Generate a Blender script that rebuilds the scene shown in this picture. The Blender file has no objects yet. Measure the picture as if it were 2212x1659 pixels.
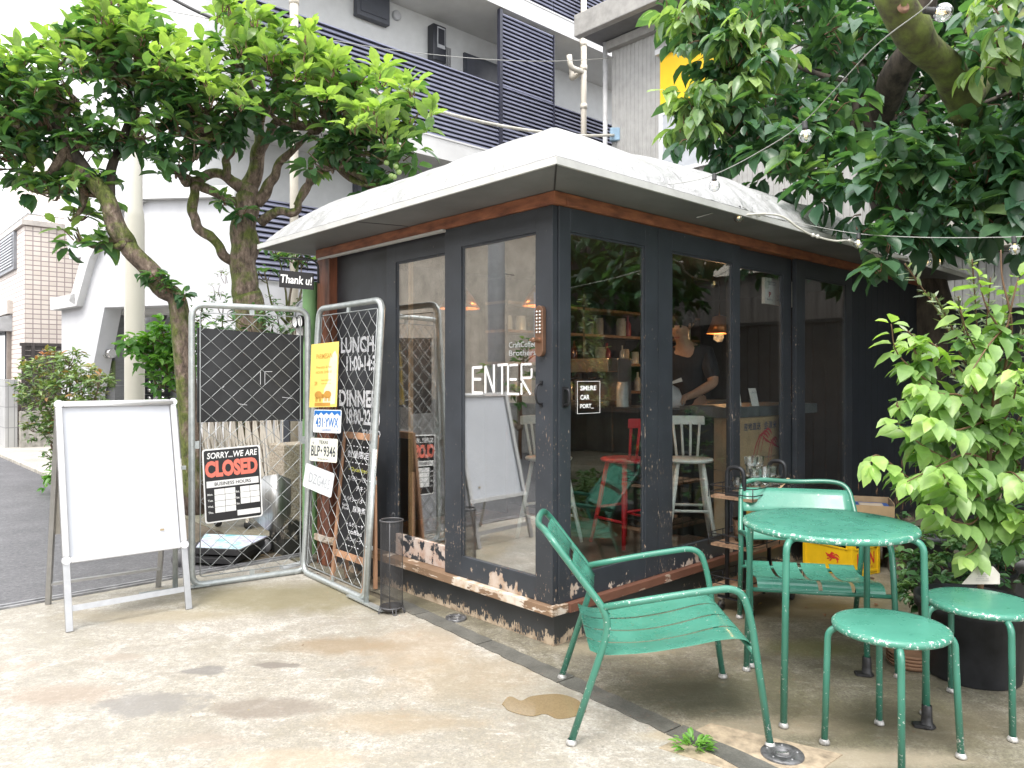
import bpy, bmesh, math, random
import numpy as np
from mathutils import Matrix, Vector
random.seed(7); rng = np.random.default_rng(7)
PI = math.pi
scene = bpy.context.scene
# ---------------------------------------------------------------- camera
cam_d = bpy.data.cameras.new("camera"); cam = bpy.data.objects.new("camera", cam_d)
scene.collection.objects.link(cam); scene.camera = cam
cam.location = (0, 0, 1.4); cam.rotation_euler = (math.radians(90), 0, 0)
cam_d.sensor_width = 36; cam_d.lens = 1620/2212*36; cam_d.shift_y = -17.5/2212
cam_d.clip_end = 500; cam_d.clip_start = 0.05
# ---------------------------------------------------------------- sky, sun, exposure
w = bpy.data.worlds.new("World"); scene.world = w; w.use_nodes = True
nt = w.node_tree; nt.nodes.clear()
SUN_EL, SUN_AZ = math.radians(58), math.radians(205)      # azimuth measured from +Y towards +X
sky = nt.nodes.new("ShaderNodeTexSky"); sky.sky_type = 'NISHITA'; sky.sun_disc = False
sky.sun_elevation = SUN_EL; sky.sun_rotation = SUN_AZ; sky.air_density = 1.0; sky.dust_density = 4.0; sky.ozone_density = 1.0
mixs = nt.nodes.new("ShaderNodeMix"); mixs.data_type = 'RGBA'; mixs.inputs[0].default_value = 0.8
mixs.inputs[7].default_value = (12.3, 12.4, 12.7, 1)          # the even white of the cloud cover
bg = nt.nodes.new("ShaderNodeBackground"); bg.inputs[1].default_value = 0.1
wo = nt.nodes.new("ShaderNodeOutputWorld")
nt.links.new(sky.outputs[0], mixs.inputs[6]); nt.links.new(mixs.outputs[2], bg.inputs[0]); nt.links.new(bg.outputs[0], wo.inputs[0])
sd = bpy.data.lights.new("sun", 'SUN'); sd.energy = 1.15; sd.angle = math.radians(25); sd.color = (1.0, 0.96, 0.9)
sun = bpy.data.objects.new("sun", sd); scene.collection.objects.link(sun)
sdir = Vector((math.sin(SUN_AZ)*math.cos(SUN_EL), math.cos(SUN_AZ)*math.cos(SUN_EL), math.sin(SUN_EL)))
sun.rotation_euler = sdir.to_track_quat('Z', 'Y').to_euler(); sun.location = (0, -5, 12)
vs = scene.view_settings; vs.view_transform = 'Standard'; vs.look = 'None'; vs.exposure = 1.55; vs.gamma = 1.0
scene.cycles.use_denoising = True
scene.cycles.max_bounces = 10; scene.cycles.transparent_max_bounces = 24
scene.cycles.sample_clamp_indirect = 6
# ---------------------------------------------------------------- frames
KA = math.atan2(.681, .733)                                # the street grid is turned by this angle
KM = Matrix.Translation((0.216, 3.838, 0)) @ Matrix.Rotation(KA, 4, 'Z')
KI = KM.inverted()
F0, H0 = 1620.0, 1.4
CAMK = KI @ Vector((0, 0, H0))
def ray(px, py): return Vector(((px-1106)/F0, 1.0, -(py-812)/F0))
def KS(px, py, s):
    d = KI.to_3x3() @ ray(px, py); u = (s-CAMK.x)/d.x; return CAMK + d*u
def KT(px, py, t):
    d = KI.to_3x3() @ ray(px, py); u = (t-CAMK.y)/d.y; return CAMK + d*u
def at(px, py, Y): return Vector((0, 0, H0)) + ray(px, py)*Y
def gr(px, py): return at(px, py, H0*F0/(py-812))
def K(s, t, z=0): return KM @ Vector((s, t, z))
def K2(v): return KM @ Vector(v)
# ---------------------------------------------------------------- materials
MATS = {}
def newmat(name):
    m = bpy.data.materials.new(name); m.use_nodes = True; n = m.node_tree
    b = n.nodes["Principled BSDF"]; MATS[name] = m
    return m, n, b
def nd(n, t, **kw):
    x = n.nodes.new(t)
    for k_, v in kw.items(): setattr(x, k_, v)
    return x
def noise(n, scale, detail=4, rough=.55, coord='Object', dist=0, stretch=None):
    tc = nd(n, "ShaderNodeTexCoord"); no = nd(n, "ShaderNodeTexNoise")
    no.inputs['Scale'].default_value = scale; no.inputs['Detail'].default_value = detail
    no.inputs['Roughness'].default_value = rough; no.inputs['Distortion'].default_value = dist
    if stretch:
        mp = nd(n, "ShaderNodeMapping"); mp.inputs['Scale'].default_value = stretch
        n.links.new(tc.outputs[coord], mp.inputs[0]); n.links.new(mp.outputs[0], no.inputs[0])
    else: n.links.new(tc.outputs[coord], no.inputs[0])
    return no.outputs[0]
def ramp(n, src, stops):
    r = nd(n, "ShaderNodeValToRGB"); e = r.color_ramp.elements
    e[0].position = stops[0][0]; e[0].color = tuple(stops[0][1])+(1,)
    e[1].position = stops[-1][0]; e[1].color = tuple(stops[-1][1])+(1,)
    for p, c in stops[1:-1]:
        q = e.new(p); q.color = tuple(c)+(1,)
    n.links.new(src, r.inputs[0]); return r.outputs[0]
def mrange(n, src, a, b, c=0., d=1.):
    r = nd(n, "ShaderNodeMapRange"); n.links.new(src, r.inputs[0])
    for i, v in enumerate((a, b, c, d)): r.inputs[i+1].default_value = v
    return r.outputs[0]
def mth(n, op, a, b=None):
    m = nd(n, "ShaderNodeMath", operation=op)
    for i, v in enumerate((a, b)):
        if v is None: continue
        if isinstance(v, (int, float)): m.inputs[i].default_value = v
        else: n.links.new(v, m.inputs[i])
    return m.outputs[0]
def mixc(n, f, a, b, blend='MIX'):
    m = nd(n, "ShaderNodeMix", data_type='RGBA', blend_type=blend)
    for i, v in ((0, f), (6, a), (7, b)):
        if isinstance(v, (int, float)): m.inputs[i].default_value = v
        elif isinstance(v, tuple): m.inputs[i].default_value = v if len(v) == 4 else v+(1,)
        else: n.links.new(v, m.inputs[i])
    return m.outputs[2]
def bump(n, b, src, strength, dist=.01):
    bp = nd(n, "ShaderNodeBump"); bp.inputs['Strength'].default_value = strength; bp.inputs['Distance'].default_value = dist
    n.links.new(src, bp.inputs['Height']); n.links.new(bp.outputs[0], b.inputs['Normal'])
def pz(n):
    g = nd(n, "ShaderNodeNewGeometry"); s = nd(n, "ShaderNodeSeparateXYZ"); n.links.new(g.outputs['Position'], s.inputs[0]); return s.outputs[2]
def M(name, col, rough=.6, metal=0., var=.12, scale=6., bmp=0., bscale=60., col2=None, stretch=None, coat=0.):
    if name in MATS: return MATS[name]
    m, n, b = newmat(name)
    col = tuple(col); c2 = tuple(col2) if col2 else tuple(max(0, c*(1-var*2.2)) for c in col)
    c1 = tuple(min(1, c*(1+var*.6)) for c in col)
    f = noise(n, scale, 5, .6, stretch=stretch)
    n.links.new(ramp(n, f, [(.3, c2), (.7, c1)]), b.inputs['Base Color'])
    b.inputs['Roughness'].default_value = rough; b.inputs['Metallic'].default_value = metal
    b.inputs['Coat Weight'].default_value = coat
    if bmp: bump(n, b, noise(n, bscale, 3), bmp, .004)
    return m
def peel(name, paint, under, amount, z0, kz, rough=.45, scale=22., stretch=(1, 1, 1), under2=None, speck=0.):
    """old paint flaking off: under shows where noise + height wear passes the threshold"""
    m, n, b = newmat(name)
    a = noise(n, scale, 6, .65, stretch=stretch); a2 = noise(n, scale*.22, 3, .6)
    h = mth(n, 'MULTIPLY', mth(n, 'MAXIMUM', mth(n, 'SUBTRACT', z0, pz(n)), -0.55), kz)
    s = mth(n, 'ADD', mth(n, 'ADD', mth(n, 'MULTIPLY', a, .55), mth(n, 'MULTIPLY', a2, .45)), h)
    f = mrange(n, s, amount, amount+.015)
    if speck:
        f2 = mrange(n, mth(n, 'ADD', mth(n, 'ADD', mth(n, 'MULTIPLY', noise(n, 95, 4, .7, stretch=(1, 1, .3)), .72), mth(n, 'MULTIPLY', noise(n, 3.2, 3, .6), .28)), mth(n, 'MULTIPLY', mth(n, 'SUBTRACT', 1.6, pz(n)), .035)), speck, speck+.02)
        f = mth(n, 'MAXIMUM', f, f2)
    pn = noise(n, 5, 4); pc = ramp(n, pn, [(.3, tuple(c*.8 for c in paint)), (.7, tuple(c*1.15 for c in paint))])
    uc = ramp(n, noise(n, 14, 5), [(.35, under2 or tuple(c*.6 for c in under)), (.6, under)])
    n.links.new(mixc(n, f, pc, uc), b.inputs['Base Color'])
    n.links.new(mrange(n, f, 0, 1, rough, .85), b.inputs['Roughness'])
    bump(n, b, mth(n, 'ADD', mth(n, 'MULTIPLY', f, -1.), mth(n, 'MULTIPLY', pn, .2)), .35, .002)
    return m
def text_mat(name, col, rough=.6):
    return M(name, col, rough, var=.05)
def glass_mat(name, base, power, tint=(.93, .96, .95)):
    m, n, b = newmat(name); n.nodes.remove(b); out = n.nodes["Material Output"]
    g = nd(n, "ShaderNodeNewGeometry"); vd = nd(n, "ShaderNodeVectorMath", operation='DOT_PRODUCT')
    n.links.new(g.outputs['Incoming'], vd.inputs[0]); n.links.new(g.outputs['Normal'], vd.inputs[1])
    c = mth(n, 'ABSOLUTE', vd.outputs['Value']); f = mth(n, 'POWER', mth(n, 'SUBTRACT', 1., c), 4.)
    f = mth(n, 'ADD', mth(n, 'MULTIPLY', f, power), base)
    t = nd(n, "ShaderNodeBsdfTransparent"); t.inputs[0].default_value = tint+(1,)
    gl = nd(n, "ShaderNodeBsdfGlossy"); gl.inputs['Roughness'].default_value = 0.0; gl.inputs[0].default_value = (1, 1, 1, 1)
    bp = nd(n, "ShaderNodeBump"); bp.inputs['Strength'].default_value = .02; bp.inputs['Distance'].default_value = .01
    n.links.new(noise(n, 3., 1), bp.inputs['Height']); n.links.new(bp.outputs[0], gl.inputs['Normal'])
    mx = nd(n, "ShaderNodeMixShader"); n.links.new(f, mx.inputs[0]); n.links.new(t.outputs[0], mx.inputs[1]); n.links.new(gl.outputs[0], mx.inputs[2])
    n.links.new(mx.outputs[0], out.inputs[0]); return m
def emit_mat(name, col, s):
    m, n, b = newmat(name); b.inputs['Base Color'].default_value = col+(1,)
    b.inputs['Emission Color'].default_value = col+(1,); b.inputs['Emission Strength'].default_value = s; return m
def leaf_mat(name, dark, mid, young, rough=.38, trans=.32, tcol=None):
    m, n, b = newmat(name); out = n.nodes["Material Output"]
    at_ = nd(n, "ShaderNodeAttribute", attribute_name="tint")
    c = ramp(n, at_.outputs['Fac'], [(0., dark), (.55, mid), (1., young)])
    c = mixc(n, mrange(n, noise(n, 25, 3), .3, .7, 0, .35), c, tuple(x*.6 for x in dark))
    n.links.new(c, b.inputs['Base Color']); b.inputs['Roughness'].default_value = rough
    b.inputs['Specular IOR Level'].default_value = .6
    tr = nd(n, "ShaderNodeBsdfTranslucent")
    n.links.new(mixc(n, 1., c, tcol or (1.5, 1.7, .6), 'MULTIPLY'), tr.inputs[0])
    mx = nd(n, "ShaderNodeMixShader"); mx.inputs[0].default_value = trans
    n.links.new(b.outputs[0], mx.inputs[1]); n.links.new(tr.outputs[0], mx.inputs[2]); n.links.new(mx.outputs[0], out.inputs[0])
    return m
# ---------------------------------------------------------------- mesh builder
C = scene.collection
PM = {}                                                     # object -> world matrix of its thing
class MB:
    def __init__(s): s.v = []; s.f = []; s.sm = []
    def add(s, vs_, fs, smooth=False):
        o = len(s.v); s.v += [tuple(x) for x in vs_]; s.f += [tuple(i+o for i in f) for f in fs]; s.sm += [smooth]*len(fs); return s
    def box(s, a, b):
        x0, x1 = sorted((a[0], b[0])); y0, y1 = sorted((a[1], b[1])); z0, z1 = sorted((a[2], b[2]))
        V = [(x0, y0, z0), (x1, y0, z0), (x1, y1, z0), (x0, y1, z0), (x0, y0, z1), (x1, y0, z1), (x1, y1, z1), (x0, y1, z1)]
        return s.add(V, [(0, 3, 2, 1), (4, 5, 6, 7), (0, 1, 5, 4), (1, 2, 6, 5), (2, 3, 7, 6), (3, 0, 4, 7)])
    def obox(s, c, ux, uy, uz):
        c, ux, uy, uz = map(Vector, (c, ux, uy, uz)); V = []
        for k_ in (-1, 1):
            for i, j in ((-1, -1), (1, -1), (1, 1), (-1, 1)): V.append(c+ux*i*.5+uy*j*.5+uz*k_*.5)
        return s.add(V, [(0, 3, 2, 1), (4, 5, 6, 7), (0, 1, 5, 4), (1, 2, 6, 5), (2, 3, 7, 6), (3, 0, 4, 7)])
    def bar(s, a, b, wd, th, up=(0, 0, 1)):
        a, b, up = Vector(a), Vector(b), Vector(up); d = b-a; x = d.normalized(); y = up.cross(x)
        if y.length < 1e-4: y = Vector((1, 0, 0)).cross(x)
        y.normalize(); z = x.cross(y); return s.obox((a+b)/2, d, y*wd, z*th)
    def poly(s, pts, off):
        """polygon (any 3-D points in a plane) pushed along off"""
        off = Vector(off); P = [Vector(p) for p in pts]; n_ = len(P); V = P+[p+off for p in P]
        F = [tuple(range(n_)), tuple(range(2*n_-1, n_-1, -1))]+[(i, i+n_, (i+1) % n_+n_, (i+1) % n_) for i in range(n_)]
        return s.add(V, F)
    def tube(s, path, r, seg=8, cap=True, closed=False, smooth=True):
        P = [Vector(p) for p in path]; n_ = len(P); R = r if isinstance(r, (list, tuple)) else [r]*n_
        V = []; F = []; pu = None
        for i, p in enumerate(P):
            if closed: d = P[(i+1) % n_]-P[i-1]
            else: d = P[min(i+1, n_-1)]-P[max(i-1, 0)]
            if d.length < 1e-9: d = Vector((0, 0, 1))
            d.normalize()
            if pu is None:
                pu = Vector((0, 0, 1)) if abs(d.z) < .9 else Vector((1, 0, 0))
            u = pu - d*pu.dot(d)
            if u.length < 1e-5: u = d.orthogonal()
            u.normalize(); pu = u; v_ = d.cross(u)
            for k_ in range(seg):
                a = 2*PI*k_/seg; V.append(p+(u*math.cos(a)+v_*math.sin(a))*R[i])
        for i in range(n_ if closed else n_-1):
            j = (i+1) % n_
            for k_ in range(seg):
                l = (k_+1) % seg; F.append((i*seg+k_, i*seg+l, j*seg+l, j*seg+k_))
        s.add(V, F, smooth)
        if cap and not closed:
            o = len(s.v)-len(V)
            s.f.append(tuple(o+k_ for k_ in range(seg-1, -1, -1))); s.f.append(tuple(o+(n_-1)*seg+k_ for k_ in range(seg))); s.sm += [False, False]
        return s
    def lathe(s, prof, c=(0, 0, 0), seg=24, ax=None, smooth=True):
        """prof: list of (radius, height); ax: (ux, uy, uz) basis"""
        ux, uy, uz = ax or ((1, 0, 0), (0, 1, 0), (0, 0, 1)); ux, uy, uz, c = map(Vector, (ux, uy, uz, c)); V = []; F = []
        for r_, h in prof:
            for k_ in range(seg):
                a = 2*PI*k_/seg; V.append(c+(ux*math.cos(a)+uy*math.sin(a))*max(r_, 1e-4)+uz*h)
        for i in range(len(prof)-1):
            for k_ in range(seg):
                l = (k_+1) % seg; F.append((i*seg+k_, i*seg+l, (i+1)*seg+l, (i+1)*seg+k_))
        return s.add(V, F, smooth)
    def ball(s, c, r, seg=14, rings=9, sc=(1, 1, 1)):
        c = Vector(c); V = []; F = []
        for i in range(rings+1):
            a = PI*i/rings
            for k_ in range(seg):
                b = 2*PI*k_/seg; V.append(c+Vector((math.sin(a)*math.cos(b)*r*sc[0], math.sin(a)*math.sin(b)*r*sc[1], -math.cos(a)*r*sc[2])))
        for i in range(rings):
            for k_ in range(seg):
                l = (k_+1) % seg; F.append((i*seg+k_, i*seg+l, (i+1)*seg+l, (i+1)*seg+k_))
        return s.add(V, F, True)
    def build(s, name, mat, parent=None, frame='L', bev=0):
        V = [Vector(v) for v in s.v]
        if frame == 'K': V = [KM @ v for v in V]
        org = Vector((0, 0, 0))
        if parent is not None:
            if frame in 'KW':
                inv = PM[parent].inverted(); V = [inv @ v for v in V]
        else:
            xs = [v.x for v in V]; ys = [v.y for v in V]; zs = [v.z for v in V]
            org = Vector(((min(xs)+max(xs))/2, (min(ys)+max(ys))/2, min(zs))); V = [v-org for v in V]
        me = bpy.data.meshes.new(name); me.from_pydata([tuple(v) for v in V], [], s.f); me.validate()
        if len(me.polygons) == len(s.sm): me.polygons.foreach_set('use_smooth', s.sm)
        if bev:
            bm = bmesh.new(); bm.from_mesh(me)
            es = [e for e in bm.edges if len(e.link_faces) == 2 and e.calc_face_angle() > .7]
            bmesh.ops.bevel(bm, geom=es, offset=bev, segments=2, affect='EDGES', profile=.6, clamp_overlap=True)
            bm.to_mesh(me); bm.free()
        me.materials.append(mat); me.update()
        o = bpy.data.objects.new(name, me); C.objects.link(o)
        if parent is not None: o.parent = parent; PM[o] = PM[parent]
        else: o.location = org; PM[o] = Matrix.Translation(org)
        return o
def tag(o, label=None, cat=None, group=None, kind=None):
    if label: o['label'] = label
    if cat: o['category'] = cat
    if group: o['group'] = group
    if kind: o['kind'] = kind
    return o
def thing(name, label, cat, loc=(0, 0, 0), rz=0., group=None):
    o = bpy.data.objects.new(name, None); C.objects.link(o); o.location = loc; o.rotation_euler = (0, 0, rz); o.empty_display_size = .1
    PM[o] = Matrix.Translation(loc) @ Matrix.Rotation(rz, 4, 'Z'); return tag(o, label, cat, group)
def thingK(name, label, cat, s, t, z=0, group=None):
    return thing(name, label, cat, K(s, t, z), KA, group)
def dup(root, loc, rz=0., label=None):
    r = root.copy(); C.objects.link(r); r.location = loc; r.rotation_euler = (0, 0, rz)
    if label: r['label'] = label
    for ch in list(root.children):
        c = ch.copy(); C.objects.link(c); c.parent = r
        for g in list(ch.children):
            d = g.copy(); C.objects.link(d); d.parent = c
    return r
def text(name, s, c, ux, uy, wd, ht, mat, parent, frame='W', bold=0., depth=.0015, spacing=1.0, shear=0., label=None):
    cu = bpy.data.curves.new(name, 'FONT'); cu.body = s; cu.align_x = 'CENTER'; cu.align_y = 'CENTER'; cu.offset = bold; cu.resolution_u = 3
    cu.space_character = spacing; cu.shear = shear
    ob = bpy.data.objects.new(name, cu); C.objects.link(ob); dg = bpy.context.evaluated_depsgraph_get(); dg.update()
    me = bpy.data.meshes.new_from_object(ob.evaluated_get(dg)); C.objects.unlink(ob); bpy.data.objects.remove(ob)
    n_ = len(me.vertices); co = np.empty(n_*3); me.vertices.foreach_get('co', co); co = co.reshape(-1, 3)
    if n_ == 0: return None
    mn, mx = co.min(0), co.max(0); cen = (mn+mx)/2; sz = np.maximum(mx-mn, 1e-6)
    ux, uy, c = Vector(ux).normalized(), Vector(uy).normalized(), Vector(c); nn = ux.cross(uy)
    mb = MB(); V = []
    for p in co:
        V.append(c+ux*float((p[0]-cen[0])/sz[0]*wd)+uy*float((p[1]-cen[1])/sz[1]*ht)+nn*depth)
    F = [tuple(p.vertices) for p in me.polygons]; mb.add(V, F); bpy.data.meshes.remove(me)
    o = mb.build(name, mat, parent, frame)
    if label: o['label'] = label
    return o
def rpath(pts, rad, n_=5, closed=False):
    """polyline with rounded corners; rad: number or list"""
    P = [Vector(p) for p in pts]; N = len(P); out = []
    for i, p in enumerate(P):
        if not closed and i in (0, N-1): out.append(p); continue
        a, b = P[i-1], P[(i+1) % N]; r_ = rad[i] if isinstance(rad, (list, tuple)) else rad
        da, db = a-p, b-p; la = min(r_, da.length*.49); lb = min(r_, db.length*.49)
        s0, s1 = p+da.normalized()*la, p+db.normalized()*lb
        for k_ in range(n_+1):
            u = k_/n_; out.append(s0*(1-u)**2+p*2*u*(1-u)+s1*u*u)
    return out
def catmull(pts, n_=6):
    P = [Vector(p) for p in pts]; P = [P[0]*2-P[1]]+P+[P[-1]*2-P[-2]]; out = []
    for i in range(1, len(P)-2):
        for k_ in range(n_):
            u = k_/n_; a, b, c, d = P[i-1], P[i], P[i+1], P[i+2]
            out.append(.5*((2*b)+(c-a)*u+(2*a-5*b+4*c-d)*u*u+(3*b-a-3*c+d)*u**3))
    out.append(P[-2]); return out
def skin(name, pts, edges, root, mat, parent, levels=2):
    """one continuous body: connected edges grown with a Skin modifier; pts = (x, y, z, r)"""
    me = bpy.data.meshes.new(name); me.from_pydata([p[:3] for p in pts], edges, []); ob = bpy.data.objects.new(name, me); C.objects.link(ob)
    mo = ob.modifiers.new("skin", 'SKIN'); sk = me.skin_vertices[0].data
    for i, p in enumerate(pts): sk[i].radius = (p[3], p[4] if len(p) > 4 else p[3]); sk[i].use_root = (i == root)
    sb = ob.modifiers.new("sub", 'SUBSURF'); sb.levels = levels; sb.render_levels = levels
    dg = bpy.context.evaluated_depsgraph_get(); dg.update(); m2 = bpy.data.meshes.new_from_object(ob.evaluated_get(dg))
    bpy.data.objects.remove(ob); m2.polygons.foreach_set('use_smooth', [True]*len(m2.polygons)); m2.materials.clear(); m2.materials.append(mat)
    o = bpy.data.objects.new(name, m2); C.objects.link(o)
    if parent is not None: o.parent = parent; PM[o] = PM[parent]
    return o
# ---------------------------------------------------------------- foliage
def leaves(name, pos, axis, nrm, size, tint, mat, parent, width=.5, droop=.25, fold=.18):
    """one mesh of many folded, drooping leaves. world coordinates"""
    pos, axis, nrm = (np.asarray(x, float) for x in (pos, axis, nrm)); n_ = len(pos); size = np.asarray(size, float).reshape(-1, 1)
    axis /= np.linalg.norm(axis, axis=1, keepdims=True)+1e-9
    side = np.cross(axis, nrm); side /= np.linalg.norm(side, axis=1, keepdims=True)+1e-9
    up = np.cross(side, axis)
    rows = [(0, 0), (.22, .34), (.5, .5), (.78, .32), (1., 0.)]
    wv = width*size; V = np.zeros((n_, 11, 3)); idx = 0
    dr = droop*(.2+1.7*rng.random((n_, 1))); fo = fold*(.3+1.8*rng.random((n_, 1))); bend = side*(rng.random((n_, 1))-.5)*.28
    pt = []
    for u, wd in rows:
        cen = pos+axis*size*u-up*size*dr*u*u+bend*size*u*u
        pt.append((cen, wd))
    V[:, 0] = pt[0][0]; V[:, 10] = pt[4][0]
    for r_, (cen, wd) in enumerate(pt[1:4]):
        V[:, 1+r_*3] = cen-side*wv*wd+up*wv*fo
        V[:, 2+r_*3] = cen
        V[:, 3+r_*3] = cen+side*wv*wd+up*wv*fo
    f = [(0, 2, 1, 1), (0, 3, 2, 2), (1, 2, 5, 4), (2, 3, 6, 5), (4, 5, 8, 7), (5, 6, 9, 8), (7, 8, 10, 10), (8, 9, 10, 10)]
    inv = np.array(PM[parent].inverted()) if parent is not None else np.eye(4)
    W = V.reshape(-1, 3); W = W @ inv[:3, :3].T + inv[:3, 3]
    me = bpy.data.meshes.new(name); me.vertices.add(len(W)); me.vertices.foreach_set('co', W.ravel())
    lp = []; st = []; tot = []; k_ = 0
    base = np.arange(n_)*11
    tri = [(0, 2, 1), (0, 3, 2), (7, 8, 10), (8, 9, 10)]; quad = [(1, 2, 5, 4), (2, 3, 6, 5), (4, 5, 8, 7), (5, 6, 9, 8)]
    per = np.array([i for t_ in tri for i in t_]+[i for q in quad for i in q]); L = (base[:, None]+per[None, :]).ravel()
    ls = np.array([0, 3, 6, 9, 12, 16, 20, 24]); S = (np.arange(n_)[:, None]*28+ls[None, :]).ravel()
    me.loops.add(len(L)); me.loops.foreach_set('vertex_index', L.astype(np.int32))
    me.polygons.add(len(S)); me.polygons.foreach_set('loop_start', S.astype(np.int32))
    me.polygons.foreach_set('use_smooth', np.ones(len(S), bool)); me.update(calc_edges=True); me.validate()
    a = me.attributes.new("tint", 'FLOAT', 'POINT'); a.data.foreach_set('value', np.repeat(np.clip(tint, 0, 1), 11).astype(np.float32))
    me.materials.append(mat); o = bpy.data.objects.new(name, me); C.objects.link(o)
    if parent is not None: o.parent = parent; PM[o] = PM[parent]
    return o
def rdirs(n_):
    d = rng.normal(size=(n_, 3)); return d/np.linalg.norm(d, axis=1, keepdims=True)
def cluster_leaves(cc, cd, per, size, spread=.9, upb=.35, hang=0.):
    """leaves radiating from twig tips: returns pos, axis, normal, size, cluster index"""
    n_ = len(cc); idx = np.repeat(np.arange(n_), per); N = len(idx)
    r_ = rdirs(N); r_[:, 2] *= .45
    ax = cd[idx]*(1-spread*.6)+r_*spread; ax[:, 2] += -hang
    ax /= np.linalg.norm(ax, axis=1, keepdims=True)
    nr = rdirs(N)*.45; nr[:, 2] += 1.; nr += cd[idx]*upb
    ps = cc[idx]+cd[idx]*(rng.random((N, 1))-.5)*size*.9+r_*size*.12
    return ps, ax, nr, size*(.5+.75*rng.random(N)), idx
def crown(blobs, dens, size, tw=.25):
    """blobs: (centre Vector, radius, flat) -> cluster centres and outward directions"""
    cc = []; cd = []; bi = []
    for b, (c, r_, fl) in enumerate(blobs):
        n_ = max(3, int(dens*r_*r_)); d = rdirs(n_); d[:, 2] = np.abs(d[:, 2])*np.where(rng.random(n_) < .72, 1, -1)
        rr = r_*(1-.45*rng.random(n_)**1.6)
        p = np.array(c)[None]+d*rr[:, None]*np.array([1, 1, fl])[None]
        o = d.copy(); o[:, 2] = o[:, 2]*.6+.15; o /= np.linalg.norm(o, axis=1, keepdims=True)
        cc.append(p); cd.append(o); bi.append(np.full(n_, b))
    return np.vstack(cc), np.vstack(cd), np.concatenate(bi)
# ================================================================ GROUND
def stain_mask(n, cx, cy, rx, ry, soft=.35, ns=9., na=.5):
    g = nd(n, "ShaderNodeNewGeometry"); mp = nd(n, "ShaderNodeMapping"); mp.vector_type = 'TEXTURE'
    mp.inputs['Location'].default_value = (cx, cy, 0); mp.inputs['Scale'].default_value = (rx, ry, 100)
    n.links.new(g.outputs['Position'], mp.inputs[0])
    ln = nd(n, "ShaderNodeVectorMath", operation='LENGTH'); n.links.new(mp.outputs[0], ln.inputs[0])
    d = mth(n, 'ADD', ln.outputs['Value'], mth(n, 'MULTIPLY', mth(n, 'SUBTRACT', noise(n, ns, 5, .65), .5), na*2.4))
    return mrange(n, d, 1.0-soft*.5, 1.0+soft*.5, 1., 0.)
def concrete(name, base, lo, hi, moss, wet=.5, grain=.55, stains=()):
    m, n, b = newmat(name)
    big = noise(n, 1.1, 6, .62, dist=.4); mid = noise(n, 5.5, 7, .7, dist=.6); fine = noise(n, 110, 4, .8); streak = noise(n, 14, 6, .75, stretch=(.6, 1.8, 1))
    c = ramp(n, mid, [(.30, lo), (.50, base), (.66, hi)])
    c = mixc(n, mrange(n, big, .42, .66, 0, .8), c, moss)
    c = mixc(n, mrange(n, streak, .56, .64, 0, .6), c, hi)
    c = mixc(n, mrange(n, streak, .30, .42, .35, 0), c, tuple(x*.6 for x in lo))
    gr2 = noise(n, 52, 6, .85); c = mixc(n, mrange(n, gr2, .40, .56, .8, 0), c, tuple(x*.62 for x in base)); c = mixc(n, mrange(n, gr2, .58, .68, 0, .75), c, hi)
    bl_ = noise(n, 2.6, 5, .7, dist=.3); c = mixc(n, mrange(n, bl_, .52, .64, 0, .45), c, tuple(x*.85 for x in lo))
    c = mixc(n, mth(n, 'MULTIPLY', mrange(n, fine, .42, .62, 0, 1), grain*.55), c, tuple(x*.35 for x in base))
    spk = noise(n, 55, 2, .5); c = mixc(n, mrange(n, spk, .68, .72, 0, .5), c, tuple(x*.4 for x in base))
    rg = mrange(n, big, .35, .62, .85, wet)
    vo = nd(n, 'ShaderNodeTexVoronoi'); vo.feature = 'DISTANCE_TO_EDGE'; vo.inputs['Scale'].default_value = .55; vm = nd(n, 'ShaderNodeVectorMath', operation='ADD'); vt = nd(n, 'ShaderNodeTexCoord'); vn = nd(n, 'ShaderNodeTexNoise'); vn.inputs['Scale'].default_value = 3.5; vn.inputs['Detail'].default_value = 6
    n.links.new(vt.outputs['Object'], vn.inputs[0]); n.links.new(vt.outputs['Object'], vm.inputs[0]); sv = nd(n, 'ShaderNodeVectorMath', operation='SCALE'); sv.inputs['Scale'].default_value = .35; n.links.new(vn.outputs['Color'], sv.inputs[0]); n.links.new(sv.outputs[0], vm.inputs[1]); n.links.new(vm.outputs[0], vo.inputs['Vector'])
    c = mixc(n, mrange(n, vo.outputs['Distance'], .001, .003, grain*.22, 0), c, tuple(x*.35 for x in lo))
    for (cx, cy, rx, ry, col, am, so, ns, na) in stains:
        mk = stain_mask(n, cx, cy, rx, ry, so, ns, na)
        c = mixc(n, mth(n, 'MULTIPLY', mk, am), c, col)
    n.links.new(c, b.inputs['Base Color']); n.links.new(rg, b.inputs['Roughness'])
    bump(n, b, mth(n, 'ADD', mth(n, 'MULTIPLY', fine, .5), mid), .35, .004)
    return m
def W2(px, py): v = gr(px, py); return v.x, v.y
def st(px, py, rx, ry, col, am, so=.3, ns=9., na=.5): x, y = W2(px, py); return (x, y, rx, ry, col, am, so, ns, na)
GREY = (.17, .155, .14)
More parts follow.
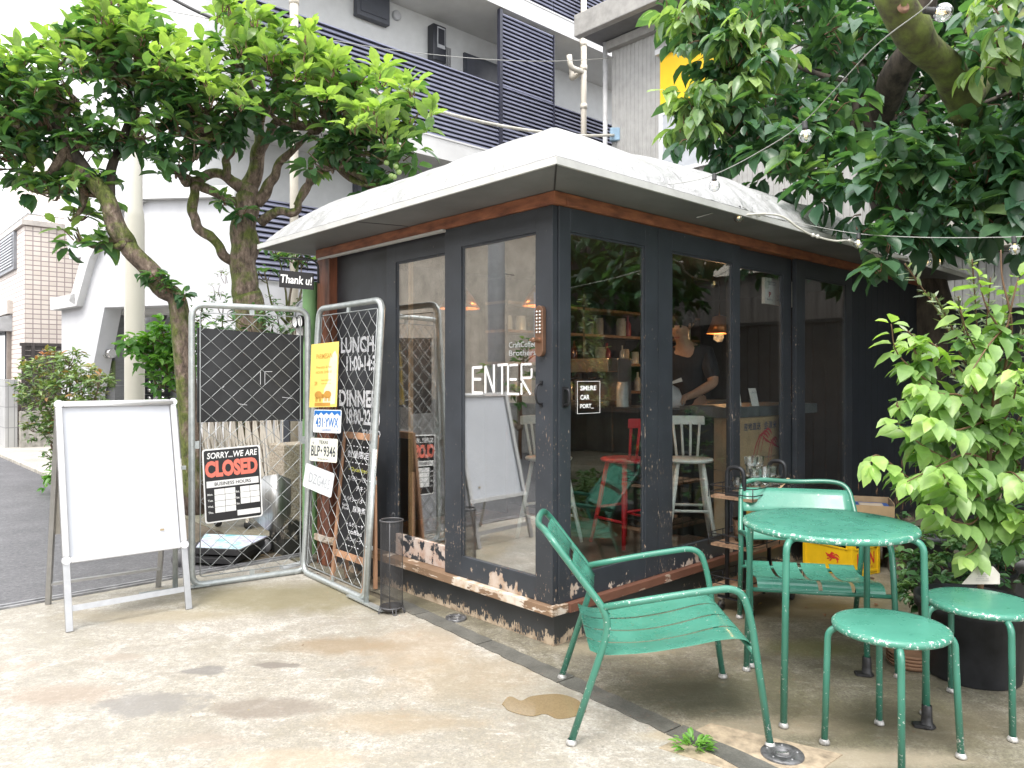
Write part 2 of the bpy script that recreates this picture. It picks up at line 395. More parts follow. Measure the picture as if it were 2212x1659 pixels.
concrete('patio_concrete', (.43, .40, .345), (.29, .262, .215), (.62, .60, .55), (.30, .27, .20), .42, .7, [
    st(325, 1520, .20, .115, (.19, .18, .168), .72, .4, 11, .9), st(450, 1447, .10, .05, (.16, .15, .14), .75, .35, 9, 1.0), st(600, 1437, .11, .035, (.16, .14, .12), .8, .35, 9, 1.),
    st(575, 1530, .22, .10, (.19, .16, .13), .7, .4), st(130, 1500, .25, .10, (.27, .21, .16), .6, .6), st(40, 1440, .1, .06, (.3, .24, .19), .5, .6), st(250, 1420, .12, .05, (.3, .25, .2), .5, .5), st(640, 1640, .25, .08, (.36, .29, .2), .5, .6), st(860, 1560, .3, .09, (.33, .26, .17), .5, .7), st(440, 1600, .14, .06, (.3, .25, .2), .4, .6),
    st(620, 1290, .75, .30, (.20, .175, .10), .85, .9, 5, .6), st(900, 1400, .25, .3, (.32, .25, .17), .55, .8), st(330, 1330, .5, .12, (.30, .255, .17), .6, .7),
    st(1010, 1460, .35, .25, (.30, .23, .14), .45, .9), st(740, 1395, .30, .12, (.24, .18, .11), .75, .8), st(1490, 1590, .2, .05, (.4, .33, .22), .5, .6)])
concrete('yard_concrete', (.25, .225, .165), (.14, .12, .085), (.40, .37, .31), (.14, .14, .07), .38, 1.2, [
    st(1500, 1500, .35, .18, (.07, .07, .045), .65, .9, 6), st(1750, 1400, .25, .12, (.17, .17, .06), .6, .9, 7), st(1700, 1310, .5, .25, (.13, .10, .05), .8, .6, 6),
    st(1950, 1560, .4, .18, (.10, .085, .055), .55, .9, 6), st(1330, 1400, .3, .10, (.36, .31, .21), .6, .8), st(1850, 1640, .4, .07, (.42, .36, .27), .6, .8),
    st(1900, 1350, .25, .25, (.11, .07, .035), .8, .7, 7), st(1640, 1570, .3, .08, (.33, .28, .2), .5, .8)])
m, n, b = newmat('kerb_concrete'); fn = noise(n, 120, 4, .7)
n.links.new(mixc(n, mrange(n, fn, .4, .7, 0, .6), ramp(n, noise(n, 8, 5), [(.3, (.085, .083, .072)), (.7, (.17, .165, .145))]), (.05, .05, .045)), b.inputs['Base Color']); b.inputs['Roughness'].default_value = .6; bump(n, b, fn, .5, .003)
m, n, b = newmat('asphalt'); fn = noise(n, 150, 4, .8)
f2 = noise(n, 45, 5, .8); n.links.new(mixc(n, mrange(n, f2, .38, .50, .7, 0), mixc(n, mrange(n, f2, .55, .68, 0, .6), ramp(n, noise(n, 2.2, 6, .6), [(.3, (.075, .075, .08)), (.7, (.125, .123, .13))]), (.27, .27, .28)), (.03, .03, .033)), b.inputs['Base Color']); b.inputs['Roughness'].default_value = .6; bump(n, b, f2, .35, .004)
concrete('ground_base', (.20, .17, .12), (.12, .10, .07), (.30, .27, .2), (.1, .085, .05), .7, .9)
concrete('soil_floor', (.15, .12, .085), (.09, .07, .05), (.22, .19, .14), (.08, .07, .035), .7, .9)
MB().box((-60, -40, -.06), (60, 80, -.02)).build('ground', MATS['ground_base'], None)
bpy.data.objects['ground']['kind'] = 'structure'
def sheet(name, pts, z, mat, th=.012, frame='K'):
    o = MB().poly([(p[0], p[1], z) for p in pts], (0, 0, -th)).build(name, mat, None, frame); o['kind'] = 'structure'; return o
sheet('road', [(-30, 2.79), (-.42, 2.79), (-.42, 40), (-30, 40)], -.008, MATS['asphalt'])
sheet('road_apron', [(-.415, 2.80), (-.05, 2.80), (-.05, 5.2), (-.415, 5.2)], -.007, MATS['soil_floor'])
# strip of dark kerb blocks that divides the two slabs (world coordinates)
SA, SB_ = Vector((-.74, 4.60, 0)), Vector((.655, 2.878, 0)); sdv = (SB_-SA).normalized(); snv = Vector((-sdv.y, sdv.x, 0))   # snv points to the kiosk side
SE = SA+sdv*2.72
def Kxy(v): q = KI @ Vector(v); return (q.x, q.y)
a0, a1 = Kxy(SA), Kxy(SE)
sheet('patio', [(-9, 2.7), (-9, -8), Kxy(SE-snv*.0+Vector((.9, -3, 0))), a1, a0, (-.12, 2.7)], .0, MATS['patio_concrete'])
b0, b1 = Kxy(SA+snv*.09), Kxy(SE+snv*.09)
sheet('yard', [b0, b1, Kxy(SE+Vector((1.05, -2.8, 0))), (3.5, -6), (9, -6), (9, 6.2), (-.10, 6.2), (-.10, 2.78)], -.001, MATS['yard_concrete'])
kb = MB(); t_ = -.02; rk = random.Random(4)
while t_ < 2.70:
    L_ = .62 if t_ > 0 else .30; e_ = min(t_+L_, 2.72)
    n_ = 14; pts = [SA+sdv*(t_+.004+(e_-t_-.008)*i/n_)+snv*(-.006+rk.uniform(-.006, .006)) for i in range(n_+1)]
    pts += [SA+sdv*(t_+.004+(e_-t_-.008)*i/n_)+snv*(.094+rk.uniform(-.005, .005)) for i in range(n_, -1, -1)]
    kb.poly([(p.x, p.y, .006) for p in pts], (0, 0, -.03)); t_ = e_
tag(kb.build('kerb_strip', MATS['kerb_concrete'], None, 'W'), kind='structure')
x, y = W2(1455, 1625)
sheet('kerb_infill', [(x-.05, y+.03), (x+.35, y-.25), (x+.62, y-.02), (x+.2, y+.23)], .003, M('pale_mortar', (.42, .34, .24), .8, var=.25, scale=18, bmp=.4), .004, 'W')
# gate channel between the patio and the road
ALU = M('aluminium', (.62, .63, .64), .38, .85, var=.1, scale=14)
rl = MB()
for t0, t1, z in ((2.705, 2.725, .012), (2.725, 2.765, .001), (2.765, 2.785, .012)): rl.box((-9, t0, -.02), (.1, t1, z))
tag(rl.build('gate_rail', M('rail_grey', (.36, .36, .37), .45, .4, var=.25, scale=9), None, 'K'), 'long grey metal sliding gate rail set between patio and asphalt', 'rail')
concrete('pavement_concrete', (.50, .48, .44), (.36, .34, .30), (.6, .58, .54), (.3, .29, .24), .7, .5)
sheet('pavement', [(-.30, 5.2), (1.7, 5.2), (1.7, 30), (-.30, 30)], .02, MATS['pavement_concrete'], .1)
kb = MB(); t_ = 5.2
while t_ < 30: kb.box((-.42, t_+.005, -.06), (-.30, t_+.595, .04)); t_ += .6
tag(kb.build('kerb', M('kerb_pale', (.50, .47, .41), .8, var=.2, scale=9, bmp=.3), None, 'K', bev=.008), kind='structure')
# ================================================================ KIOSK
NAVY = peel('navy_paint', (.031, .036, .044), (.50, .40, .32), .735, .55, .20, .42, 24, (1, 1, .45), (.28, .18, .11), .628)
NAVY_LOW = peel('navy_paint_worn', (.030, .036, .045), (.46, .39, .33), .622, .42, .55, .45, 16, (1, 1, .6), (.32, .22, .15))
NAVY_BARE = peel('navy_paint_bare', (.030, .036, .045), (.50, .43, .385), .48, .42, .25, .5, 14, (1, 1, .8), (.40, .28, .22))
NAVY_CLEAN = M('navy_panel', (.033, .037, .044), .45, var=.25, scale=4, bmp=.05, bscale=20)
BASEP = peel('skirt_paint', (.040, .043, .046), (.46, .37, .27), .60, .085, 2.0, .5, 70, (1, 1, .35), (.20, .14, .09))
SILLL = peel('sill_pale_wood', (.22, .14, .085), (.60, .54, .47), .50, .3, .0, .7, 12, (.5, .5, 2), (.42, .30, .19))
SILLR = peel('sill_red_wood', (.14, .060, .038), (.36, .27, .21), .60, .3, .0, .6, 16, (.5, .5, 2))
REDW = M('red_brown_beam', (.28, .105, .05), .55, var=.4, scale=7, bmp=.3, bscale=30, col2=(.13, .045, .025), stretch=(1, 1, 4))
DARKIN = M('dark_interior', (.022, .024, .028), .7, var=.2)
SOFF = M('soffit_grey', (.155, .155, .155), .6, var=.14, scale=2.5, bmp=.15, bscale=40)
EDGEW = M('eave_edge_white', (.52, .52, .50), .4, var=.08)
GL_L = glass_mat('pane_glass', .30, .9); GL_R = glass_mat('side_pane_glass', .12, .9, (.93, .96, .96))
kio = thingK('kiosk', 'dark navy kiosk with glazed sliding doors and a white tarpaulin over its roof', 'kiosk', 0, 0)
MB().box((.05, .02, .17), (5.12, 2.43, .212)).build('floor', M('kiosk_floor', (.18, .145, .12), .3, var=.4, scale=4), kio)
g = MB().box((.03, .03, .0), (.06, 2.40, .175)); g.box((.06, .03, 0), (5.1, .06, .175)); g.box((.06, 2.38, 0), (5.1, 2.40, .175)); g.build('skirt', BASEP, kio)
MB().box((-.035, -.02, .175), (.085, 2.46, .2215)).build('sill', SILLL, kio, bev=.003)
MB().box((.086, -.035, .175), (3.62, .085, .2215)).build('sill', SILLR, kio, bev=.003)
hb = MB().box((-.02, -.022, 2.279), (.07, 2.46, 2.343)); hb.build('header_beam', REDW, kio, bev=.003)
hb = MB().box((.072, -.022, 2.279), (5.14, .07, 2.343)); hb.build('header_beam', REDW, kio, bev=.003)
MB().box((-.026, .90, 2.262), (.0, 2.42, 2.277)).build('track_strip', EDGEW, kio)
def door(axis, off, a, b, sl, sr, z0=.223, z1=2.278, zb=.352, zt=2.155, th=.034, gl=GL_L, name='sliding_door', low=True):
    """axis 's': door lies in plane t=off running along s; axis 't': plane s=off running along t"""
    P = (lambda u, d, z: (u, off+d, z)) if axis == 's' else (lambda u, d, z: (off+d, u, z))
    m = MB().box(P(a, 0, z0), P(a+sl, th, z1)); m.box(P(b-sr, 0, z0), P(b, th, z1)); m.box(P(a+sl, 0, zt), P(b-sr, th, z1))
    q = .012
    for u0, u1 in ((a+sl, a+sl+q), (b-sr-q, b-sr)): m.box(P(u0, .007, zb), P(u1, th-.007, zt))
    m.box(P(a+sl+q, .007, zt-q), P(b-sr-q, th-.007, zt))
    d = m.build(name, NAVY, kio, bev=.002)
    MB().box(P(a+sl, .001, z0), P(b-sr, th-.001, zb)).build('bottom_rail', NAVY_LOW if low else NAVY_BARE, d, bev=.002)
    MB().box(P(a+sl+q-.002, .014, zb-.005), P(b-sr-q+.002, .019, zt-q+.002)).build('window_pane', gl, d)
    return d
dL2 = door('t', .0, .012, .91, .12, .155, zb=.345); dL1 = door('t', .042, .80, 1.60, .10, .107, z1=2.2785, zb=.36, zt=2.15, low=False)
dA = door('s', .0, .036, .885, .085, .122, gl=GL_R); dB = door('s', .0, .89, 1.81, .14, .09, gl=GL_R)
dC = door('s', .042, 1.76, 2.62, .10, .13, gl=GL_R); dD = door('s', .0, 2.612, 3.60, .14, .12, gl=GL_R)
MB().box((.045, 1.597, .223), (.062, 2.262, 2.30)).build('wall_panel', NAVY_CLEAN, kio)
MB().box((-.02, 2.257, .0), (.08, 2.44, 2.277)).build('corner_post', M('post_red_wood', (.20, .07, .035), .55, var=.4, scale=6, stretch=(3, 3, .4), bmp=.3), kio, bev=.004)
m = MB(); s_ = 3.602
while s_ < 5.12: m.box((s_+.002, .0, .12), (min(s_+.13, 5.13)-.002, .03, 2.277)); s_ += .13
m.build('board_wall', peel('board_paint', (.018, .022, .029), (.34, .20, .12), .675, 1.0, .16, .55, 20, (1, 1, .3), (.2, .1, .05)), kio)
MB().box((.08, 2.405, .2), (5.13, 2.44, 2.34)).build('rear_wall', DARKIN, kio); MB().box((5.10, .035, .0), (5.13, 2.40, 2.34)).build('rear_wall', DARKIN, kio)
MB().box((.06, .06, 2.30), (5.1, 2.40, 2.34)).build('ceiling', M('kiosk_ceiling', (.05, .045, .04), .7), kio)
MB().box((-.345, -.345, 2.3455), (5.45, 2.70, 2.372)).build('soffit', SOFF, kio)
m = MB()
m.box((-.36, -.36, 2.343), (-.346, 2.715, 2.378)); m.box((-.346, -.36, 2.343), (5.465, -.346, 2.378)); m.box((5.451, -.346, 2.343), (5.465, 2.701, 2.378)); m.box((-.346, 2.701, 2.343), (5.465, 2.715, 2.378))
m.build('eave_edge', EDGEW, kio)
m = MB(); m.bar((-.352, -.352, 2.344), (-.02, -.02, 2.344), .008, .003); m.bar((-.345, 1.35, 2.344), (-.03, 1.25, 2.344), .004, .003); m.build('soffit_joint', M('joint_dark', (.03, .03, .03), .7), kio)
# tarpaulin: draped sheet, a real height field over the roof
m, n, b = newmat('tarp'); nn_ = noise(n, 3, 6, .6, dist=1.2)
n.links.new(ramp(n, nn_, [(.3, (.27, .27, .265)), (.60, (.40, .40, .405))]), b.inputs['Base Color']); b.inputs['Roughness'].default_value = .42
wv = nd(n, "ShaderNodeTexVoronoi"); wv.feature = 'DISTANCE_TO_EDGE'; wv.inputs['Scale'].default_value = 2.2; tc = nd(n, "ShaderNodeTexCoord")
mp = nd(n, "ShaderNodeMapping"); mp.inputs['Scale'].default_value = (1, 2.4, 1); mp.inputs['Rotation'].default_value = (0, 0, .5); n.links.new(tc.outputs['Object'], mp.inputs[0]); n.links.new(mp.outputs[0], wv.inputs['Vector'])
bump(n, b, mth(n, 'ADD', wv.outputs['Distance'], mth(n, 'MULTIPLY', noise(n, 6, 5, .6, dist=1.5), .8)), .6, .06)
def roofh(s, t):
    e = min(s+.34, 5.43-s, t+.34, 2.68-t); e = max(e, 0)
    h = .50*(1-math.exp(-e*2.3)) + .03*e
    h += .006*math.sin(5*s+3*t)*min(1, e*4) + .003*math.sin(17*t-4*s+1)*min(1, e*4)
    if t < s*.8 and s > .9: h += .042*abs(math.sin(8.5*s+.9*math.sin(3*t)+1.2*math.sin(1.7*s)))**.7*max(0, 1-e*1.1)*min(1, e*9) + .02*math.sin(31*s+4*t)*min(1, e*9)*max(0, 1-e*1.5)
    return 2.384+h
m = MB(); NS, NT = 150, 82; V = []
for i in range(NS+1):
    for j in range(NT+1):
        s_ = -.335+5.76*i/NS; t_ = -.335+3.01*j/NT; V.append((s_, t_, roofh(s_, t_)))
F = [(i*(NT+1)+j, (i+1)*(NT+1)+j, (i+1)*(NT+1)+j+1, i*(NT+1)+j+1) for i in range(NS) for j in range(NT)]
m.add(V, F, True).build('tarpaulin', MATS['tarp'], kio)
MB().box((.11, 1.425, .222), (.135, 1.445, 2.29)).build('inner_strip', M('strip_orange', (.62, .38, .20), .5), kio)
# fittings on the doors
BRONZE = M('bronze', (.30, .17, .11), .35, .7, var=.15); BLK = M('black_metal', (.03, .03, .033), .4, .4, var=.2); STEEL = M('steel', (.65, .64, .62), .25, .9, var=.1)
lk = MB(); tb, zb_, zt_ = .085, 1.50, 1.765
pr = [(-.028, tb+.028*math.cos(a), zt_-.028+.028*math.sin(a)) for a in [PI*i/8 for i in range(9)]]+[(-.028, tb-.028*math.cos(a), zb_+.028-.028*math.sin(a)) for a in [PI*i/8 for i in range(9)]]
lk.poly(pr, (.027, 0, 0)); lo = lk.build('keypad_lock', BRONZE, dL2, bev=.003)
bt = MB()
for r_ in range(7):
    for c_ in (-.011, .011): bt.lathe([(.0065, 0), (.0065, .006), (.001, .008)], (-.028, tb+c_, 1.733-r_*.018), 10, ((0, 1, 0), (0, 0, 1), (-1, 0, 0)))
bt.build('lock_button', STEEL, lo)
kn = MB().lathe([(.016, 0), (.015, .012), (.01, .03), (.014, .035), (.013, .045), (.001, .047)], (-.028, tb, 1.585), 14, ((0, 1, 0), (0, 0, 1), (-1, 0, 0))); kn.bar((-.07, tb+.022, 1.585), (-.07, tb-.022, 1.585), .008, .014); kn.build('lock_knob', BRONZE, lo)
hd = MB().tube(catmull([(-.003, .092, 1.36), (-.03, .092, 1.352), (-.042, .092, 1.32), (-.042, .092, 1.295), (-.03, .092, 1.262), (-.003, .092, 1.252)], 5), .006)
hd.box((-.005, .082, 1.352), (.0, .102, 1.375)); hd.box((-.005, .082, 1.238), (.0, .102, 1.26)); hd.build('pull_handle', BLK, dL2)
hd = MB().box((.058, -.006, 1.235), (.10, 0, 1.345)); hd.tube(catmull([(.075, -.005, 1.33), (.075, -.03, 1.325), (.075, -.035, 1.29), (.075, -.03, 1.255), (.075, -.005, 1.25)], 5), .008); hd.build('pull_handle', BLK, dA, bev=.002)
# writing on the glass and the wall
WH = text_mat('white_paint_lettering', (.85, .85, .85)); CH = text_mat('chalk_lettering', (.75, .76, .80))
def lt(kind, s, px0, py0, px1, py1, plane, val, mat, par, bold=.0, name='lettering', **kw):
    """lettering laid on a wall plane of the kiosk; box given by its left-top and right-bottom in the photo"""
    f = KS if plane == 's' else KT
    a, b_ = f(px0, py0, val), f(px1, py1, val); a2, b2 = f(px0, py1, val), f(px1, py0, val)
    c = (a+b_+a2+b2)/4; wd = ((b_-a2).length+(b2-a).length)/2; ht = (abs(a.z-a2.z)+abs(b2.z-b_.z))/2
    ux = Vector((0, -1, 0)) if plane == 's' else Vector((1, 0, 0))
    return text(name, s, c, ux, (0, 0, 1), wd, ht, mat, par, 'L', bold=bold, **kw)
# tape letters ENTER
def strokes(segs, t0, t1, z0, z1, x, wd, rag, par, mat, name):
    m = MB(); r = random.Random(3)
    for k_, (u0, v0, u1, v1) in enumerate(segs):
        a = Vector((x, t0+(t1-t0)*u0, z0+(z1-z0)*v0)); b_ = Vector((x, t0+(t1-t0)*u1, z0+(z1-z0)*v1)); d = b_-a; L_ = d.length; d.normalize(); nn = Vector((-1, 0, 0)).cross(d)
        ns = max(2, int(L_/.012)); worn = rag*max(0, max(u0, u1)-.35)*1.4
        for i in range(ns):
            if r.random() < worn*.14: continue
            p = a+d*L_*i/ns; q = a+d*L_*(i+1)/ns; w0 = wd*(.5-worn*.2*r.random()); m.poly([p-nn*w0, q-nn*w0, q+nn*(wd*.5-worn*.3*wd*r.random()), p+nn*w0], (-.0008, 0, 0))
    return m.build(name, mat, par)
eA, eB = KS(1018, 850, .0), KS(1145, 783, .0)
ent = [(0, .02, 0, .93), (0, .90, .17, .92), (0, .5, .15, .5), (0, .03, .18, .03), (.23, .02, .23, .96), (.23, .96, .38, .04), (.38, .04, .38, 1), (.42, .97, .62, 1.0), (.52, .98, .52, 0), (.62, 0, .62, .98), (.62, .97, .78, .98), (.62, .5, .76, .5), (.62, .02, .8, .02), (.84, 0, .84, 1), (.84, .99, 1, 1), (1, 1, 1, .56), (.84, .54, 1, .56), (.84, .52, 1.0, -.04)]
strokes(ent, eA.y, eB.y, eA.z, eA.z+.165, .0115, .015, 1., dL2, WH, 'enter_lettering')
pw = [o for o in kio.children if o.name.startswith('wall_panel')][0]
for s, x0, y0, x1, y1, bo in (('LUNCH', 737, 727, 808, 762, .03), ('11:00-14:30', 749, 768, 821, 801, .03), ('DINNER', 733, 843, 818, 879, .03), ('18:00-22:00', 749, 884, 821, 918, .03), ('22:30 LO', 785, 929, 822, 944, .02)):
    lt('', s, x0, y0, x1, y1, 's', .0435, CH, pw, bo)
# square logo on the glass of the first side door
m = MB(); q0, q1 = KT(1247, 890, .012), KT(1296, 823, .012); x0, x1, z0, z1 = q0.x, q1.x, min(q0.z, q1.z)+.0, max(q0.z, q1.z)
z0, z1 = 1.198, 1.372; e = .0022
for a, b_ in (((x0, z0), (x1, z0+e)), ((x0, z1-e), (x1, z1)), ((x0, z0+e), (x0+e, z1-e)), ((x1-e, z0+e), (x1, z1-e))): m.box((a[0], .011, a[1]), (b_[0], .0122, b_[1]))
m.build('logo_frame', WH, dA)
for i, s in enumerate(('SMI:RE', 'CAR', 'PORT_')):
    wd = (x1-x0)*(.70, .40, .58)[i]; zc = z1-.037-i*.049; text('lettering', s, (x0+.022+wd/2, .0115, zc), (1, 0, 0), (0, 0, 1), wd, .026, WH, dA, 'L', bold=.03)
GT = M('grey_glass_lettering', (.42, .44, .44), .6)
for i, s in enumerate(('CraftCoffee', 'Brothers')): lt('', s, 1100, 738+18*i, 1158, 750+18*i, 's', .0125, GT, dL2, 0)
# ---------------------------------------------------------------- inside the kiosk
cm = M('counter_green_black', (.018, .028, .027), .4, var=.3)
co = thingK('bar_counter', 'dark green bar counter with black top inside the kiosk behind the stools', 'counter', 2.1, 1.2, .212)
MB().box((1.95, .55, .213), (2.35, 2.38, 1.11)).build('counter_front', cm, co, 'K'); MB().box((1.90, .50, 1.11), (2.40, 2.40, 1.15)).build('counter_top', M('counter_top', (.04, .045, .05), .25, var=.2), co, 'K')
c2 = thingK('service_counter', 'grey-topped service counter standing behind the third side window', 'counter', 2.6, .35, .212)
MB().box((2.02, .34, .213), (3.3, .60, 1.10)).build('counter_front', cm, c2, 'K')
m = MB(); m.box((1.98, .16, 1.10), (2.36, .60, 1.175)); m.box((2.368, .16, 1.10), (3.3, .60, 1.175)); m.build('counter_top', M('grey_counter_top', (.11, .13, .14), .5, var=.2), c2, 'K')
rb = thingK('rice_box', 'tall brown cardboard rice box with red rice ears behind the third side window', 'cardboard box', 2.4, .2, .212)
CARD = M('cardboard', (.42, .30, .17), .8, var=.15, scale=5)
MB().box((2.02, .125, .72), (2.72, .335, 1.095)).build('carton', CARD, rb, 'K', bev=.003)
MB().box((2.02, .125, .213), (2.72, .335, .715)).build('carton', CARD, rb, 'K', bev=.003)
INK = M('navy_ink', (.05, .07, .14), .8); RED = M('red_print', (.45, .05, .06), .7)
text('lettering', '産地直送', (2.19, .1235, 1.035), (1, 0, 0), (0, 0, 1), .24, .055, INK, rb, 'K', bold=.01); text('lettering', '会津米', (2.45, .1235, 1.035), (1, 0, 0), (0, 0, 1), .19, .062, INK, rb, 'K', bold=.01)
text('lettering', '有限会社 カネダイ', (2.46, .1235, .80), (1, 0, 0), (0, 0, 1), .18, .018, INK, rb, 'K'); text('lettering', '会津米', (2.40, .1235, .64), (1, 0, 0), (0, 0, 1), .3, .08, INK, rb, 'K', bold=.01)
m = MB()
for i, (cx, cz, ln, a0_) in enumerate(((2.30, .90, .22, 2.6), (2.32, .915, .19, 2.35), (2.35, .93, .16, 2.1), (2.42, .85, .13, 2.5), (2.44, .86, .11, 2.2))):
    pts = [Vector((cx+.12-ln*u, .1225, cz+.04+.09*math.sin(u*2.2)-(.20*u*u))) for u in [k_/9 for k_ in range(10)]]
    for k_ in range(9): m.poly([pts[k_]+Vector((0, 0, .006+.004*(k_ % 2))), pts[k_]-Vector((0, 0, .006+.004*(k_ % 2))), pts[k_+1]-Vector((0, 0, .008)), pts[k_+1]+Vector((0, 0, .008))], (0, -.001, 0))
for cx, cz in ((2.43, .925), (2.55, .885)): m.poly([(cx-.11, .1225, cz+.045), (cx+.055, .1225, cz-.035), (cx-.05, .1225, cz-.008)], (0, -.001, 0))
m.build('rice_ear_print', RED, rb, 'K')
PAPER = M('paper_white', (.72, .72, .70), .7, var=.04)
def card(s, t, z, wd, ht, label, kids=()):
    th_ = thingK('price_card', label, 'card', s, t, z)
    MB().poly([(s, t, z), (s+wd, t, z), (s+wd, t+.03, z+ht), (s, t+.03, z+ht)], (0, .004, 0)).build('card_face', PAPER, th_, 'K')
    for tx, u, v, w_, h_, mt in kids: text('lettering', tx, (s+wd*u, t-.001+.03*v, z+ht*v), (1, 0, 0), (0, .2, 1), w_, h_, mt, th_, 'K')
    return th_
card(2.03, .19, 1.177, .09, .12, 'small white payment card standing nearest on the service counter', (('PayPay', .5, .8, .06, .015, RED),))
card(2.15, .26, 1.177, .13, .19, 'larger white payment poster card behind on the service counter', (('PayPay', .5, .75, .09, .02, RED), ('$', .3, .5, .03, .05, RED)))
card(2.31, .19, 1.177, .10, .13, 'framed small payment card at the right end of the service counter', (('ハチペイ', .5, .75, .07, .02, INK),))
mb_ = thingK('menu_board', 'white hanging payment notice high inside the third side window', 'notice board', 2.6, .2, 1.9)
MB().box((2.40, .14, 1.94), (2.92, .165, 2.135)).build('board', PAPER, mb_, 'K')
MB().box((2.62, .137, 2.05), (2.72, .1395, 2.125)).build('photo', M('dark_print', (.03, .03, .035), .4), mb_, 'K')
text('lettering', 'PayPay', (2.47, .1375, 1.97), (1, 0, 0), (0, 0, 1), .08, .016, INK, mb_, 'K'); text('lettering', 'P', (2.47, .1375, 2.01), (1, 0, 0), (0, 0, 1), .03, .04, RED, mb_, 'K', bold=.04); text('lettering', 'ハチ\nペイ', (2.62, .1375, 1.99), (1, 0, 0), (0, 0, 1), .08, .06, INK, mb_, 'K', bold=.02)
text('lettering', 'VISA JCB AMEX\nSuica iD QUIC', (2.50, .1375, 2.095), (1, 0, 0), (0, 0, 1), .14, .03, INK, mb_, 'K')
# back shelves with bottles, jars and bags
WOODS = M('shelf_wood', (.30, .19, .11), .6, var=.25, scale=9, stretch=(1, 5, 1)); DK = M('dark_cabinet', (.035, .03, .032), .5)
sh = thingK('wall_shelf', 'tall wooden wall shelf of four boards along the back wall inside the kiosk', 'shelf', 3., 2.3, .212)
for z in (1.22, 1.5, 1.78, 2.03): MB().box((1.6, 2.12, z), (4.6, 2.39, z+.025)).build('shelf_board', WOODS, sh, 'K')
for s_ in (1.6, 2.6, 3.6, 4.58): MB().box((s_, 2.12, .213), (s_+.03, 2.395, 2.25)).build('upright', DK, sh, 'K')
rj = random.Random(11)
BOT = [M('bottle_brown', (.10, .035, .02), .15), M('bottle_dark', (.02, .03, .025), .12), M('bottle_clear', (.45, .5, .5), .12), M('bottle_red', (.35, .05, .06), .25), M('tin_grey', (.3, .3, .31), .35, .6), M('label_cream', (.55, .5, .4), .6)]
def bottle(label, s, t, z, r_, h_, mt, kind='bottle', grp=None):
    o = MB().lathe([(r_*.9, 0), (r_, .01), (r_, h_*.55), (r_*.8, h_*.66), (r_*.32, h_*.78), (r_*.32, h_), (.001, h_)] if kind == 'bottle' else [(r_, 0), (r_, h_*.85), (r_*.85, h_*.9), (r_*.9, h_), (.001, h_)], (s, t, z), 14).build(kind, mt, None, 'K')
    return tag(o, label, kind, grp)
for z in (1.245, 1.525, 1.805):
    s_ = 1.72
    while s_ < 4.5:
        k_ = rj.random(); r_ = rj.uniform(.035, .055)
        if k_ < .8 and not (2.56 < s_ < 2.66 or 3.56 < s_ < 3.66):
            if k_ < .45: bottle('bottle on the back shelf inside the kiosk', s_, 2.2+rj.uniform(-.03, .08), z, r_*.8, rj.uniform(.18, .23), rj.choice(BOT[:4]), 'bottle', 'bottles on the back shelf')
            else: bottle('jar on the back shelf inside the kiosk', s_, 2.2+rj.uniform(-.03, .08), z, r_, rj.uniform(.1, .19), rj.choice(BOT[2:]), 'jar', 'jars on the back shelf')
        s_ += r_*2+rj.uniform(.02, .07)
cmx = thingK('coffee_machine', 'boxy steel coffee machine standing on the bar counter inside the kiosk', 'coffee machine', 2.2, 1.7, 1.15)
MB().box((2.03, 1.35, 1.152), (2.36, 1.85, 1.19)).build('drip_tray', STEEL, cmx, 'K'); MB().box((2.18, 1.35, 1.19), (2.36, 1.85, 1.55)).build('machine_body', M('machine_grey', (.25, .26, .27), .3, .6), cmx, 'K', bev=.01); MB().box((2.05, 1.35, 1.43), (2.18, 1.85, 1.55)).build('brew_head', STEEL, cmx, 'K', bev=.01)
for t_ in (1.48, 1.72):
    h_ = MB().lathe([(.034, 0), (.034, .05)], (2.11, t_, 1.375), 14); h_.tube([(2.11, t_, 1.385), (1.96, t_, 1.37)], .012, 8); h_.build('brew_handle', BLK, cmx, 'K')
for i, (s_, t_) in enumerate(((2.05, 2.05), (2.15, 2.15), (2.28, 2.02), (2.0, 1.16), (2.1, 1.24))): bottle('glass storage jar standing on the bar counter', s_, t_, 1.152, .05, .2, BOT[2], 'jar', 'jars on the bar counter')
fr = thingK('fridge', 'small dark fridge standing at the back of the kiosk beyond the counter', 'fridge', 3.8, 1.9, .212)
MB().box((3.62, 1.5, .213), (4.3, 2.1, 1.15)).build('fridge_body', M('fridge_grey', (.16, .17, .18), .35), fr, 'K', bev=.01); MB().box((3.7, 1.46, .5), (3.72, 1.5, .9)).build('handle', STEEL, fr, 'K')
# pendant lamps (lit)
COP = M('copper_shade', (.75, .33, .13), .3, .6)
def pendant(label, s, t, z, r=.16):
    o = thingK('pendant_lamp', label, 'lamp', s, t, z)
    MB().lathe([(.03, .17), (.06, .16), (r*.7, .09), (r, 0), (r*.97, 0), (r*.66, .085), (.05, .15)], (s, t, z), 24).build('lamp_shade', COP, o, 'K')
    MB().tube([(s, t, z+.16), (s, t, 2.30)], .004, 6).build('cord', BLK, o, 'K')
    MB().ball((s, t, z+.05), .035).build('light_bulb', emit_mat('warm_bulb', (1., .55, .22), 9.) if 'warm_bulb' not in MATS else MATS['warm_bulb'], o, 'K')
    ld = bpy.data.lights.new('lamp_light', 'POINT'); ld.energy = 5; ld.color = (1., .55, .25); ld.shadow_soft_size = .05
    lo_ = bpy.data.objects.new('lamp_light', ld); C.objects.link(lo_); lo_.parent = o; lo_.location = PM[o].inverted() @ K(s, t, z-.03)
pendant('lit copper pendant lamp seen through the narrow left door pane', .95, 1.95, 1.93); pendant('lit copper pendant lamp seen through the corner side window', 1.42, 1.50, 1.95); pendant('lit copper pendant lamp deep in the kiosk beyond the third side window', 3.5, 1.2, 1.80, .12)
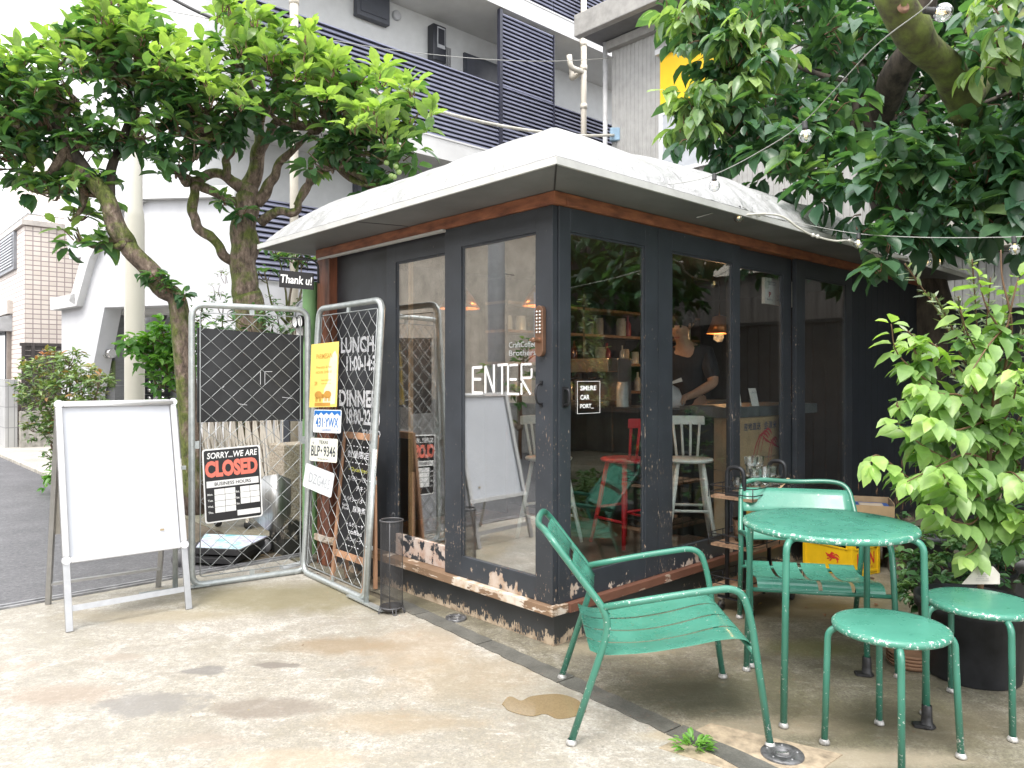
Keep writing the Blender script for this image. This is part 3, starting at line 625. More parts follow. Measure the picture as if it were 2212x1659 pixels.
# ================================================================ APARTMENT BLOCK (plane t = 7.8)
WALLW = M('white_stucco', (.56, .565, .585), .8, var=.05, scale=3, bmp=.25, bscale=90); WALLG = M('balcony_wall', (.55, .56, .56), .7, var=.04)
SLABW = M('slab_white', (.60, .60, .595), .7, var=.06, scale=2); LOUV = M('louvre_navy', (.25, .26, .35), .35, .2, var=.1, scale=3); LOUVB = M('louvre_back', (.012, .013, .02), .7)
PIPE = M('cream_pipe', (.66, .61, .52), .5, var=.05)
ap = thingK('apartment_block', 'large white apartment block with navy louvred balconies behind the kiosk', 'building', 1.6, 7.8)
MB().box((1.62, 9.0, 0), (14, 9.4, 13)).build('rear_wall', WALLG, ap, 'K'); MB().box((1.62, 7.82, 0), (14, 8.0, 2.72)).build('wall', WALLW, ap, 'K')
for z0, z1 in ((5.18, 5.56), (8.30, 8.66), (11.4, 11.76)):
    m = MB().box((1.62, 7.74, z0), (14, 9.0, z1)); m.box((1.62, 7.725, z1-.03), (14, 7.74, z1)); m.build('balcony_slab', SLABW, ap, 'K')
MB().box((1.62, 7.85, 2.72), (14, 9.0, 2.78)).build('balcony_slab', SLABW, ap, 'K')
def louv(s0, s1, z0, z1, name='louvre_panel', off=7.80):
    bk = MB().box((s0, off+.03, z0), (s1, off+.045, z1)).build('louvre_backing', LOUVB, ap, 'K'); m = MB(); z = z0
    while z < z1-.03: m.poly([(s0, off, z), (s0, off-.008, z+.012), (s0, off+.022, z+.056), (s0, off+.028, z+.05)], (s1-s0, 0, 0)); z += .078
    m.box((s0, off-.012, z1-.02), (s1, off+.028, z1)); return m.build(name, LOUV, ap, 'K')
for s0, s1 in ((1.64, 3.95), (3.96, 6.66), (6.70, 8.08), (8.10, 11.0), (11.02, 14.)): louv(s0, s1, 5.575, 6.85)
louv(6.70, 8.07, 6.86, 8.22)
for s0, s1 in ((1.64, 3.95), (3.96, 6.66), (6.70, 8.08), (8.10, 11.0), (11.02, 14.)): louv(s0, s1, 8.68, 10.1); louv(s0, s1, 2.80, 3.98)
MB().box((6.61, 7.76, 5.60), (6.68, 7.84, 8.28)).build('screen_post', M('navy_post', (.03, .032, .05), .4), ap, 'K')
MB().box((8.08, 7.77, 5.60), (8.095, 7.83, 8.24)).build('screen_post', MATS['navy_post'], ap, 'K')
for s_, z0 in ((2.42, 0.), (8.84, 3.)):
    m = MB().tube([(s_, 7.66, z0), (s_, 7.66, 12)], .062, 12)
    for z in (5.1, 6.9, 7.7, 8.2): m.tube([(s_, 7.66, z), (s_, 7.66, z+.1)], .074, 12)
    if s_ > 8: m.tube(rpath([(s_, 7.66, 7.72), (s_, 8.0, 7.62), (s_, 8.0, 7.9)], .06), .055, 10); m.tube(rpath([(s_, 7.66, 7.66), (s_-.38, 7.68, 7.66), (s_-.42, 7.68, 7.9)], .1), .055, 10)
    m.build('downpipe', PIPE, ap, 'K')
NVB = M('navy_box', (.05, .055, .07), .45, var=.1); VGR = M('vent_grey', (.45, .46, .48), .5); 
MB().box((4.22, 8.86, 7.78), (4.9, 8.99, 9.1)).build('meter_box', NVB, ap, 'K', bev=.01); MB().box((4.29, 8.845, 7.86), (4.83, 8.86, 9.0)).build('meter_door', NVB, ap, 'K', bev=.004)
for s_, z in ((5.12, 8.08), (10.6, 6.62)): MB().lathe([(.09, 0), (.09, .05), (.07, .06), (.001, .06)], (s_, 8.998, z), 18, ((1, 0, 0), (0, 0, 1), (0, -1, 0))).build('round_vent', VGR, ap, 'K')
wh = MB().box((5.84, 8.80, 7.42), (6.15, 8.99, 8.12)); wh = wh.build('water_heater', M('heater_black', (.02, .022, .03), .3), ap, 'K', bev=.02); MB().box((5.93, 8.79, 7.68), (6.12, 8.80, 8.08)).build('heater_panel', M('heater_panel', (.4, .41, .43), .4), wh, 'K', bev=.003); MB().box((5.95, 8.786, 7.75), (6.10, 8.79, 8.05)).build('heater_face', MATS['heater_black'], wh, 'K')
def grille(s0, s1, z0, z1):
    m = MB()
    for i in range(4):
        for j in range(26):
            a = s0+(s1-s0)*i/4+.008; z = z0+(z1-z0)*j/26; m.box((a, 8.985, z), (a+(s1-s0)/4-.016, 8.996, z+(z1-z0)/26*.5))
    m.build('vent_grille', M('grille_grey', (.25, .25, .26), .6), ap, 'K')
grille(6.20, 6.42, 7.30, 7.86); grille(10.75, 10.98, 5.75, 6.5)
m = MB().box((6.72, 8.94, 6.4), (8.7, 8.99, 7.86)).build('window_frame', NVB, ap, 'K'); MB().box((6.78, 8.93, 6.4), (8.64, 8.94, 7.80)).build('window_pane', M('navy_shutter', (.075, .08, .1), .3), m, 'K')
MB().box((8.9, 8.93, 5.6), (10.3, 8.99, 7.2)).build('door_panel', SLABW, ap, 'K')
for s_ in (9.28, 9.82): MB().lathe([(.075, 0), (.075, .03), (.05, .035), (.045, .01), (.001, .01)], (s_, 8.93, 6.72), 18, ((1, 0, 0), (0, 0, 1), (0, -1, 0))).build('porthole', MATS['heater_black'], ap, 'K')
m = MB().box((4.2, 8.93, 3.8), (5.9, 8.99, 5.0)).build('window_frame', NVB, ap, 'K'); MB().box((4.27, 8.92, 3.8), (5.83, 8.93, 4.94)).build('window_pane', MATS['navy_shutter'], m, 'K')
# gable wing with the entry: a plane of its own to the left of the louvres
WA, WB = at(128, 812, 12.5), at(508, 812, 10.62); WD = (WB-WA).normalized(); WN = Vector((WD.y, -WD.x, 0))      # WN points to the road
def PW(px, py, off=0.):
    r_ = ray(px, py); A = WA+WN*off; u = (A-Vector((0, 0, H0))).dot(WN)/r_.dot(WN); return Vector((0, 0, H0))+r_*u
wi = thing('apartment_entrance_wing', 'white stuccoed entrance wing with a slanted coping and grey stone doorway left of the louvres', 'building', (WA.x, WA.y, 0))
def wpoly(name, pts, off, th, mat, par=wi):
    P = [PW(x, y, off) for x, y in pts]; return MB().poly(P, -WN*th).build(name, mat, par, 'W')
wpoly('wall', [(133, 1000), (133, 655), (165, 650), (193, 555), (250, 452), (275, 436), (508, 418), (508, 1000), (440, 1000), (400, 900), (395, 658), (226, 664), (190, 850), (180, 1000)], 0, .3, WALLW)
wpoly('wall', [(150, 560), (132, 420), (132, -120), (515, -120), (515, 418), (300, 420), (245, 445), (190, 552)], -1.2, .4, WALLW)
for a, b_, wd in (((120, 657), (166, 649), .20), ((166, 650), (193, 553), .20), ((193, 553), (250, 447), .20), ((250, 447), (305, 422), .20), ((305, 420), (508, 414), .16)):
    A, B = PW(*a, .06), PW(*b_, .06); MB().bar(A-(B-A).normalized()*.05-WN*.12, B+(B-A).normalized()*.05-WN*.12, .36, wd, up=WN.cross((B-A).normalized())).build('coping', SLABW, wi, 'W')
m, n, b = newmat('stone_tile'); tc = nd(n, "ShaderNodeTexCoord"); br = nd(n, "ShaderNodeTexBrick"); br.offset = 0
mp = nd(n, "ShaderNodeMapping"); mp.inputs['Rotation'].default_value = (PI/2, 0, 0); n.links.new(tc.outputs['Object'], mp.inputs[0]); n.links.new(mp.outputs[0], br.inputs[0])
for i, v in ((1, (.16, .165, .17, 1)), (2, (.21, .215, .22, 1)), (3, (.34, .34, .34, 1))): br.inputs[i].default_value = v
br.inputs['Scale'].default_value = 1.; br.inputs['Mortar Size'].default_value = .006; br.inputs['Brick Width'].default_value = .62; br.inputs['Row Height'].default_value = .62
n.links.new(mixc(n, mrange(n, noise(n, 3, 6, .65, dist=1.5, stretch=(1, 1, 4)), .35, .7, 0, .6), br.outputs[0], (.10, .10, .10)), b.inputs['Base Color']); b.inputs['Roughness'].default_value = .5
ST = MATS['stone_tile']
wpoly('stone_reveal', [(226, 664), (400, 655), (400, 1000), (180, 1000), (190, 850)], -1.1, .1, ST)
wpoly('stone_pillar', [(219, 664), (248, 662), (248, 1000), (219, 1000)], -.35, .5, ST); wpoly('stone_pillar', [(196, 850), (222, 700), (222, 1000), (190, 1000)], -.45, .3, ST)
wpoly('entry_ceiling', [(226, 662), (398, 655), (398, 673), (222, 680)], -.31, .7, SLABW)
sg = wpoly('name_plate', [(216, 836), (216, 781), (246, 779), (246, 836)], -.33, .03, M('olive_plate', (.12, .16, .06), .35, var=.2)); A, B = PW(219, 803, -.325), PW(243, 803, -.325)
text('lettering', 'PRATIQUE', (A+B)/2, WD, (0, 0, 1), (B-A).length*.86, .1, M('plate_cream', (.7, .68, .6), .5), sg, 'W')
c = PW(226, 764, -.2); m = MB().tube([c-WD*.16, c+WD*.10], .065, 12); lb = m.build('bulkhead_lamp', M('lamp_glass', (.65, .68, .68), .15), wi, 'W')
m = MB().tube([c+WD*.10, c+WD*.2], .075, 12)
for i in range(3): m.tube([c+WD*(-.12+.09*i)+Vector((0, 0, .072*math.cos(a)))+WN*.072*math.sin(a) for a in [2*PI*k_/14 for k_ in range(14)]], .008, 6, closed=True)
m.build('lamp_guard', STEEL, lb, 'W')
mbx = thing('mailbox_unit', 'black bank of apartment mailboxes with round locks in the entrance', 'mailboxes', tuple(PW(338, 865, -.9)*1)[:2]+(0,))
MBK = M('mailbox_black', (.02, .021, .024), .35)
wl = [PW(313, 790, -1.0), PW(366, 790, -1.0)]
for c_ in range(2):
    for r_ in range(5):
        a = PW(313+27*c_, 802+16.7*r_, -1.0); b2 = PW(339+27*c_, 817.5+16.7*r_, -1.0); d_ = (b2-a); hh = a.z-b2.z
        mm = MB().obox((a+b2)/2+WN*.05, Vector((d_.x, d_.y, 0)), WN*.12, (0, 0, hh)).build('mailbox', MBK, mbx, 'W', bev=.004)
        k_ = (a+b2)/2+WN*.112+WD*(.12 if c_ == 0 else .14); MB().lathe([(.035, 0), (.03, .02), (.001, .022)], k_, 10, (WD, (0, 0, 1), WN)).build('mailbox_lock', STEEL, mm, 'W')
        if c_ == 1 and r_ in (1, 3, 4): text('lettering', ('', '203', '', '201', '101')[r_], (a+b2)/2+WN*.112-WD*.05+Vector((0, 0, .0)), WD, (0, 0, 1), .12, .05, WH, mm, 'W')
c = PW(352, 676, -.5); dc = MB().lathe([(.12, 0), (.12, -.06), (.10, -.07)], c+Vector((0, 0, .03)), 16); dc = dc.build('dome_camera', SLABW, wi, 'W'); MB().ball(c-Vector((0, 0, .05)), .07).build('camera_dome', MATS['mailbox_black'], dc, 'W')
text('house_number', '2', PW(463, 357, -1.19), WD, (0, 0, 1), .16, .26, M('number_grey', (.5, .5, .47), .5), wi, 'W')
# ================================================================ GREY CORRUGATED HOUSE (plane s = 8.14)
ho = thingK('corrugated_house', 'grey corrugated metal house with a yellow wall patch behind the big tree', 'house', 8.14, 6.3)
COR = M('corrugated_grey', (.38, .375, .36), .5, .1, var=.08)
def corr(s, t0, t1, z0, z1, name, mat, pitch=.09, dep=.012, par=ho):
    m = MB(); n_ = int(abs(t1-t0)/pitch); P = []
    for i in range(n_+1):
        t = t0+(t1-t0)*i/n_
        for u, d in ((0, 0), (.45, 0), (.5, dep), (.95, dep)):
            tt = t+(t1-t0)/n_*u
            if (t1-tt)*(t1-t0) >= 0: P.append((s-d, tt))
    V = [(a, b_, z0) for a, b_ in P]+[(a, b_, z1) for a, b_ in P]; k_ = len(P)
    m.add(V, [(i, i+1, i+1+k_, i+k_) for i in range(k_-1)]); return m.build(name, mat, par, 'K')
corr(8.12, 6.32, 5.42, 0, 7.45, 'corrugated_wall', COR); corr(8.12, 5.42, 3.9, 0, 5.15, 'corrugated_wall', COR); corr(8.12, 5.42, 3.9, 7.10, 7.45, 'corrugated_wall', COR)
corr(8.12, 3.9, -6, 0, 7.45, 'corrugated_wall', COR); corr(8.12, 5.42, 5.22, 5.15, 7.1, 'corrugated_wall', COR)
MB().box((8.14, 6.32, 0), (12, -6, 7.9)).build('house_body', M('house_body', (.3, .3, .29), .7), ho, 'K')
MB().box((7.55, 6.55, 7.62), (9, -6, 7.68)).build('eave_soffit', SOFF, ho, 'K'); MB().box((7.40, 6.62, 7.60), (7.55, -6, 8.0)).build('gutter', M('gutter_grey', (.33, .32, .30), .5), ho, 'K', bev=.02); MB().box((7.98, 6.40, 7.45), (8.14, -6, 7.6)).build('fascia', MATS['gutter_grey'], ho, 'K')
YEL = M('yellow_wall', (.85, .52, .01), .6, var=.03)
MB().box((8.08, 5.20, 5.62), (8.13, 3.95, 7.0)).build('yellow_panel', YEL, ho, 'K'); MB().box((7.98, 5.24, 7.0), (8.14, 3.90, 7.09)).build('window_hood', SLABW, ho, 'K')
wf = MB().box((8.04, 5.20, 4.9), (8.10, 5.12, 6.0)); wf.box((8.04, 5.12, 5.94), (8.10, 4.0, 6.0)); wf.box((8.04, 5.12, 4.9), (8.10, 4.0, 4.96)); wf = wf.build('window_frame', M('frame_white', (.7, .7, .72), .4), ho, 'K'); MB().box((8.05, 5.12, 4.96), (8.075, 4.0, 5.94)).build('window_pane', M('lace_curtain', (.42, .44, .47), .4, var=.08, scale=6), wf, 'K')
m = MB().tube([(8.0, 6.38, 0), (8.0, 6.38, 7.6)], .045, 10); m.build('downpipe', M('pipe_grey', (.5, .5, .5), .4), ho, 'K')
m = MB().box((7.9, 1.5, 3.0), (8.1, -6, 3.35)); m.build('window_hood', M('cream_hood', (.62, .58, .5), .6), ho, 'K')
df = thing('dark_fill_fence', 'near-black board fence added to keep the area behind the shrubs dark, right of the kiosk', 'fence', tuple(K(5.6, -.2))); m = MB(); A_, B_ = K(5.22, .05), K(5.22, -3.4); dd_ = (B_-A_).normalized(); L_ = (B_-A_).length; i = 0  # added near-black boards that turn the area behind the shrubs dark
while i*.14 < L_: m.poly([A_+dd_*(i*.14+.003), A_+dd_*(i*.14+.137), A_+dd_*(i*.14+.137)+Vector((0, 0, 1.98)), A_+dd_*(i*.14+.003)+Vector((0, 0, 1.98))], (.02, .01, 0)); i += 1
FK = M('fence_black', (.016, .018, .021), .6, var=.3); m.build('fence_boards', FK, df, 'W'); MB().bar(A_+Vector((0, 0, 2.0)), B_+Vector((0, 0, 2.0)), .05, .04).build('fence_cap', FK, df, 'W')
for i in range(3): p_ = A_.lerp(B_, .1+.4*i)+Vector((.06, .05, 1.0)); MB().obox(p_, (.07, 0, 0), (0, .07, 0), (0, 0, 2.0)).build('fence_post', FK, df, 'W')
# ================================================================ TILED HOUSE far left
m, n, b = newmat('rock_tile'); tc = nd(n, "ShaderNodeTexCoord"); br = nd(n, "ShaderNodeTexBrick"); br.offset = 0
sp = nd(n, "ShaderNodeSeparateXYZ"); cb = nd(n, "ShaderNodeCombineXYZ"); n.links.new(tc.outputs['Object'], sp.inputs[0]); n.links.new(mth(n, 'ADD', sp.outputs[0], sp.outputs[1]), cb.inputs[0]); n.links.new(sp.outputs[2], cb.inputs[1]); n.links.new(cb.outputs[0], br.inputs[0])
for i, v in ((1, (.62, .55, .49, 1)), (2, (.70, .63, .57, 1)), (3, (.30, .24, .23, 1))): br.inputs[i].default_value = v
br.inputs['Scale'].default_value = 1.; br.inputs['Mortar Size'].default_value = .009; br.inputs['Brick Width'].default_value = .14; br.inputs['Row Height'].default_value = .098
n.links.new(br.outputs[0], b.inputs['Base Color']); b.inputs['Roughness'].default_value = .7; bump(n, b, mth(n, 'ADD', mth(n, 'MULTIPLY', br.outputs[1], -1.), mth(n, 'MULTIPLY', noise(n, 30, 4), .4)), .6, .02)
th2 = thingK('tiled_house', 'beige rock-faced tiled house with a balcony louvre at the far left', 'house', .3, 14.96)
MB().box((.3, 14.96, 0), (6, 24, 4.42)).build('wall', MATS['rock_tile'], th2, 'K'); MB().box((1.4, 16.2, 4.42), (6, 24, 7.2)).build('wall', MATS['rock_tile'], th2, 'K')
m = MB().box((.24, 14.9, 4.42), (.5, 24, 4.52)); m.box((.5, 14.9, 4.42), (6, 15.1, 4.52)); m.build('parapet_cap', M('cap_beige', (.5, .46, .42), .6), th2, 'K')
m = MB().tube([(.38, 24, 4.68), (.38, 15.05, 4.68), (4, 15.05, 4.68)], .03, 8); m.build('handrail', ALU, th2, 'K')
m = MB().box((.24, 15.75, 3.62), (.31, 18.6, 4.40)); f = m.build('balcony_louvre', M('louvre_grey', (.22, .23, .25), .5), th2, 'K'); m = MB(); z = 3.70
while z < 4.33: m.box((.215, 15.82, z), (.24, 18.5, z+.03)); z += .062
m.build('louvre_slat', M('slat_grey', (.42, .43, .45), .5), f, 'K')
w1 = MB().box((.22, 16.35, 1.15), (.32, 18.6, 2.55)).build('window_frame', M('frame_taupe', (.30, .26, .23), .5), th2, 'K'); MB().box((.20, 16.45, 1.25), (.22, 18.6, 2.45)).build('window_pane', M('dark_glass', (.04, .05, .06), .08), w1, 'K')
m = MB(); P = [(.3-.38*math.sin(a), 0, 2.35+.34*math.cos(a)) for a in [PI/2*i/8 for i in range(9)]]
m.poly([(p[0], 16.25, p[2]) for p in P]+[(.3, 16.25, 2.35)], (0, 2.3, 0)); m.build('awning', M('awning_grey', (.40, .41, .42), .5), th2, 'K')
m = MB().box((.2, 16.2, 2.72), (.3, 19, 3.0)); m.build('shutter_box', MATS['cap_beige'], th2, 'K')
m = MB().box((1.6, 16.15, 5.0), (1.9, 16.2, 6.2)); m.build('window_grille', MATS['slat_grey'], th2, 'K')
# dark slatted gate and block walls in front of it
bw = thingK('block_wall', 'low pale grey block wall at the far left edge of the street', 'wall', .05, 14.7)
m, n, b = newmat('block_grey'); tc = nd(n, "ShaderNodeTexCoord"); br = nd(n, "ShaderNodeTexBrick"); br.offset = 0; sp = nd(n, "ShaderNodeSeparateXYZ"); cb = nd(n, "ShaderNodeCombineXYZ")
n.links.new(tc.outputs['Object'], sp.inputs[0]); n.links.new(mth(n, 'ADD', sp.outputs[0], sp.outputs[1]), cb.inputs[0]); n.links.new(sp.outputs[2], cb.inputs[1]); n.links.new(cb.outputs[0], br.inputs[0])
for i, v in ((1, (.42, .42, .42, 1)), (2, (.48, .48, .47, 1)), (3, (.25, .25, .25, 1))): br.inputs[i].default_value = v
br.inputs['Scale'].default_value = 1; br.inputs['Brick Width'].default_value = .1; br.inputs['Row Height'].default_value = .4; br.inputs['Mortar Size'].default_value = .008
n.links.new(mixc(n, mrange(n, noise(n, 4, 5), .4, .7, 0, .4), br.outputs[0], (.3, .3, .29)), b.inputs['Base Color']); b.inputs['Roughness'].default_value = .8
MB().box((-.1, 14.5, 0), (.1, 24, 1.33)).build('block_body', MATS['block_grey'], bw, 'K')
bw2 = thingK('stone_block_wall', 'short rough stone block wall below the dark slatted fence', 'wall', .5, 14.4); MB().box((.12, 14.30, 0), (1.3, 14.5, .72)).build('block_body', M('rough_block', (.42, .40, .36), .85, var=.25, scale=9, bmp=.8, bscale=25), bw2, 'K')
sf = thingK('slatted_fence', 'dark brown metal slatted fence beside the tiled house', 'fence', .6, 14.4); m = MB(); z = .80
while z < 1.98: m.box((.16, 14.38, z), (1.6, 14.41, z+.095)); z += .1
FB = M('fence_brown', (.065, .055, .052), .5); m.build('slat_panel', FB, sf, 'K')
for s_ in (.14, .30): MB().box((s_, 14.33, .72), (s_+.06, 14.38, 2.04)).build('fence_post', FB, sf, 'K')
MB().box((.12, 14.36, 1.98), (1.6, 14.43, 2.04)).build('top_rail', FB, sf, 'K')
# cream utility pole
pc = K(-.12, 6.47); up = thing('utility_pole', 'tall cream painted steel utility pole rising behind the white board', 'pole', tuple(pc))
m = MB().lathe([(.105, 0), (.105, 3.15), (.100, 3.2), (.100, 3.24), (.083, 3.30), (.083, 9)], (0, 0, 0), 24); m.build('pole_shaft', M('pole_cream', (.56, .54, .47), .5, var=.04, scale=1.5), up)
nb = thingK('sky_block_walls', 'unseen dark clad walls added right of the yard to shut out sky light', 'house', 3, -6.8)  # added out of frame: blocks sky light and darkens the side pane reflections
nb['label'] = 'unseen dark clad walls added right of the yard to block sky light and darken the side panes'
MB().box((2.2, -6.8, 0), (7.99, -7.2, 6.2)).build('wall', M('dark_cladding', (.06, .055, .05), .7, var=.3, scale=3, stretch=(6, 6, .3)), nb, 'K')
MB().box((8.0, -7.1, 0), (8.4, -1.0, 5.6)).build('wall', MATS['dark_cladding'], nb, 'K'); MB().box((2.0, -6.3, 6.2), (8.6, -7.4, 6.35)).build('eave', MATS['gutter_grey'], nb, 'K')
# what the panes mirror: stuccoed house and pole across the street, to the left of the frame
hs = thingK('stucco_house', 'beige stucco house across the road, mirrored in the left kiosk doors', 'house', -6.8, 4)
STU = M('beige_stucco', (.60, .53, .44), .85, var=.14, scale=3, bmp=1., bscale=30)
MB().box((-7.2, -5, 0), (-6.8, 16, 4.4)).build('wall', STU, hs, 'K'); MB().box((-7.4, -5, 4.4), (-6.4, 16, 4.5)).build('eave', SLABW, hs, 'K'); MB().box((-6.8, -5, 0), (-6.6, 16, .9)).build('plinth', M('plinth_grey', (.3, .29, .27), .8, var=.2), hs, 'K')
MB().tube([(-6.72, 9.4, 0), (-6.72, 9.4, 4.4)], .06, 10).build('downpipe', PIPE, hs, 'K')
w1 = MB().box((-6.8, 5.1, 1.9), (-6.72, 7.0, 2.9)).build('window_frame', SLABW, hs, 'K'); MB().box((-6.72, 5.2, 1.95), (-6.70, 6.9, 2.85)).build('window_pane', MATS['dark_glass'], w1, 'K')
gp = thingK('street_pole', 'grey concrete street pole across the road, mirrored in the left kiosk doors', 'pole', -5.9, 7.1); MB().lathe([(.16, 0), (.13, 8)], (0, 0, 0), 18).build('pole_shaft', M('pole_concrete', (.33, .33, .33), .7, var=.1), gp); m = MB()
for z in (3.2, 3.9, 4.6): m.tube([(-.15, 0, z), (-.42, 0, z)], .01, 6)
m.build('step_bolt', STEEL, gp)
# ================================================================ GREEN STEEL FURNITURE
m, n, b = newmat('green_paint')
sp_ = noise(n, 75, 3, .7); big_ = noise(n, 7, 4, .6)
thr = mth(n, 'ADD', mth(n, 'ADD', mth(n, 'MULTIPLY', sp_, .75), mth(n, 'MULTIPLY', big_, .25)), mth(n, 'MULTIPLY', mth(n, 'MAXIMUM', mth(n, 'SUBTRACT', .34, pz(n)), 0.), .18))
f = mrange(n, thr, .635, .65)
n.links.new(mixc(n, f, ramp(n, noise(n, 3, 4), [(.3, (.035, .165, .115)), (.7, (.055, .225, .16))]), (.62, .66, .62)), b.inputs['Base Color']); b.inputs['Roughness'].default_value = .3
bump(n, b, mth(n, 'ADD', mth(n, 'MULTIPLY', f, -1.), mth(n, 'MULTIPLY', noise(n, 60, 2), .4)), .3, .001); b.inputs['Coat Weight'].default_value = .3; b.inputs['Coat Roughness'].default_value = .2
m, n, b = newmat('green_sheet')
f = mrange(n, noise(n, 42, 3, .7), .70, .715); sc_ = mrange(n, noise(n, 26, 5, .7, dist=2.), .68, .70, 0, .12)
c = mixc(n, f, ramp(n, noise(n, 4, 4), [(.3, (.055, .225, .16)), (.7, (.085, .295, .22))]), (.6, .65, .6))
n.links.new(mixc(n, sc_, c, (.10, .34, .25)), b.inputs['Base Color']); n.links.new(mrange(n, noise(n, 12, 5), .35, .65, .22, .38), b.inputs['Roughness']); bump(n, b, noise(n, 18, 3), .12, .003); b.inputs['Coat Weight'].default_value = .25; b.inputs['Coat Roughness'].default_value = .15
m, n, b = newmat('green_rim'); f = mrange(n, noise(n, 55, 4, .75), .565, .585)
n.links.new(mixc(n, f, (.06, .23, .165), (.62, .66, .62)), b.inputs['Base Color']); b.inputs['Roughness'].default_value = .35
GP, GS, GRM = MATS['green_paint'], MATS['green_sheet'], MATS['green_rim']
CAP = M('foot_cap', (.55, .54, .52), .4, .3, var=.3, scale=40); TAPE = M('black_tape', (.025, .025, .027), .45, var=.3, scale=30, bmp=.6, bscale=40)
TR = .0138
def sheet_mesh(fn, nu, nv, th=.003):
    """curved plate with real thickness from fn(u, v) -> Vector"""
    P = [[fn(i/nu, j/nv) for j in range(nv+1)] for i in range(nu+1)]; top = []; bot = []
    for i in range(nu+1):
        for j in range(nv+1):
            du = P[min(i+1, nu)][j]-P[max(i-1, 0)][j]; dv = P[i][min(j+1, nv)]-P[i][max(j-1, 0)]; nn = du.cross(dv)
            nn = nn.normalized() if nn.length > 0 else Vector((0, 0, 1)); top.append(P[i][j]+nn*th/2); bot.append(P[i][j]-nn*th/2)
    N = len(top); F = []
    for i in range(nu):
        for j in range(nv):
            a = i*(nv+1)+j; F.append((a, a+nv+1, a+nv+2, a+1)); F.append((a+N, a+1+N, a+nv+2+N, a+nv+1+N))
    for i in range(nu):
        a = i*(nv+1); F.append((a+nv+1, a, a+N, a+nv+1+N)); a += nv; F.append((a, a+nv+1, a+nv+1+N, a+N))
    for j in range(nv):
        F.append((j, j+1, j+1+N, j+N)); a = nu*(nv+1)+j; F.append((a+1, a, a+N, a+1+N))
    return top+bot, F
def make_chair(label, loc, rz):
    """lounge armchair facing its local +X"""
    c = thing('green_armchair', label, 'chair', loc, rz, 'green steel garden armchairs')
    hw = .315
    back = []
    for sy in (-1, 1):
        leg = [(-.372, sy*.31, .012), (-.225, sy*hw, .455), (-.262, sy*hw, .535), (-.440, sy*(hw-.02), .768)]
        back.append(leg if sy < 0 else leg[::-1])
    P = back[0]+[(-.468, -.21, .795), (-.495, 0, .778), (-.468, .21, .795)]+back[1]
    MB().tube(rpath(P, [0, .09, .02, .07, .12, .2, .12, .07, .02, .09, 0], 6), TR, 12).build('back_frame', GP, c)
    for sy in (-1, 1):
        P = [(-.255, sy*hw, .522), (.0, sy*(hw+.008), .568), (.262, sy*(hw+.01), .606), (.302, sy*(hw+.01), .50), (.375, sy*(hw+.012), .012)]
        MB().tube(rpath(P, [0, .1, .075, .08, 0], 7), TR, 12).build('arm_and_leg', GP, c)
    for x, y in ((-.372, -.31), (-.372, .31), (.375, -.327), (.375, .327)):
        MB().lathe([(.016, .0), (.021, .002), (.021, .010), (.0165, .020), (.014, .022)], (x, y, 0), 14).build('foot_cap', CAP, c)
    MB().tube([(.316, -.32, .358), (.316, .32, .358)], .011, 10).build('cross_bar', GP, c); MB().tube([(-.262, -.31, .328), (-.262, .31, .328)], .010, 10).build('cross_bar', GP, c)
    prof = catmull([(-.300, 0, .352), (-.25, 0, .335), (-.17, 0, .336), (-.06, 0, .345), (.08, 0, .368), (.20, 0, .392), (.268, 0, .397), (.308, 0, .384), (.324, 0, .355)], 5); NPf = len(prof)-1
    for k_ in range(4):
        y0 = -.29+k_*.1495; y1 = y0+.131
        def fn(u, v):
            p = prof[round(u*NPf)]; y = y0+(y1-y0)*v; sag = .014*(1-(y/.28)**2)*math.sin(min(1, max(0, (p.x+.25)/.5))*PI); return Vector((p.x, y, p.z-sag))
        V, F = sheet_mesh(fn, NPf, 3, .003); MB().add(V, F, False).build('seat_slat', GS, c)
    for z0, z1 in ((.628, .748), (.488, .606)):
        def fn(u, v):
            z = z0+(z1-z0)*u; y = -.292+.584*v; x = -.262-(z-.535)*.76-.028*(1-(y/.292)**2)+.004; return Vector((x, y, z))
        V, F = sheet_mesh(fn, 4, 14, .0025); MB().add(V, F, True).build('back_slat', GS, c)
    return c
ch1 = make_chair('nearest green armchair, turned sideways in front of the kiosk corner', (.600, 3.155, 0), math.radians(-.5))
ch2 = dup(ch1, (1.545, 3.91, 0), math.atan2(-.98, -.20), 'green armchair behind the round table, its worn back facing the kiosk')
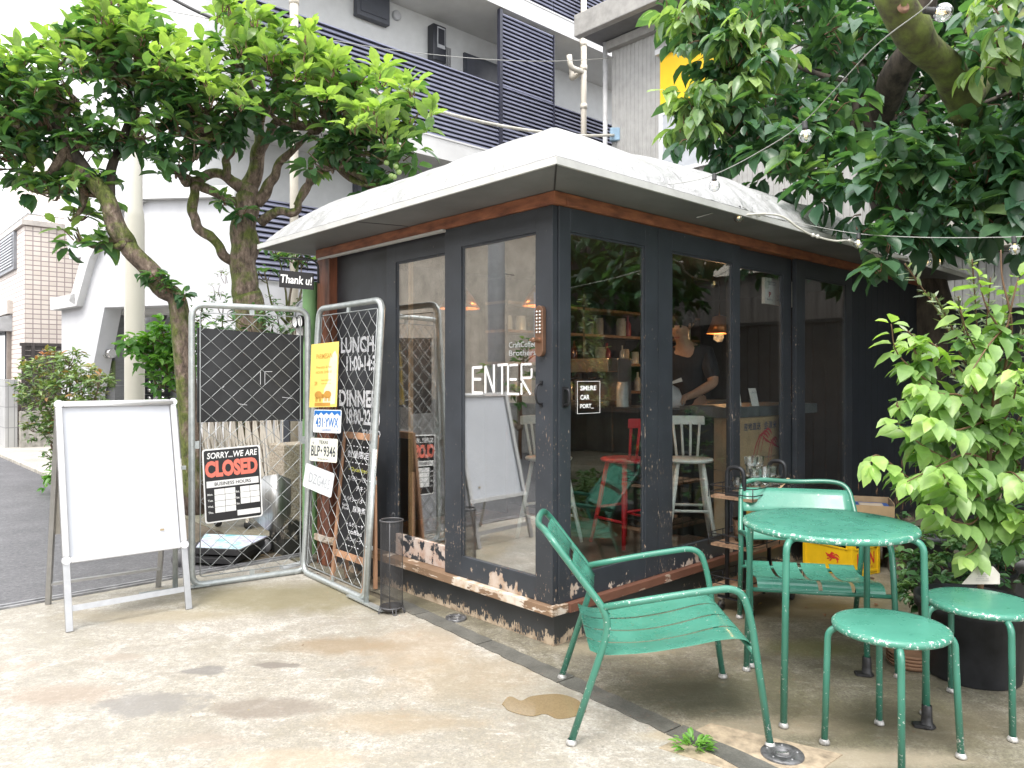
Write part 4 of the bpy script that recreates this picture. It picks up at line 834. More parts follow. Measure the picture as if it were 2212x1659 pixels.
def round_piece(name, label, cat, loc, r, h, rl, rz, legs, group=None, tape=()):
    o = thing(name, label, cat, loc, rz, group)
    MB().lathe([(.001, h-.001), (r*.6, h), (r-.018, h), (r-.012, h-.001)], (0, 0, 0), 64).build('top' if cat == 'table' else 'seat', GS, o)
    MB().lathe([(r-.013+.013*math.cos(a), h-.014+.014*math.sin(a)) for a in [PI/2-PI*1.15*i/10 for i in range(11)]]+[(r-.022, h-.020), (r-.03, h-.008)], (0, 0, 0), 64).build('rim', GRM, o)
    u0 = MB().lathe([(r-.03, h-.006), (.001, h-.006)], (0, 0, 0), 32); u0.build('underside', GP, o)
    for i, (fx, fy) in enumerate(legs):
        d = Vector((fx, fy, 0)); L_ = d.length; d.normalize(); k_ = min(1, L_/(rl+.01))
        P = [d*(rl*.55)+Vector((0, 0, h-.022)), d*(rl-.012)+Vector((0, 0, h-.024)), d*(rl+.006)+Vector((0, 0, h-.12)), Vector((fx, fy, .012))]
        P[1] = d*(rl+.004)+Vector((0, 0, h-.028))
        lg = MB().tube(rpath(P, [0, .055, .05, 0], 7), TR if cat == 'table' else .0125, 12).build('leg', GP, o)
        if i in tape:
            q = MB(); q.lathe([(.030, .0), (.034, .006), (.022, .018), (.020, .05), (.0195, .085), (.0165, .088)], (fx, fy, 0), 9); q.poly([(fx-.055, fy-.012, .002), (fx, fy-.03, .002), (fx, fy+.02, .002), (fx-.05, fy+.022, .002)], (0, 0, .012)); q.build('tape_wrap', TAPE, lg)
        else: MB().lathe([(.014, .0), (.0195, .002), (.0195, .009), (.0155, .018), (.013, .020)], (fx, fy, 0), 14).build('foot_cap', CAP, lg)
    return o
tb = round_piece('round_table', 'round green steel table with chipped rim between the armchairs and stools', 'table', (1.375, 3.26, 0), .357, .765, .372, 0, [(-.293, -.272), (-.262, .302), (.285, .248), (.28, -.268)], tape=(2, 3))
s1 = round_piece('green_stool', 'front green stool with a scratched round seat, nearest the camera', 'stool', (1.413, 2.80, 0), .204, .474, .214, 0, [(-.224, .054), (.062, .212), (.232, -.052), (-.07, -.215)], 'green round stools')
s2 = dup(s1, (1.935, 3.10, 0), math.radians(14), 'rear green stool standing in front of the big black plant pot')
# ================================================================ SERVING CART
ct = thingK('serving_cart', 'black wire serving cart with three wooden shelves beside the kiosk wall', 'cart', 1.66, -.33, 0)
ca_ = K(1.66, -.33); CTM = PM[ct]
IRON = M('cart_iron', (.035, .037, .042), .45, .5, var=.15); SHW = M('cart_shelf_wood', (.34, .21, .13), .6, var=.25, scale=8, stretch=(1, 6, 1), bmp=.2)
S0, S1, T0, T1 = 1.20, 1.70, -.46, -.19
def cb(m, name, mat, par=ct): return m.build(name, mat, par, 'K')
for s_ in (S0, S1):
    P = [(s_, T0, .09), (s_, T0, .86), (s_, (T0+T1)/2-.05, .86)]
    for ta, tb_ in ((T0+.02, T0+.10), (T1-.10, T1-.02)): pass
    tc0 = (T0+T1)/2
    cb(MB().tube(rpath([(s_, tc0-.055, .08), (s_, tc0-.055, .86), (s_, tc0+.055, .86), (s_, tc0+.055, .08)], .05, 7), .0135, 10), 'handle_post', IRON)
    cb(MB().box((s_-.006, tc0-.05, .66), (s_+.006, tc0+.05, .72)), 'handle_plate', IRON)
for z in (.675, .39, .14):
    cb(MB().box((S0-.05, T0, z), (S1+.05, T1, z+.014)), 'shelf_board', SHW)
    m = MB()
    for zz in (z+.035, z+.075): m.tube(rpath([(S0-.06, T0-.01, zz), (S1+.06, T0-.01, zz), (S1+.06, T1+.01, zz), (S0-.06, T1+.01, zz)], .04, 5, closed=True), .0032, 6, closed=True)
    for s_ in (S0-.06, S0+.1, S0+.25, S1-.1, S1+.06):
        for t_ in (T0-.01, T1+.01): m.tube([(s_, t_, z+.005), (s_, t_, z+.075)], .003, 5)
    cb(m, 'wire_rail', IRON)
for s_ in (S0, S1):
    for t_ in (T0+.04, T1-.04):
        w_ = cb(MB().lathe([(.001, -.012), (.024, -.012), (.028, -.008), (.028, .008), (.024, .012), (.001, .012)], (s_, t_, .030), 16, ((1, 0, 0), (0, 0, 1), (0, 1, 0))), 'caster_wheel', M('rubber', (.02, .02, .02), .6))
        MB().box((s_-.016, t_-.016, .04), (s_+.012, t_-.013, .075)).box((s_-.016, t_-.016, .072), (s_+.016, t_+.016, .078)).build('caster_fork', STEEL, w_, 'K')
    cb(MB().bar((s_, T0+.02, .083), (s_, T1-.02, .083), .02, .01), 'base_bar', IRON)
m, n, b = newmat('tumbler_glass'); n.nodes.remove(b); out = n.nodes["Material Output"]
g = nd(n, "ShaderNodeNewGeometry"); vd = nd(n, "ShaderNodeVectorMath", operation='DOT_PRODUCT'); n.links.new(g.outputs['Incoming'], vd.inputs[0]); n.links.new(g.outputs['Normal'], vd.inputs[1])
fz = mth(n, 'ADD', mth(n, 'MULTIPLY', mth(n, 'POWER', mth(n, 'SUBTRACT', 1., mth(n, 'ABSOLUTE', vd.outputs['Value'])), 2.2), .9), .10)
t = nd(n, "ShaderNodeBsdfTransparent"); t.inputs[0].default_value = (.93, .95, .95, 1); gl = nd(n, "ShaderNodeBsdfGlossy"); gl.inputs['Roughness'].default_value = .05
mx = nd(n, "ShaderNodeMixShader"); n.links.new(fz, mx.inputs[0]); n.links.new(t.outputs[0], mx.inputs[1]); n.links.new(gl.outputs[0], mx.inputs[2]); n.links.new(mx.outputs[0], out.inputs[0])
TG = MATS['tumbler_glass']
gs0 = None
gpos = [(1.50, -.40, 0, 'left'), (1.585, -.41, 0, 'middle'), (1.67, -.40, 0, 'right'), (1.52, -.28, 0, 'rear left'), (1.61, -.28, 0, 'rear'), (1.50, -.40, 1, ''), (1.585, -.41, 1, ''), (1.67, -.40, 1, ''), (1.76, -.38, 0, ''), (1.55, -.34, 2, ''), (1.63, -.34, 2, '')]
for i, (s_, t_, l_, _) in enumerate(gpos):
    z = .690+l_*.062; s_ -= .20
    lab = 'clear glass tumbler in the stacked group on the cart top'
    if gs0 is None:
        m = MB(); prof = [(.001, .0), (.026, .0), (.028, .004), (.029, .04), (.036, .055), (.040, .10), (.037, .10), (.033, .058), (.026, .04), (.024, .010), (.001, .010)]
        gs0 = m.lathe(prof, (0, 0, 0), 12, smooth=False).build('glass_tumbler', TG, None); gs0.location = K(s_, t_, z)
        tag(gs0, lab, 'glass', 'stacked tumblers on the cart')
    else:
        o = gs0.copy(); C.objects.link(o); o.location = K(s_, t_, z); o.rotation_euler = (0, 0, i*1.3)
a_, b_ = K(1.38, -.48, .71), K(1.58, -.46, .775)
tag(MB().bar(a_, b_, .018, .004).build('wooden_spatula', M('pale_wood', (.55, .40, .24), .6), None, 'W'), 'pale wooden spatula leaning on the tumblers on the cart', 'utensil')
m = MB()
rr = random.Random(5)
bk = thingK('wicker_basket', 'small brown wicker basket on the middle shelf of the cart', 'basket', 1.5, -.33, .415); MB().lathe([(.001, 0), (.09, .002), (.105, .13), (.10, .13), (.085, .01), (.001, .008)], (1.36, -.33, .406), 20).build('basket_body', M('wicker', (.20, .13, .08), .8, var=.5, scale=40, bmp=.8, bscale=60), bk, 'K')
# ================================================================ BEER CRATE, CARTON
kq = gr(1840, 1250); CR = math.radians(-60)
cr = thing('beer_crate', 'yellow plastic beer crate full of dark bottles on the ground behind the table', 'crate', (kq.x, kq.y, 0), CR)
YEL2 = M('crate_yellow', (.80, .50, .012), .4, var=.08, scale=5); LBL = M('crate_red', (.62, .03, .03), .5)
# local: corner at origin, long side along -x, short side along +y
LX, LY, HH = .395, .30, .30; t_ = .016
m = MB(); m.box((-LX, 0, .0), (0, LY, .02))
def cwall(P):            # P(u, z, d): panel with a hand hole, u in 0..1
    for (u0, u1, z0, z1) in ((0, 1, .02, .185), (0, .12, .185, .285), (.88, 1, .185, .285), (0, 1, .268, .30)): m.poly([P(u0, z0), P(u1, z0), P(u1, z1), P(u0, z1)], P.off)
class PP:
    def __init__(s, o, d, off): s.o, s.d, s.off = Vector(o), Vector(d), Vector(off)
    def __call__(s, u, z): return s.o+s.d*u+Vector((0, 0, z))
for P in (PP((-LX, 0, 0), (LX, 0, 0), (0, t_, 0)), PP((-LX, LY, 0), (LX, 0, 0), (0, -t_, 0)), PP((0, t_, 0), (0, LY-2*t_, 0), (-t_, 0, 0)), PP((-LX, t_, 0), (0, LY-2*t_, 0), (t_, 0, 0))): cwall(P)
m.build('crate_body', YEL2, cr, bev=.003)
m = MB()
for a, b_ in (((-LX-.006, -.006, .19), (.006, .0, .20)), ((-LX-.006, -.006, .285), (.006, .0, .30)), ((.0, -.006, .19), (.006, LY+.006, .20)), ((.0, -.006, .285), (.006, LY+.006, .30)), ((-.028, -.006, .0), (.006, .0, .285)), ((.0, .0, .0), (.006, .028, .285)), ((-LX-.006, -.006, .0), (-LX+.02, .0, .285)), ((0, LY-.022, 0), (.006, LY+.006, .285)), ((-LX, -.004, .02), (0, .0, .035)), ((0, 0, .02), (.004, LY, .035))): m.box(a, b_)
m.build('crate_rib', YEL2, cr, bev=.002)
BB = M('beer_bottle', (.018, .010, .008), .1, coat=.5)
for i in range(5):
    for j in range(4): MB().lathe([(.03, .0), (.031, .01), (.031, .17), (.015, .215), (.013, .262), (.015, .268), (.013, .275), (.001, .275)], (-.055-i*.071, .05+j*.066, .021), 12).build('bottle', BB, cr)
text('lettering', 'KIRIN', (.0015, LY/2, .12), (0, 1, 0), (0, 0, 1), .19, .085, LBL, cr, 'L', bold=.02); text('lettering', '75-86   RX', (.0015, LY/2, .06), (0, 1, 0), (0, 0, 1), .16, .014, LBL, cr, 'L')
m = MB()                                              # red emblem: a leaping beast with mane and tail, facing left
def blob(pts): m.poly([(-LX/2+.05+x*.001, -.0015, .115+z*.001) for x, z in pts], (0, .0008, 0))
blob([(-52, 8), (-40, 20), (-30, 18), (-18, 26), (-4, 22), (10, 12), (28, 10), (44, 2), (52, -8), (40, -6), (22, -2), (4, -8), (-14, -4), (-28, -10), (-34, 0), (-46, 0)])
blob([(4, 20), (26, 32), (44, 22), (54, 6), (40, 16), (22, 22), (10, 14)]); blob([(-36, -6), (-54, -16), (-62, -12), (-46, -20), (-28, -12)]); blob([(-16, -6), (-30, -24), (-36, -26), (-20, -28), (-8, -8)])
blob([(24, -4), (34, -24), (26, -28), (42, -28), (38, -6)]); blob([(-44, 20), (-58, 26), (-64, 22), (-56, 14), (-50, 10)]); blob([(-24, 24), (-14, 38), (2, 36), (14, 28), (0, 26), (-10, 22)])
m.build('emblem', LBL, cr)
cq = at(1862, 1104, 5.60)
cx_ = thing('open_carton', 'shallow cardboard carton with blue contents beside the dark board wall', 'carton', (cq.x, cq.y, 0), math.radians(-20))
zt = cq.z+.09; m = MB()
for a, b_ in (((-.24, -.16, zt-.28), (.2, -.155, zt-.02)), ((-.24, .155, zt-.28), (.2, .16, zt)), ((-.24, -.155, zt-.28), (-.235, .155, zt-.01)), ((.195, -.155, zt-.28), (.2, .155, zt)), ((-.235, -.155, zt-.28), (.195, .155, zt-.27))): m.box(a, b_)
m.build('carton_body', CARD, cx_); MB().box((-.23, -.15, zt-.27), (.19, .15, zt-.04)).build('blue_bag', M('blue_print', (.02, .10, .36), .5, var=.2), cx_, bev=.02); MB().box((-.02, -.08, zt-.039), (.14, .06, zt-.034)).build('paper_slip', M('kraft_slip', (.5, .42, .33), .7), cx_)
st_ = thing('wooden_pallet', 'weathered wooden pallet supporting the open carton', 'pallet', (cq.x, cq.y, 0), math.radians(-20)); zb = zt-.285
m = MB()
for i in range(4): m.box((-.27, -.2+i*.11, zb-.02), (.25, -.12+i*.11, zb))
for i in range(3): m.box((-.26+i*.21, -.2, 0), (-.20+i*.21, .21, zb-.021))
m.build('pallet_boards', M('grey_wood', (.22, .18, .14), .8, var=.3, scale=10, bmp=.3), st_)
# ================================================================ WHITE A-FRAME BOARD
f0, f1, r0, r1 = gr(150, 1365), gr(408, 1316), gr(104, 1305), gr(342, 1268)
ab = thing('sandwich_board', 'blank white A-frame sandwich board with aluminium legs on the patio edge', 'signboard', ((f0.x+r1.x)/2, (f0.y+r1.y)/2, 0))
WBD = M('whiteboard', (.50, .515, .55), .28, var=.05, scale=1.5); AF = M('alu_frame', (.40, .40, .40), .35, .75, var=.06, scale=20); AFW = M('white_frame', (.52, .52, .52), .35, .3, var=.03)
u = (f1-f0).normalized(); topL = (f0+r0)/2+Vector((0, 0, 1.232)); topR = (f1+r1)/2+Vector((0, 0, 1.232))
def panel(p0, p1, tl, tr, name, front, off=0.):
    W_ = (p1-p0).length; uu = (p1-p0).normalized(); up_ = (tl-p0).normalized(); nn = uu.cross(up_)
    L_ = (tl-p0).length; z0 = .30 if front else .30
    for q in (p0, p1): MB().bar(q, q+(tl-p0), .036, .022, up=nn).build('leg', AF, ab, 'W', bev=.002)
    a = p0+up_*(z0*L_); O = a-nn*.0; hh = L_*(1-z0)
    MB().poly([O+uu*.02, O+uu*(W_-.02), O+uu*(W_-.02)+up_*(hh-.01), O+uu*.02+up_*(hh-.01)], -nn*.008 if not front else nn*-.008).build('board_face' if front else 'rear_board', WBD if front else AFW, ab, 'W')
    m = MB(); fw = .034; h0 = nn*.006
    o2 = O+nn*.0115
    for pa, pb in ((o2-up_*.0, o2+uu*W_), (o2+up_*hh, o2+uu*W_+up_*hh)): m.bar(pa+uu*.022, pb-uu*.022, fw, .018, up=nn)
    for pa, pb in ((o2, o2+up_*hh), (o2+uu*W_, o2+uu*W_+up_*hh)): m.bar(pa+up_*.022, pb-up_*.022, fw, .018, up=nn)
    m.build('board_frame', AFW, ab, 'W', bev=.004)
    m = MB()
    for q in (o2, o2+uu*W_, o2+up_*hh, o2+uu*W_+up_*hh): m.tube([q-nn*.0105, q+nn*.0105], .024, 14)
    m.build('corner_cap', M('corner_cap_clear', (.62, .62, .63), .25, .2), ab, 'W')
    q = p0+up_*(.095*L_); MB().bar(q+uu*.018-nn*.006, q+uu*(W_-.018)-nn*.006, .032, .014, up=nn).build('cross_bar', AF, ab, 'W')
panel(f0, f1, topL, topR, 'f', True); 
W_ = (r1-r0).length; uu = (r1-r0).normalized()
for q, tq in ((r0, topL), (r1, topR)): MB().bar(q, tq-Vector((0, 0, .03)), .03, .022, up=(0, 1, 0)).build('leg', AF, ab, 'W', bev=.002)
q0, q1 = r0.lerp(topL, .105), r1.lerp(topR, .105); MB().bar(q0, q1, .03, .016, up=(0, 0, 1)).build('cross_bar', AF, ab, 'W')
q0, q1, q2, q3 = r0.lerp(topL, .36), r1.lerp(topR, .36), r1.lerp(topR, .97), r0.lerp(topL, .97); MB().poly([q0, q1, q2, q3], (-.006, .006, 0)).build('rear_board', M('rear_board_beige', (.50, .47, .42), .6), ab, 'W')
q_ = f0.lerp(f1, .84).lerp(topL.lerp(topR, .84), .385); MB().obox(q_+Vector((-.012, -.012, 0)), (.018, .012, 0), (.001, -.001, 0), (0, 0, .012)).build('tape_residue', M('old_tape', (.45, .36, .22), .7), ab, 'W')
m = MB().tube([topL, topR], .016, 10); m.build('hinge_tube', AFW, ab, 'W')

# ================================================================ CHAIN LINK GATE PANELS
m, n, b = newmat('galvanised'); n.links.new(ramp(n, noise(n, 18, 5, .7), [(.3, (.33, .36, .36)), (.7, (.50, .53, .52))]), b.inputs['Base Color']); b.inputs['Metallic'].default_value = .55; b.inputs['Roughness'].default_value = .42
GV = MATS['galvanised']; WIRE = M('galvanised_wire', (.36, .38, .38), .4, .6, var=.1)
def gate(label, O, R_, lean, h, cell=.134):
    """O bottom left, R_ bottom right; lean is added to the top"""
    O, R_ = Vector(O), Vector(R_); u = (R_-O); wd = u.length; u.normalize(); up_ = (Vector((0, 0, h))+Vector(lean)).normalized(); nn = u.cross(up_).normalized(); hh = (Vector((0, 0, h))+Vector(lean)).length
    g_ = thing('chain_link_panel', label, 'gate panel', tuple((O+R_)/2*1)[:2]+(0,))
    P = lambda a, c, d=0: O+u*a+up_*c+nn*d
    MB().tube(rpath([P(0, 0), P(wd, 0), P(wd, hh), P(0, hh)], .085, 7, closed=True), .0205, 12, closed=True).build('pipe_frame', GV, g_, 'W')
    e = .052; MB().tube(rpath([P(e, e), P(wd-e, e), P(wd-e, hh-e), P(e, hh-e)], .01, 1, closed=True), .004, 6, closed=True).build('tension_rod', WIRE, g_, 'W')
    m = MB(); n_ = max(1, round((wd-2*e)/cell)); cw = (wd-2*e)/n_; nr = round((hh-2*e)/cell/.95); chh = (hh-2*e)/nr
    rg = random.Random(2)
    for i in range(2*n_):
        # each wire zigzags up inside half a cell on either side of x
        x0 = e+cw*i/2; pts = []
        for j in range(2*nr+1):
            x = x0+(cw/2 if (i+j) % 2 else 0); x = min(max(x, e), wd-e)
            pts.append(P(x, e+chh*j/2, .004*(1 if j % 2 else -1)))
        Q = []
        for j, p in enumerate(pts):
            if 0 < j < len(pts)-1: Q += [p.lerp(pts[j-1], .13), p+up_*rg.uniform(-.002, .002), p.lerp(pts[j+1], .13)]
            else: Q.append(p)
        m.tube(Q, .0020, 5, cap=False)
    m.build('wire_mesh', WIRE, g_, 'W')
    m = MB()
    for a, c in ((wd*.5, hh-.03), (wd*.5, .03), (.03, hh*.5), (wd-.03, hh*.5)): m.obox(P(a, c), u*.03, up_*.05, nn*.012)
    m.build('rod_clip', GV, g_, 'W')
    return g_, P, u, up_, nn, wd, hh
G1, P1, u1, up1, n1, w1_, h1_ = gate('galvanised chain-link gate panel carrying the closed sign, left of the pair', (-2.105, 4.93, .02), (-1.455, 5.34, .02), (0, .0, 0), 1.85)
G2, P2, u2, up2, n2, w2_, h2_ = gate('galvanised chain-link gate panel with the number plates, leaning by the kiosk wall', (-1.475, 5.30, .02), (-.905, 4.63, .02), (.092, .080, 0), 1.86)
bp_ = thing('black_board_panel', 'plain black painted board fixed behind the left chain-link panel', 'board', tuple(P1(w1_/2, 0))[:2]+(1.0,))
a, b_ = P1(.04, 1.07, -.04), P1(w1_-.02, 1.07, -.04); MB().poly([a, b_, P1(w1_-.02, 1.67, -.04), P1(.04, 1.70, -.04)], -n1*.012).build('board', M('blackboard', (.022, .023, .025), .55, var=.35, scale=3, bmp=.1), bp_, 'W')
m = MB()
for p_ in ((.48, 1.32, .48, 1.41), (.48, 1.41, .53, 1.41), (.45, 1.32, .45, 1.41), (.20, 1.30, .21, 1.31), (.6, 1.23, .67, 1.22), (.3, 1.19, .36, 1.18)): m.bar(P1(p_[0], p_[1], -.039), P1(p_[2], p_[3], -.039), .003, .001, up=n1)
m.build('chalk_mark', CH, bp_, 'W')
# gate pipes, clamps and ground feet
def clamp_pipe(label, P, x, z1, nn, off, u_, flip=1):
    o = thing('gate_stand', label, 'stand', tuple(P(x, 0, off))[:2]+(0,)); b0 = P(x, 0, off); b0.z = .01
    MB().tube([b0, P(x, z1, off)], .0165, 12).build('stand_pipe', GV, o, 'W')
    MB().obox(b0+Vector((0, 0, .004)), u_*.42, nn*.05, (0, 0, .008)).build('foot_plate', GV, o, 'W')
    m = MB()
    for z in (z1*.35, z1*.78): m.obox(P(x-.022*flip, z, off*.5), u_*.085, nn*.008, (0, 0, .026)); m.lathe([(.008, 0), (.008, .012), (.004, .02)], P(x-.02*flip, z, off*.5)+nn*.006, 8, (u_, (0, 0, 1), nn))
    m.build('pipe_clamp', GV, o, 'W'); return o
clamp_pipe('short galvanised stand pipe clamped at the right edge of the leaning panel', P2, w2_+.045, .93, n2, .02, u2)
clamp_pipe('galvanised stand pipe on a foot plate behind the white sandwich board', P1, -.10, 1.0, n1, .0, Vector((u1.x, u1.y, 0)), -1)
# closed sign
def signplane(P, a0, c0, wd, ht, off, rot, th=.004):
    """local frame on a gate panel: returns point(x, y) with x, y in metres from the sign centre"""
    ca__, sa__ = math.cos(rot), math.sin(rot)
    return lambda x, y, d=0.: P(a0+x*ca__-y*sa__, c0+x*sa__+y*ca__, off+d)
def rrect(S, x0, y0, x1, y1, r, d=0., n_=5):
    out = []
    for cx, cy, a0 in ((x1-r, y0+r, -PI/2), (x1-r, y1-r, 0), (x0+r, y1-r, PI/2), (x0+r, y0+r, PI)):
        for i in range(n_+1): a = a0+PI/2*i/n_; out.append(S(cx+r*math.cos(a), cy+r*math.sin(a), d))
    return out
S_0 = signplane(P1, .255, .655, .4, .52, .018, math.radians(2.5)); S = lambda x, y, d=0.: S_0(x*.94, y*.94, d); SX, SY = (S(1, 0)-S(0, 0)).normalized(), (S(0, 1)-S(0, 0)).normalized()
cs_ = thing('closed_sign', 'black and white closed sign with a blank business hours table hung on the mesh', 'sign', tuple(S(0, -.26)))
WS = M('sign_white', (.78, .78, .77), .35, var=.03); SB2 = M('sign_black', (.014, .014, .017), .3); SR = M('sign_faded_red', (.72, .17, .12), .4, var=.05)
MB().poly(rrect(S, -.198, -.262, .198, .262, .02), n1*.003).build('sign_plate', WS, cs_, 'W')
MB().poly(rrect(S, -.188, -.252, .188, .252, .015, .0034), n1*.0008).build('sign_field', SB2, cs_, 'W')
def stx(s, x, y, w_, h_, mt, bo=0., sh=0., nm='lettering'): return text(nm, s, S(x, y, .0046), SX, SY, w_*.94, h_*.94, mt, cs_, 'W', bold=bo, shear=sh, depth=.0008)
stx('SORRY...WE ARE', .005, .213, .345, .044, WS, .02, .15); stx('CLOSED', -.004, .118, .36, .118, SR, .055)
m = MB().poly([S(-.178, -.012, .0042), S(.178, -.012, .0042), S(.178, .034, .0042), S(-.178, .034, .0042)], n1*.0008)
for i in range(4):
    for j in range(2): x = -.128+j*.072; y = -.066-i*.0425; m.poly([S(x, y, .0042), S(x+.069, y, .0042), S(x+.069, y+.0395, .0042), S(x, y+.0395, .0042)], n1*.0008)
for i in range(3):
    for j in range(2): x = .048+j*.068; y = -.066-i*.0425; m.poly([S(x, y, .0042), S(x+.065, y, .0042), S(x+.065, y+.0395, .0042), S(x, y+.0395, .0042)], n1*.0008)
m.poly([S(.022, -.232, .0042), S(.181, -.232, .0042), S(.181, -.194, .0042), S(.022, -.194, .0042)], n1*.0008); m.build('hours_table', WS, cs_, 'W')
text('lettering', 'BUSINESS HOURS', S(0, .011, .0056), SX, SY, .235, .023, SB2, cs_, 'W', bold=.01)
for i, s in enumerate(('Mon.', 'Tue.', 'Wed.', 'Thu.')): stx(s, -.157, -.060-i*.0425, .036, .015, WS, .02)
for i, s in enumerate(('Fri.', 'Sat.', 'Sun.')): stx(s, .030, -.060-i*.0425, .024, .015, WS, .02)
# plates and poster on the leaning panel
up_u = Vector((.765, -.644, 0)); up_n = up_u.cross(up2).normalized()
def plate(name, label, cat, px_, py_, wd, ht, rot, mat, rnd=.012):
    r_ = ray(px_, py_); A_ = P2(0, 0, .055); C_ = Vector((0, 0, H0))+r_*((A_-Vector((0, 0, H0))).dot(n2)/r_.dot(n2)); c_, s__ = math.cos(rot), math.sin(rot)
    S_ = lambda x, y, d=0.: C_+up_u*(x*c_-y*s__)+up2*(x*s__+y*c_)+up_n*d; X, Y = (S_(1, 0)-S_(0, 0)).normalized(), (S_(0, 1)-S_(0, 0)).normalized()
    o = thing(name, label, cat, tuple(S_(0, -ht/2))); MB().poly(rrect(S_, -wd/2, -ht/2, wd/2, ht/2, rnd), up_n*.0025).build('plate', mat, o, 'W')
    tf = lambda s, x, y, w_, h_, mt, bo=0.: text('lettering', s, S_(x, y, .0032), X, Y, w_, h_, mt, o, 'W', bold=bo, depth=.0006); return o, S_, tf
PB = M('plate_blue', (.02, .16, .50), .4); PW_ = M('plate_white', (.72, .75, .76), .4, var=.06, scale=12); PG = M('plate_grey_ink', (.36, .37, .39), .5); PK = M('plate_ink', (.035, .045, .06), .5)
o, S_, tf = plate('yellow_poster', 'yellow printed cheese poster with two pigs fixed above the number plates', 'poster', 700, 810, .31, .44, .04, M('poster_yellow', (.82, .62, .16), .4, var=.08, scale=2), .004)
OC = M('poster_ochre', (.52, .27, .05), .6); PYW = M('poster_pale', (.80, .74, .50), .5)
MB().poly([S_(.00, -.19, .003), S_(.06, -.205, .003), S_(.135, -.20, .003), S_(.145, -.05, .003), S_(.145, .12, .003), S_(.12, .16, .003), S_(.075, .13, .003), S_(.05, .05, .003), S_(.055, -.04, .003), S_(.01, -.10, .003)], n2*.0005).build('poster_fade', PYW, o, 'W')
tf('PARMESAN', 0, .13, .18, .035, OC, .01); tf('Prosciutto & Ham', 0, .055, .17, .018, OC); tf('HOUSE CHEESE', 0, .02, .18, .016, OC); tf('28', -.085, -.055, .03, .025, OC); tf('hand made since', .03, -.035, .11, .012, OC); tf('fresh every day', .03, -.06, .11, .012, OC)
for sx in (-1, 1):
    m = MB(); cx = .052*sx; ps = [(cx+.042*math.cos(a), -.135+.026*math.sin(a)) for a in [2*PI*i/14 for i in range(14)]]; m.poly([S_(x, y, .0036) for x, y in ps], n2*.0005)
    hx = cx-sx*.045; m.poly([S_(hx+.016*math.cos(a), -.145+.015*math.sin(a), .0044) for a in [2*PI*i/10 for i in range(10)]], n2*.0005)
    for dx in (-.026, -.012, .014, .028): m.poly([S_(cx+dx-.004, -.182, .0036), S_(cx+dx+.004, -.182, .0036), S_(cx+dx+.005, -.15, .0036), S_(cx+dx-.005, -.15, .0036)], n2*.0005)
    m.build('pig_print', OC, o, 'W')
MB().poly([S_(-.09, -.212, .0036), S_(.085, -.212, .0036), S_(.085, -.19, .0036), S_(-.09, -.19, .0036)], n2*.0005).build('banner_print', OC, o, 'W')
o, S_, tf = plate('number_plate', 'white and blue mountain number plate reading 431 YWX', 'number plate', 707, 910, .305, .155, .02, PW_)
m = MB(); ridge = [(-.145, .03), (-.12, .05), (-.10, .038), (-.07, .06), (-.04, .04), (-.01, .058), (.02, .042), (.05, .062), (.08, .04), (.11, .055), (.145, .034)]
m.poly([S_(-.145, .071, .003)]+[S_(x, y, .003) for x, y in ridge]+[S_(.145, .071, .003)], n2*.0005); m.build('sky_print', PB, o, 'W'); tf('431·YWX', 0, -.008, .25, .066, PB, .015); tf('COLORADO', 0, -.058, .11, .014, PB); tf('2', -.12, -.058, .01, .014, PB); tf('14', .12, -.058, .016, .014, PB)
o, S_, tf = plate('number_plate', 'white Texas number plate reading BLP 9346', 'number plate', 699, 972, .305, .158, .02, M('plate_cream_white', (.72, .73, .64), .4, var=.08, scale=12))
tf('TEXAS', 0, .052, .10, .022, PK, .01); tf('BLP', -.085, -.008, .10, .07, PK, .012); tf('✦', -.02, -.005, .022, .026, PK); tf('9346', .07, -.008, .13, .07, PK, .012); tf('The Lone Star State', 0, -.06, .12, .010, PK); tf('★', -.115, .045, .03, .03, PG)
o, S_, tf = plate('number_plate', 'bent faded white number plate with pale lettering DZG465, lowest of the three', 'number plate', 688, 1037, .33, .165, -.15, M('plate_faded', (.70, .74, .76), .4, var=.08, scale=9), .016)
tf('DZG465', .015, -.002, .24, .07, M('plate_faint_ink', (.42, .44, .47), .5), .008); tf('BC', .12, -.06, .02, .01, PG)
# ================================================================ CHALKBOARD MENU (wooden A-frame)
c0, c1 = Vector((-1.20, 4.96, 0)), Vector((-.905, 4.80, 0)); 
c0 = Vector((-1.235, 5.12, 0)); c1 = c0+Vector((.37, -.40, 0))*.78; lean_ = Vector((.075, .075, 0)); hh_ = 1.02
uu = (c1-c0).normalized(); up_ = (lean_+Vector((0, 0, hh_))).normalized(); nn = uu.cross(up_); WDc = (c1-c0).length
cb_ = thing('chalkboard', 'wood-framed handwritten chalkboard menu leaning behind the mesh panel', 'chalkboard', (c0.x, c0.y, 0))
WD2 = M('frame_orange_wood', (.48, .27, .16), .55, var=.35, scale=8, stretch=(1, 1, .2), bmp=.2)
PC = lambda a, c, d=0: c0+uu*a+up_*c+nn*d
for a in (.015, WDc-.015): MB().bar(PC(a, 0), PC(a, hh_), .03, .022, up=nn).build('leg', WD2, cb_, 'W', bev=.002)
for c in (.20, hh_-.02): MB().bar(PC(.031, c), PC(WDc-.031, c), .045, .020, up=nn).build('cross_rail', WD2, cb_, 'W', bev=.002)
for a in (.03, WDc-.03): MB().bar(PC(a, .02, -.10), PC(a, .75, -.02), .026, .02, up=nn).build('rear_leg', WD2, cb_, 'W', bev=.002)
sl = MB().poly([PC(.031, .225, -.004), PC(WDc-.031, .225, -.004), PC(WDc-.031, hh_-.045, -.004), PC(.031, hh_-.045, -.004)], nn*.006).build('slate', M('slate_black', (.012, .013, .015), .3, var=.3, scale=5), cb_, 'W')
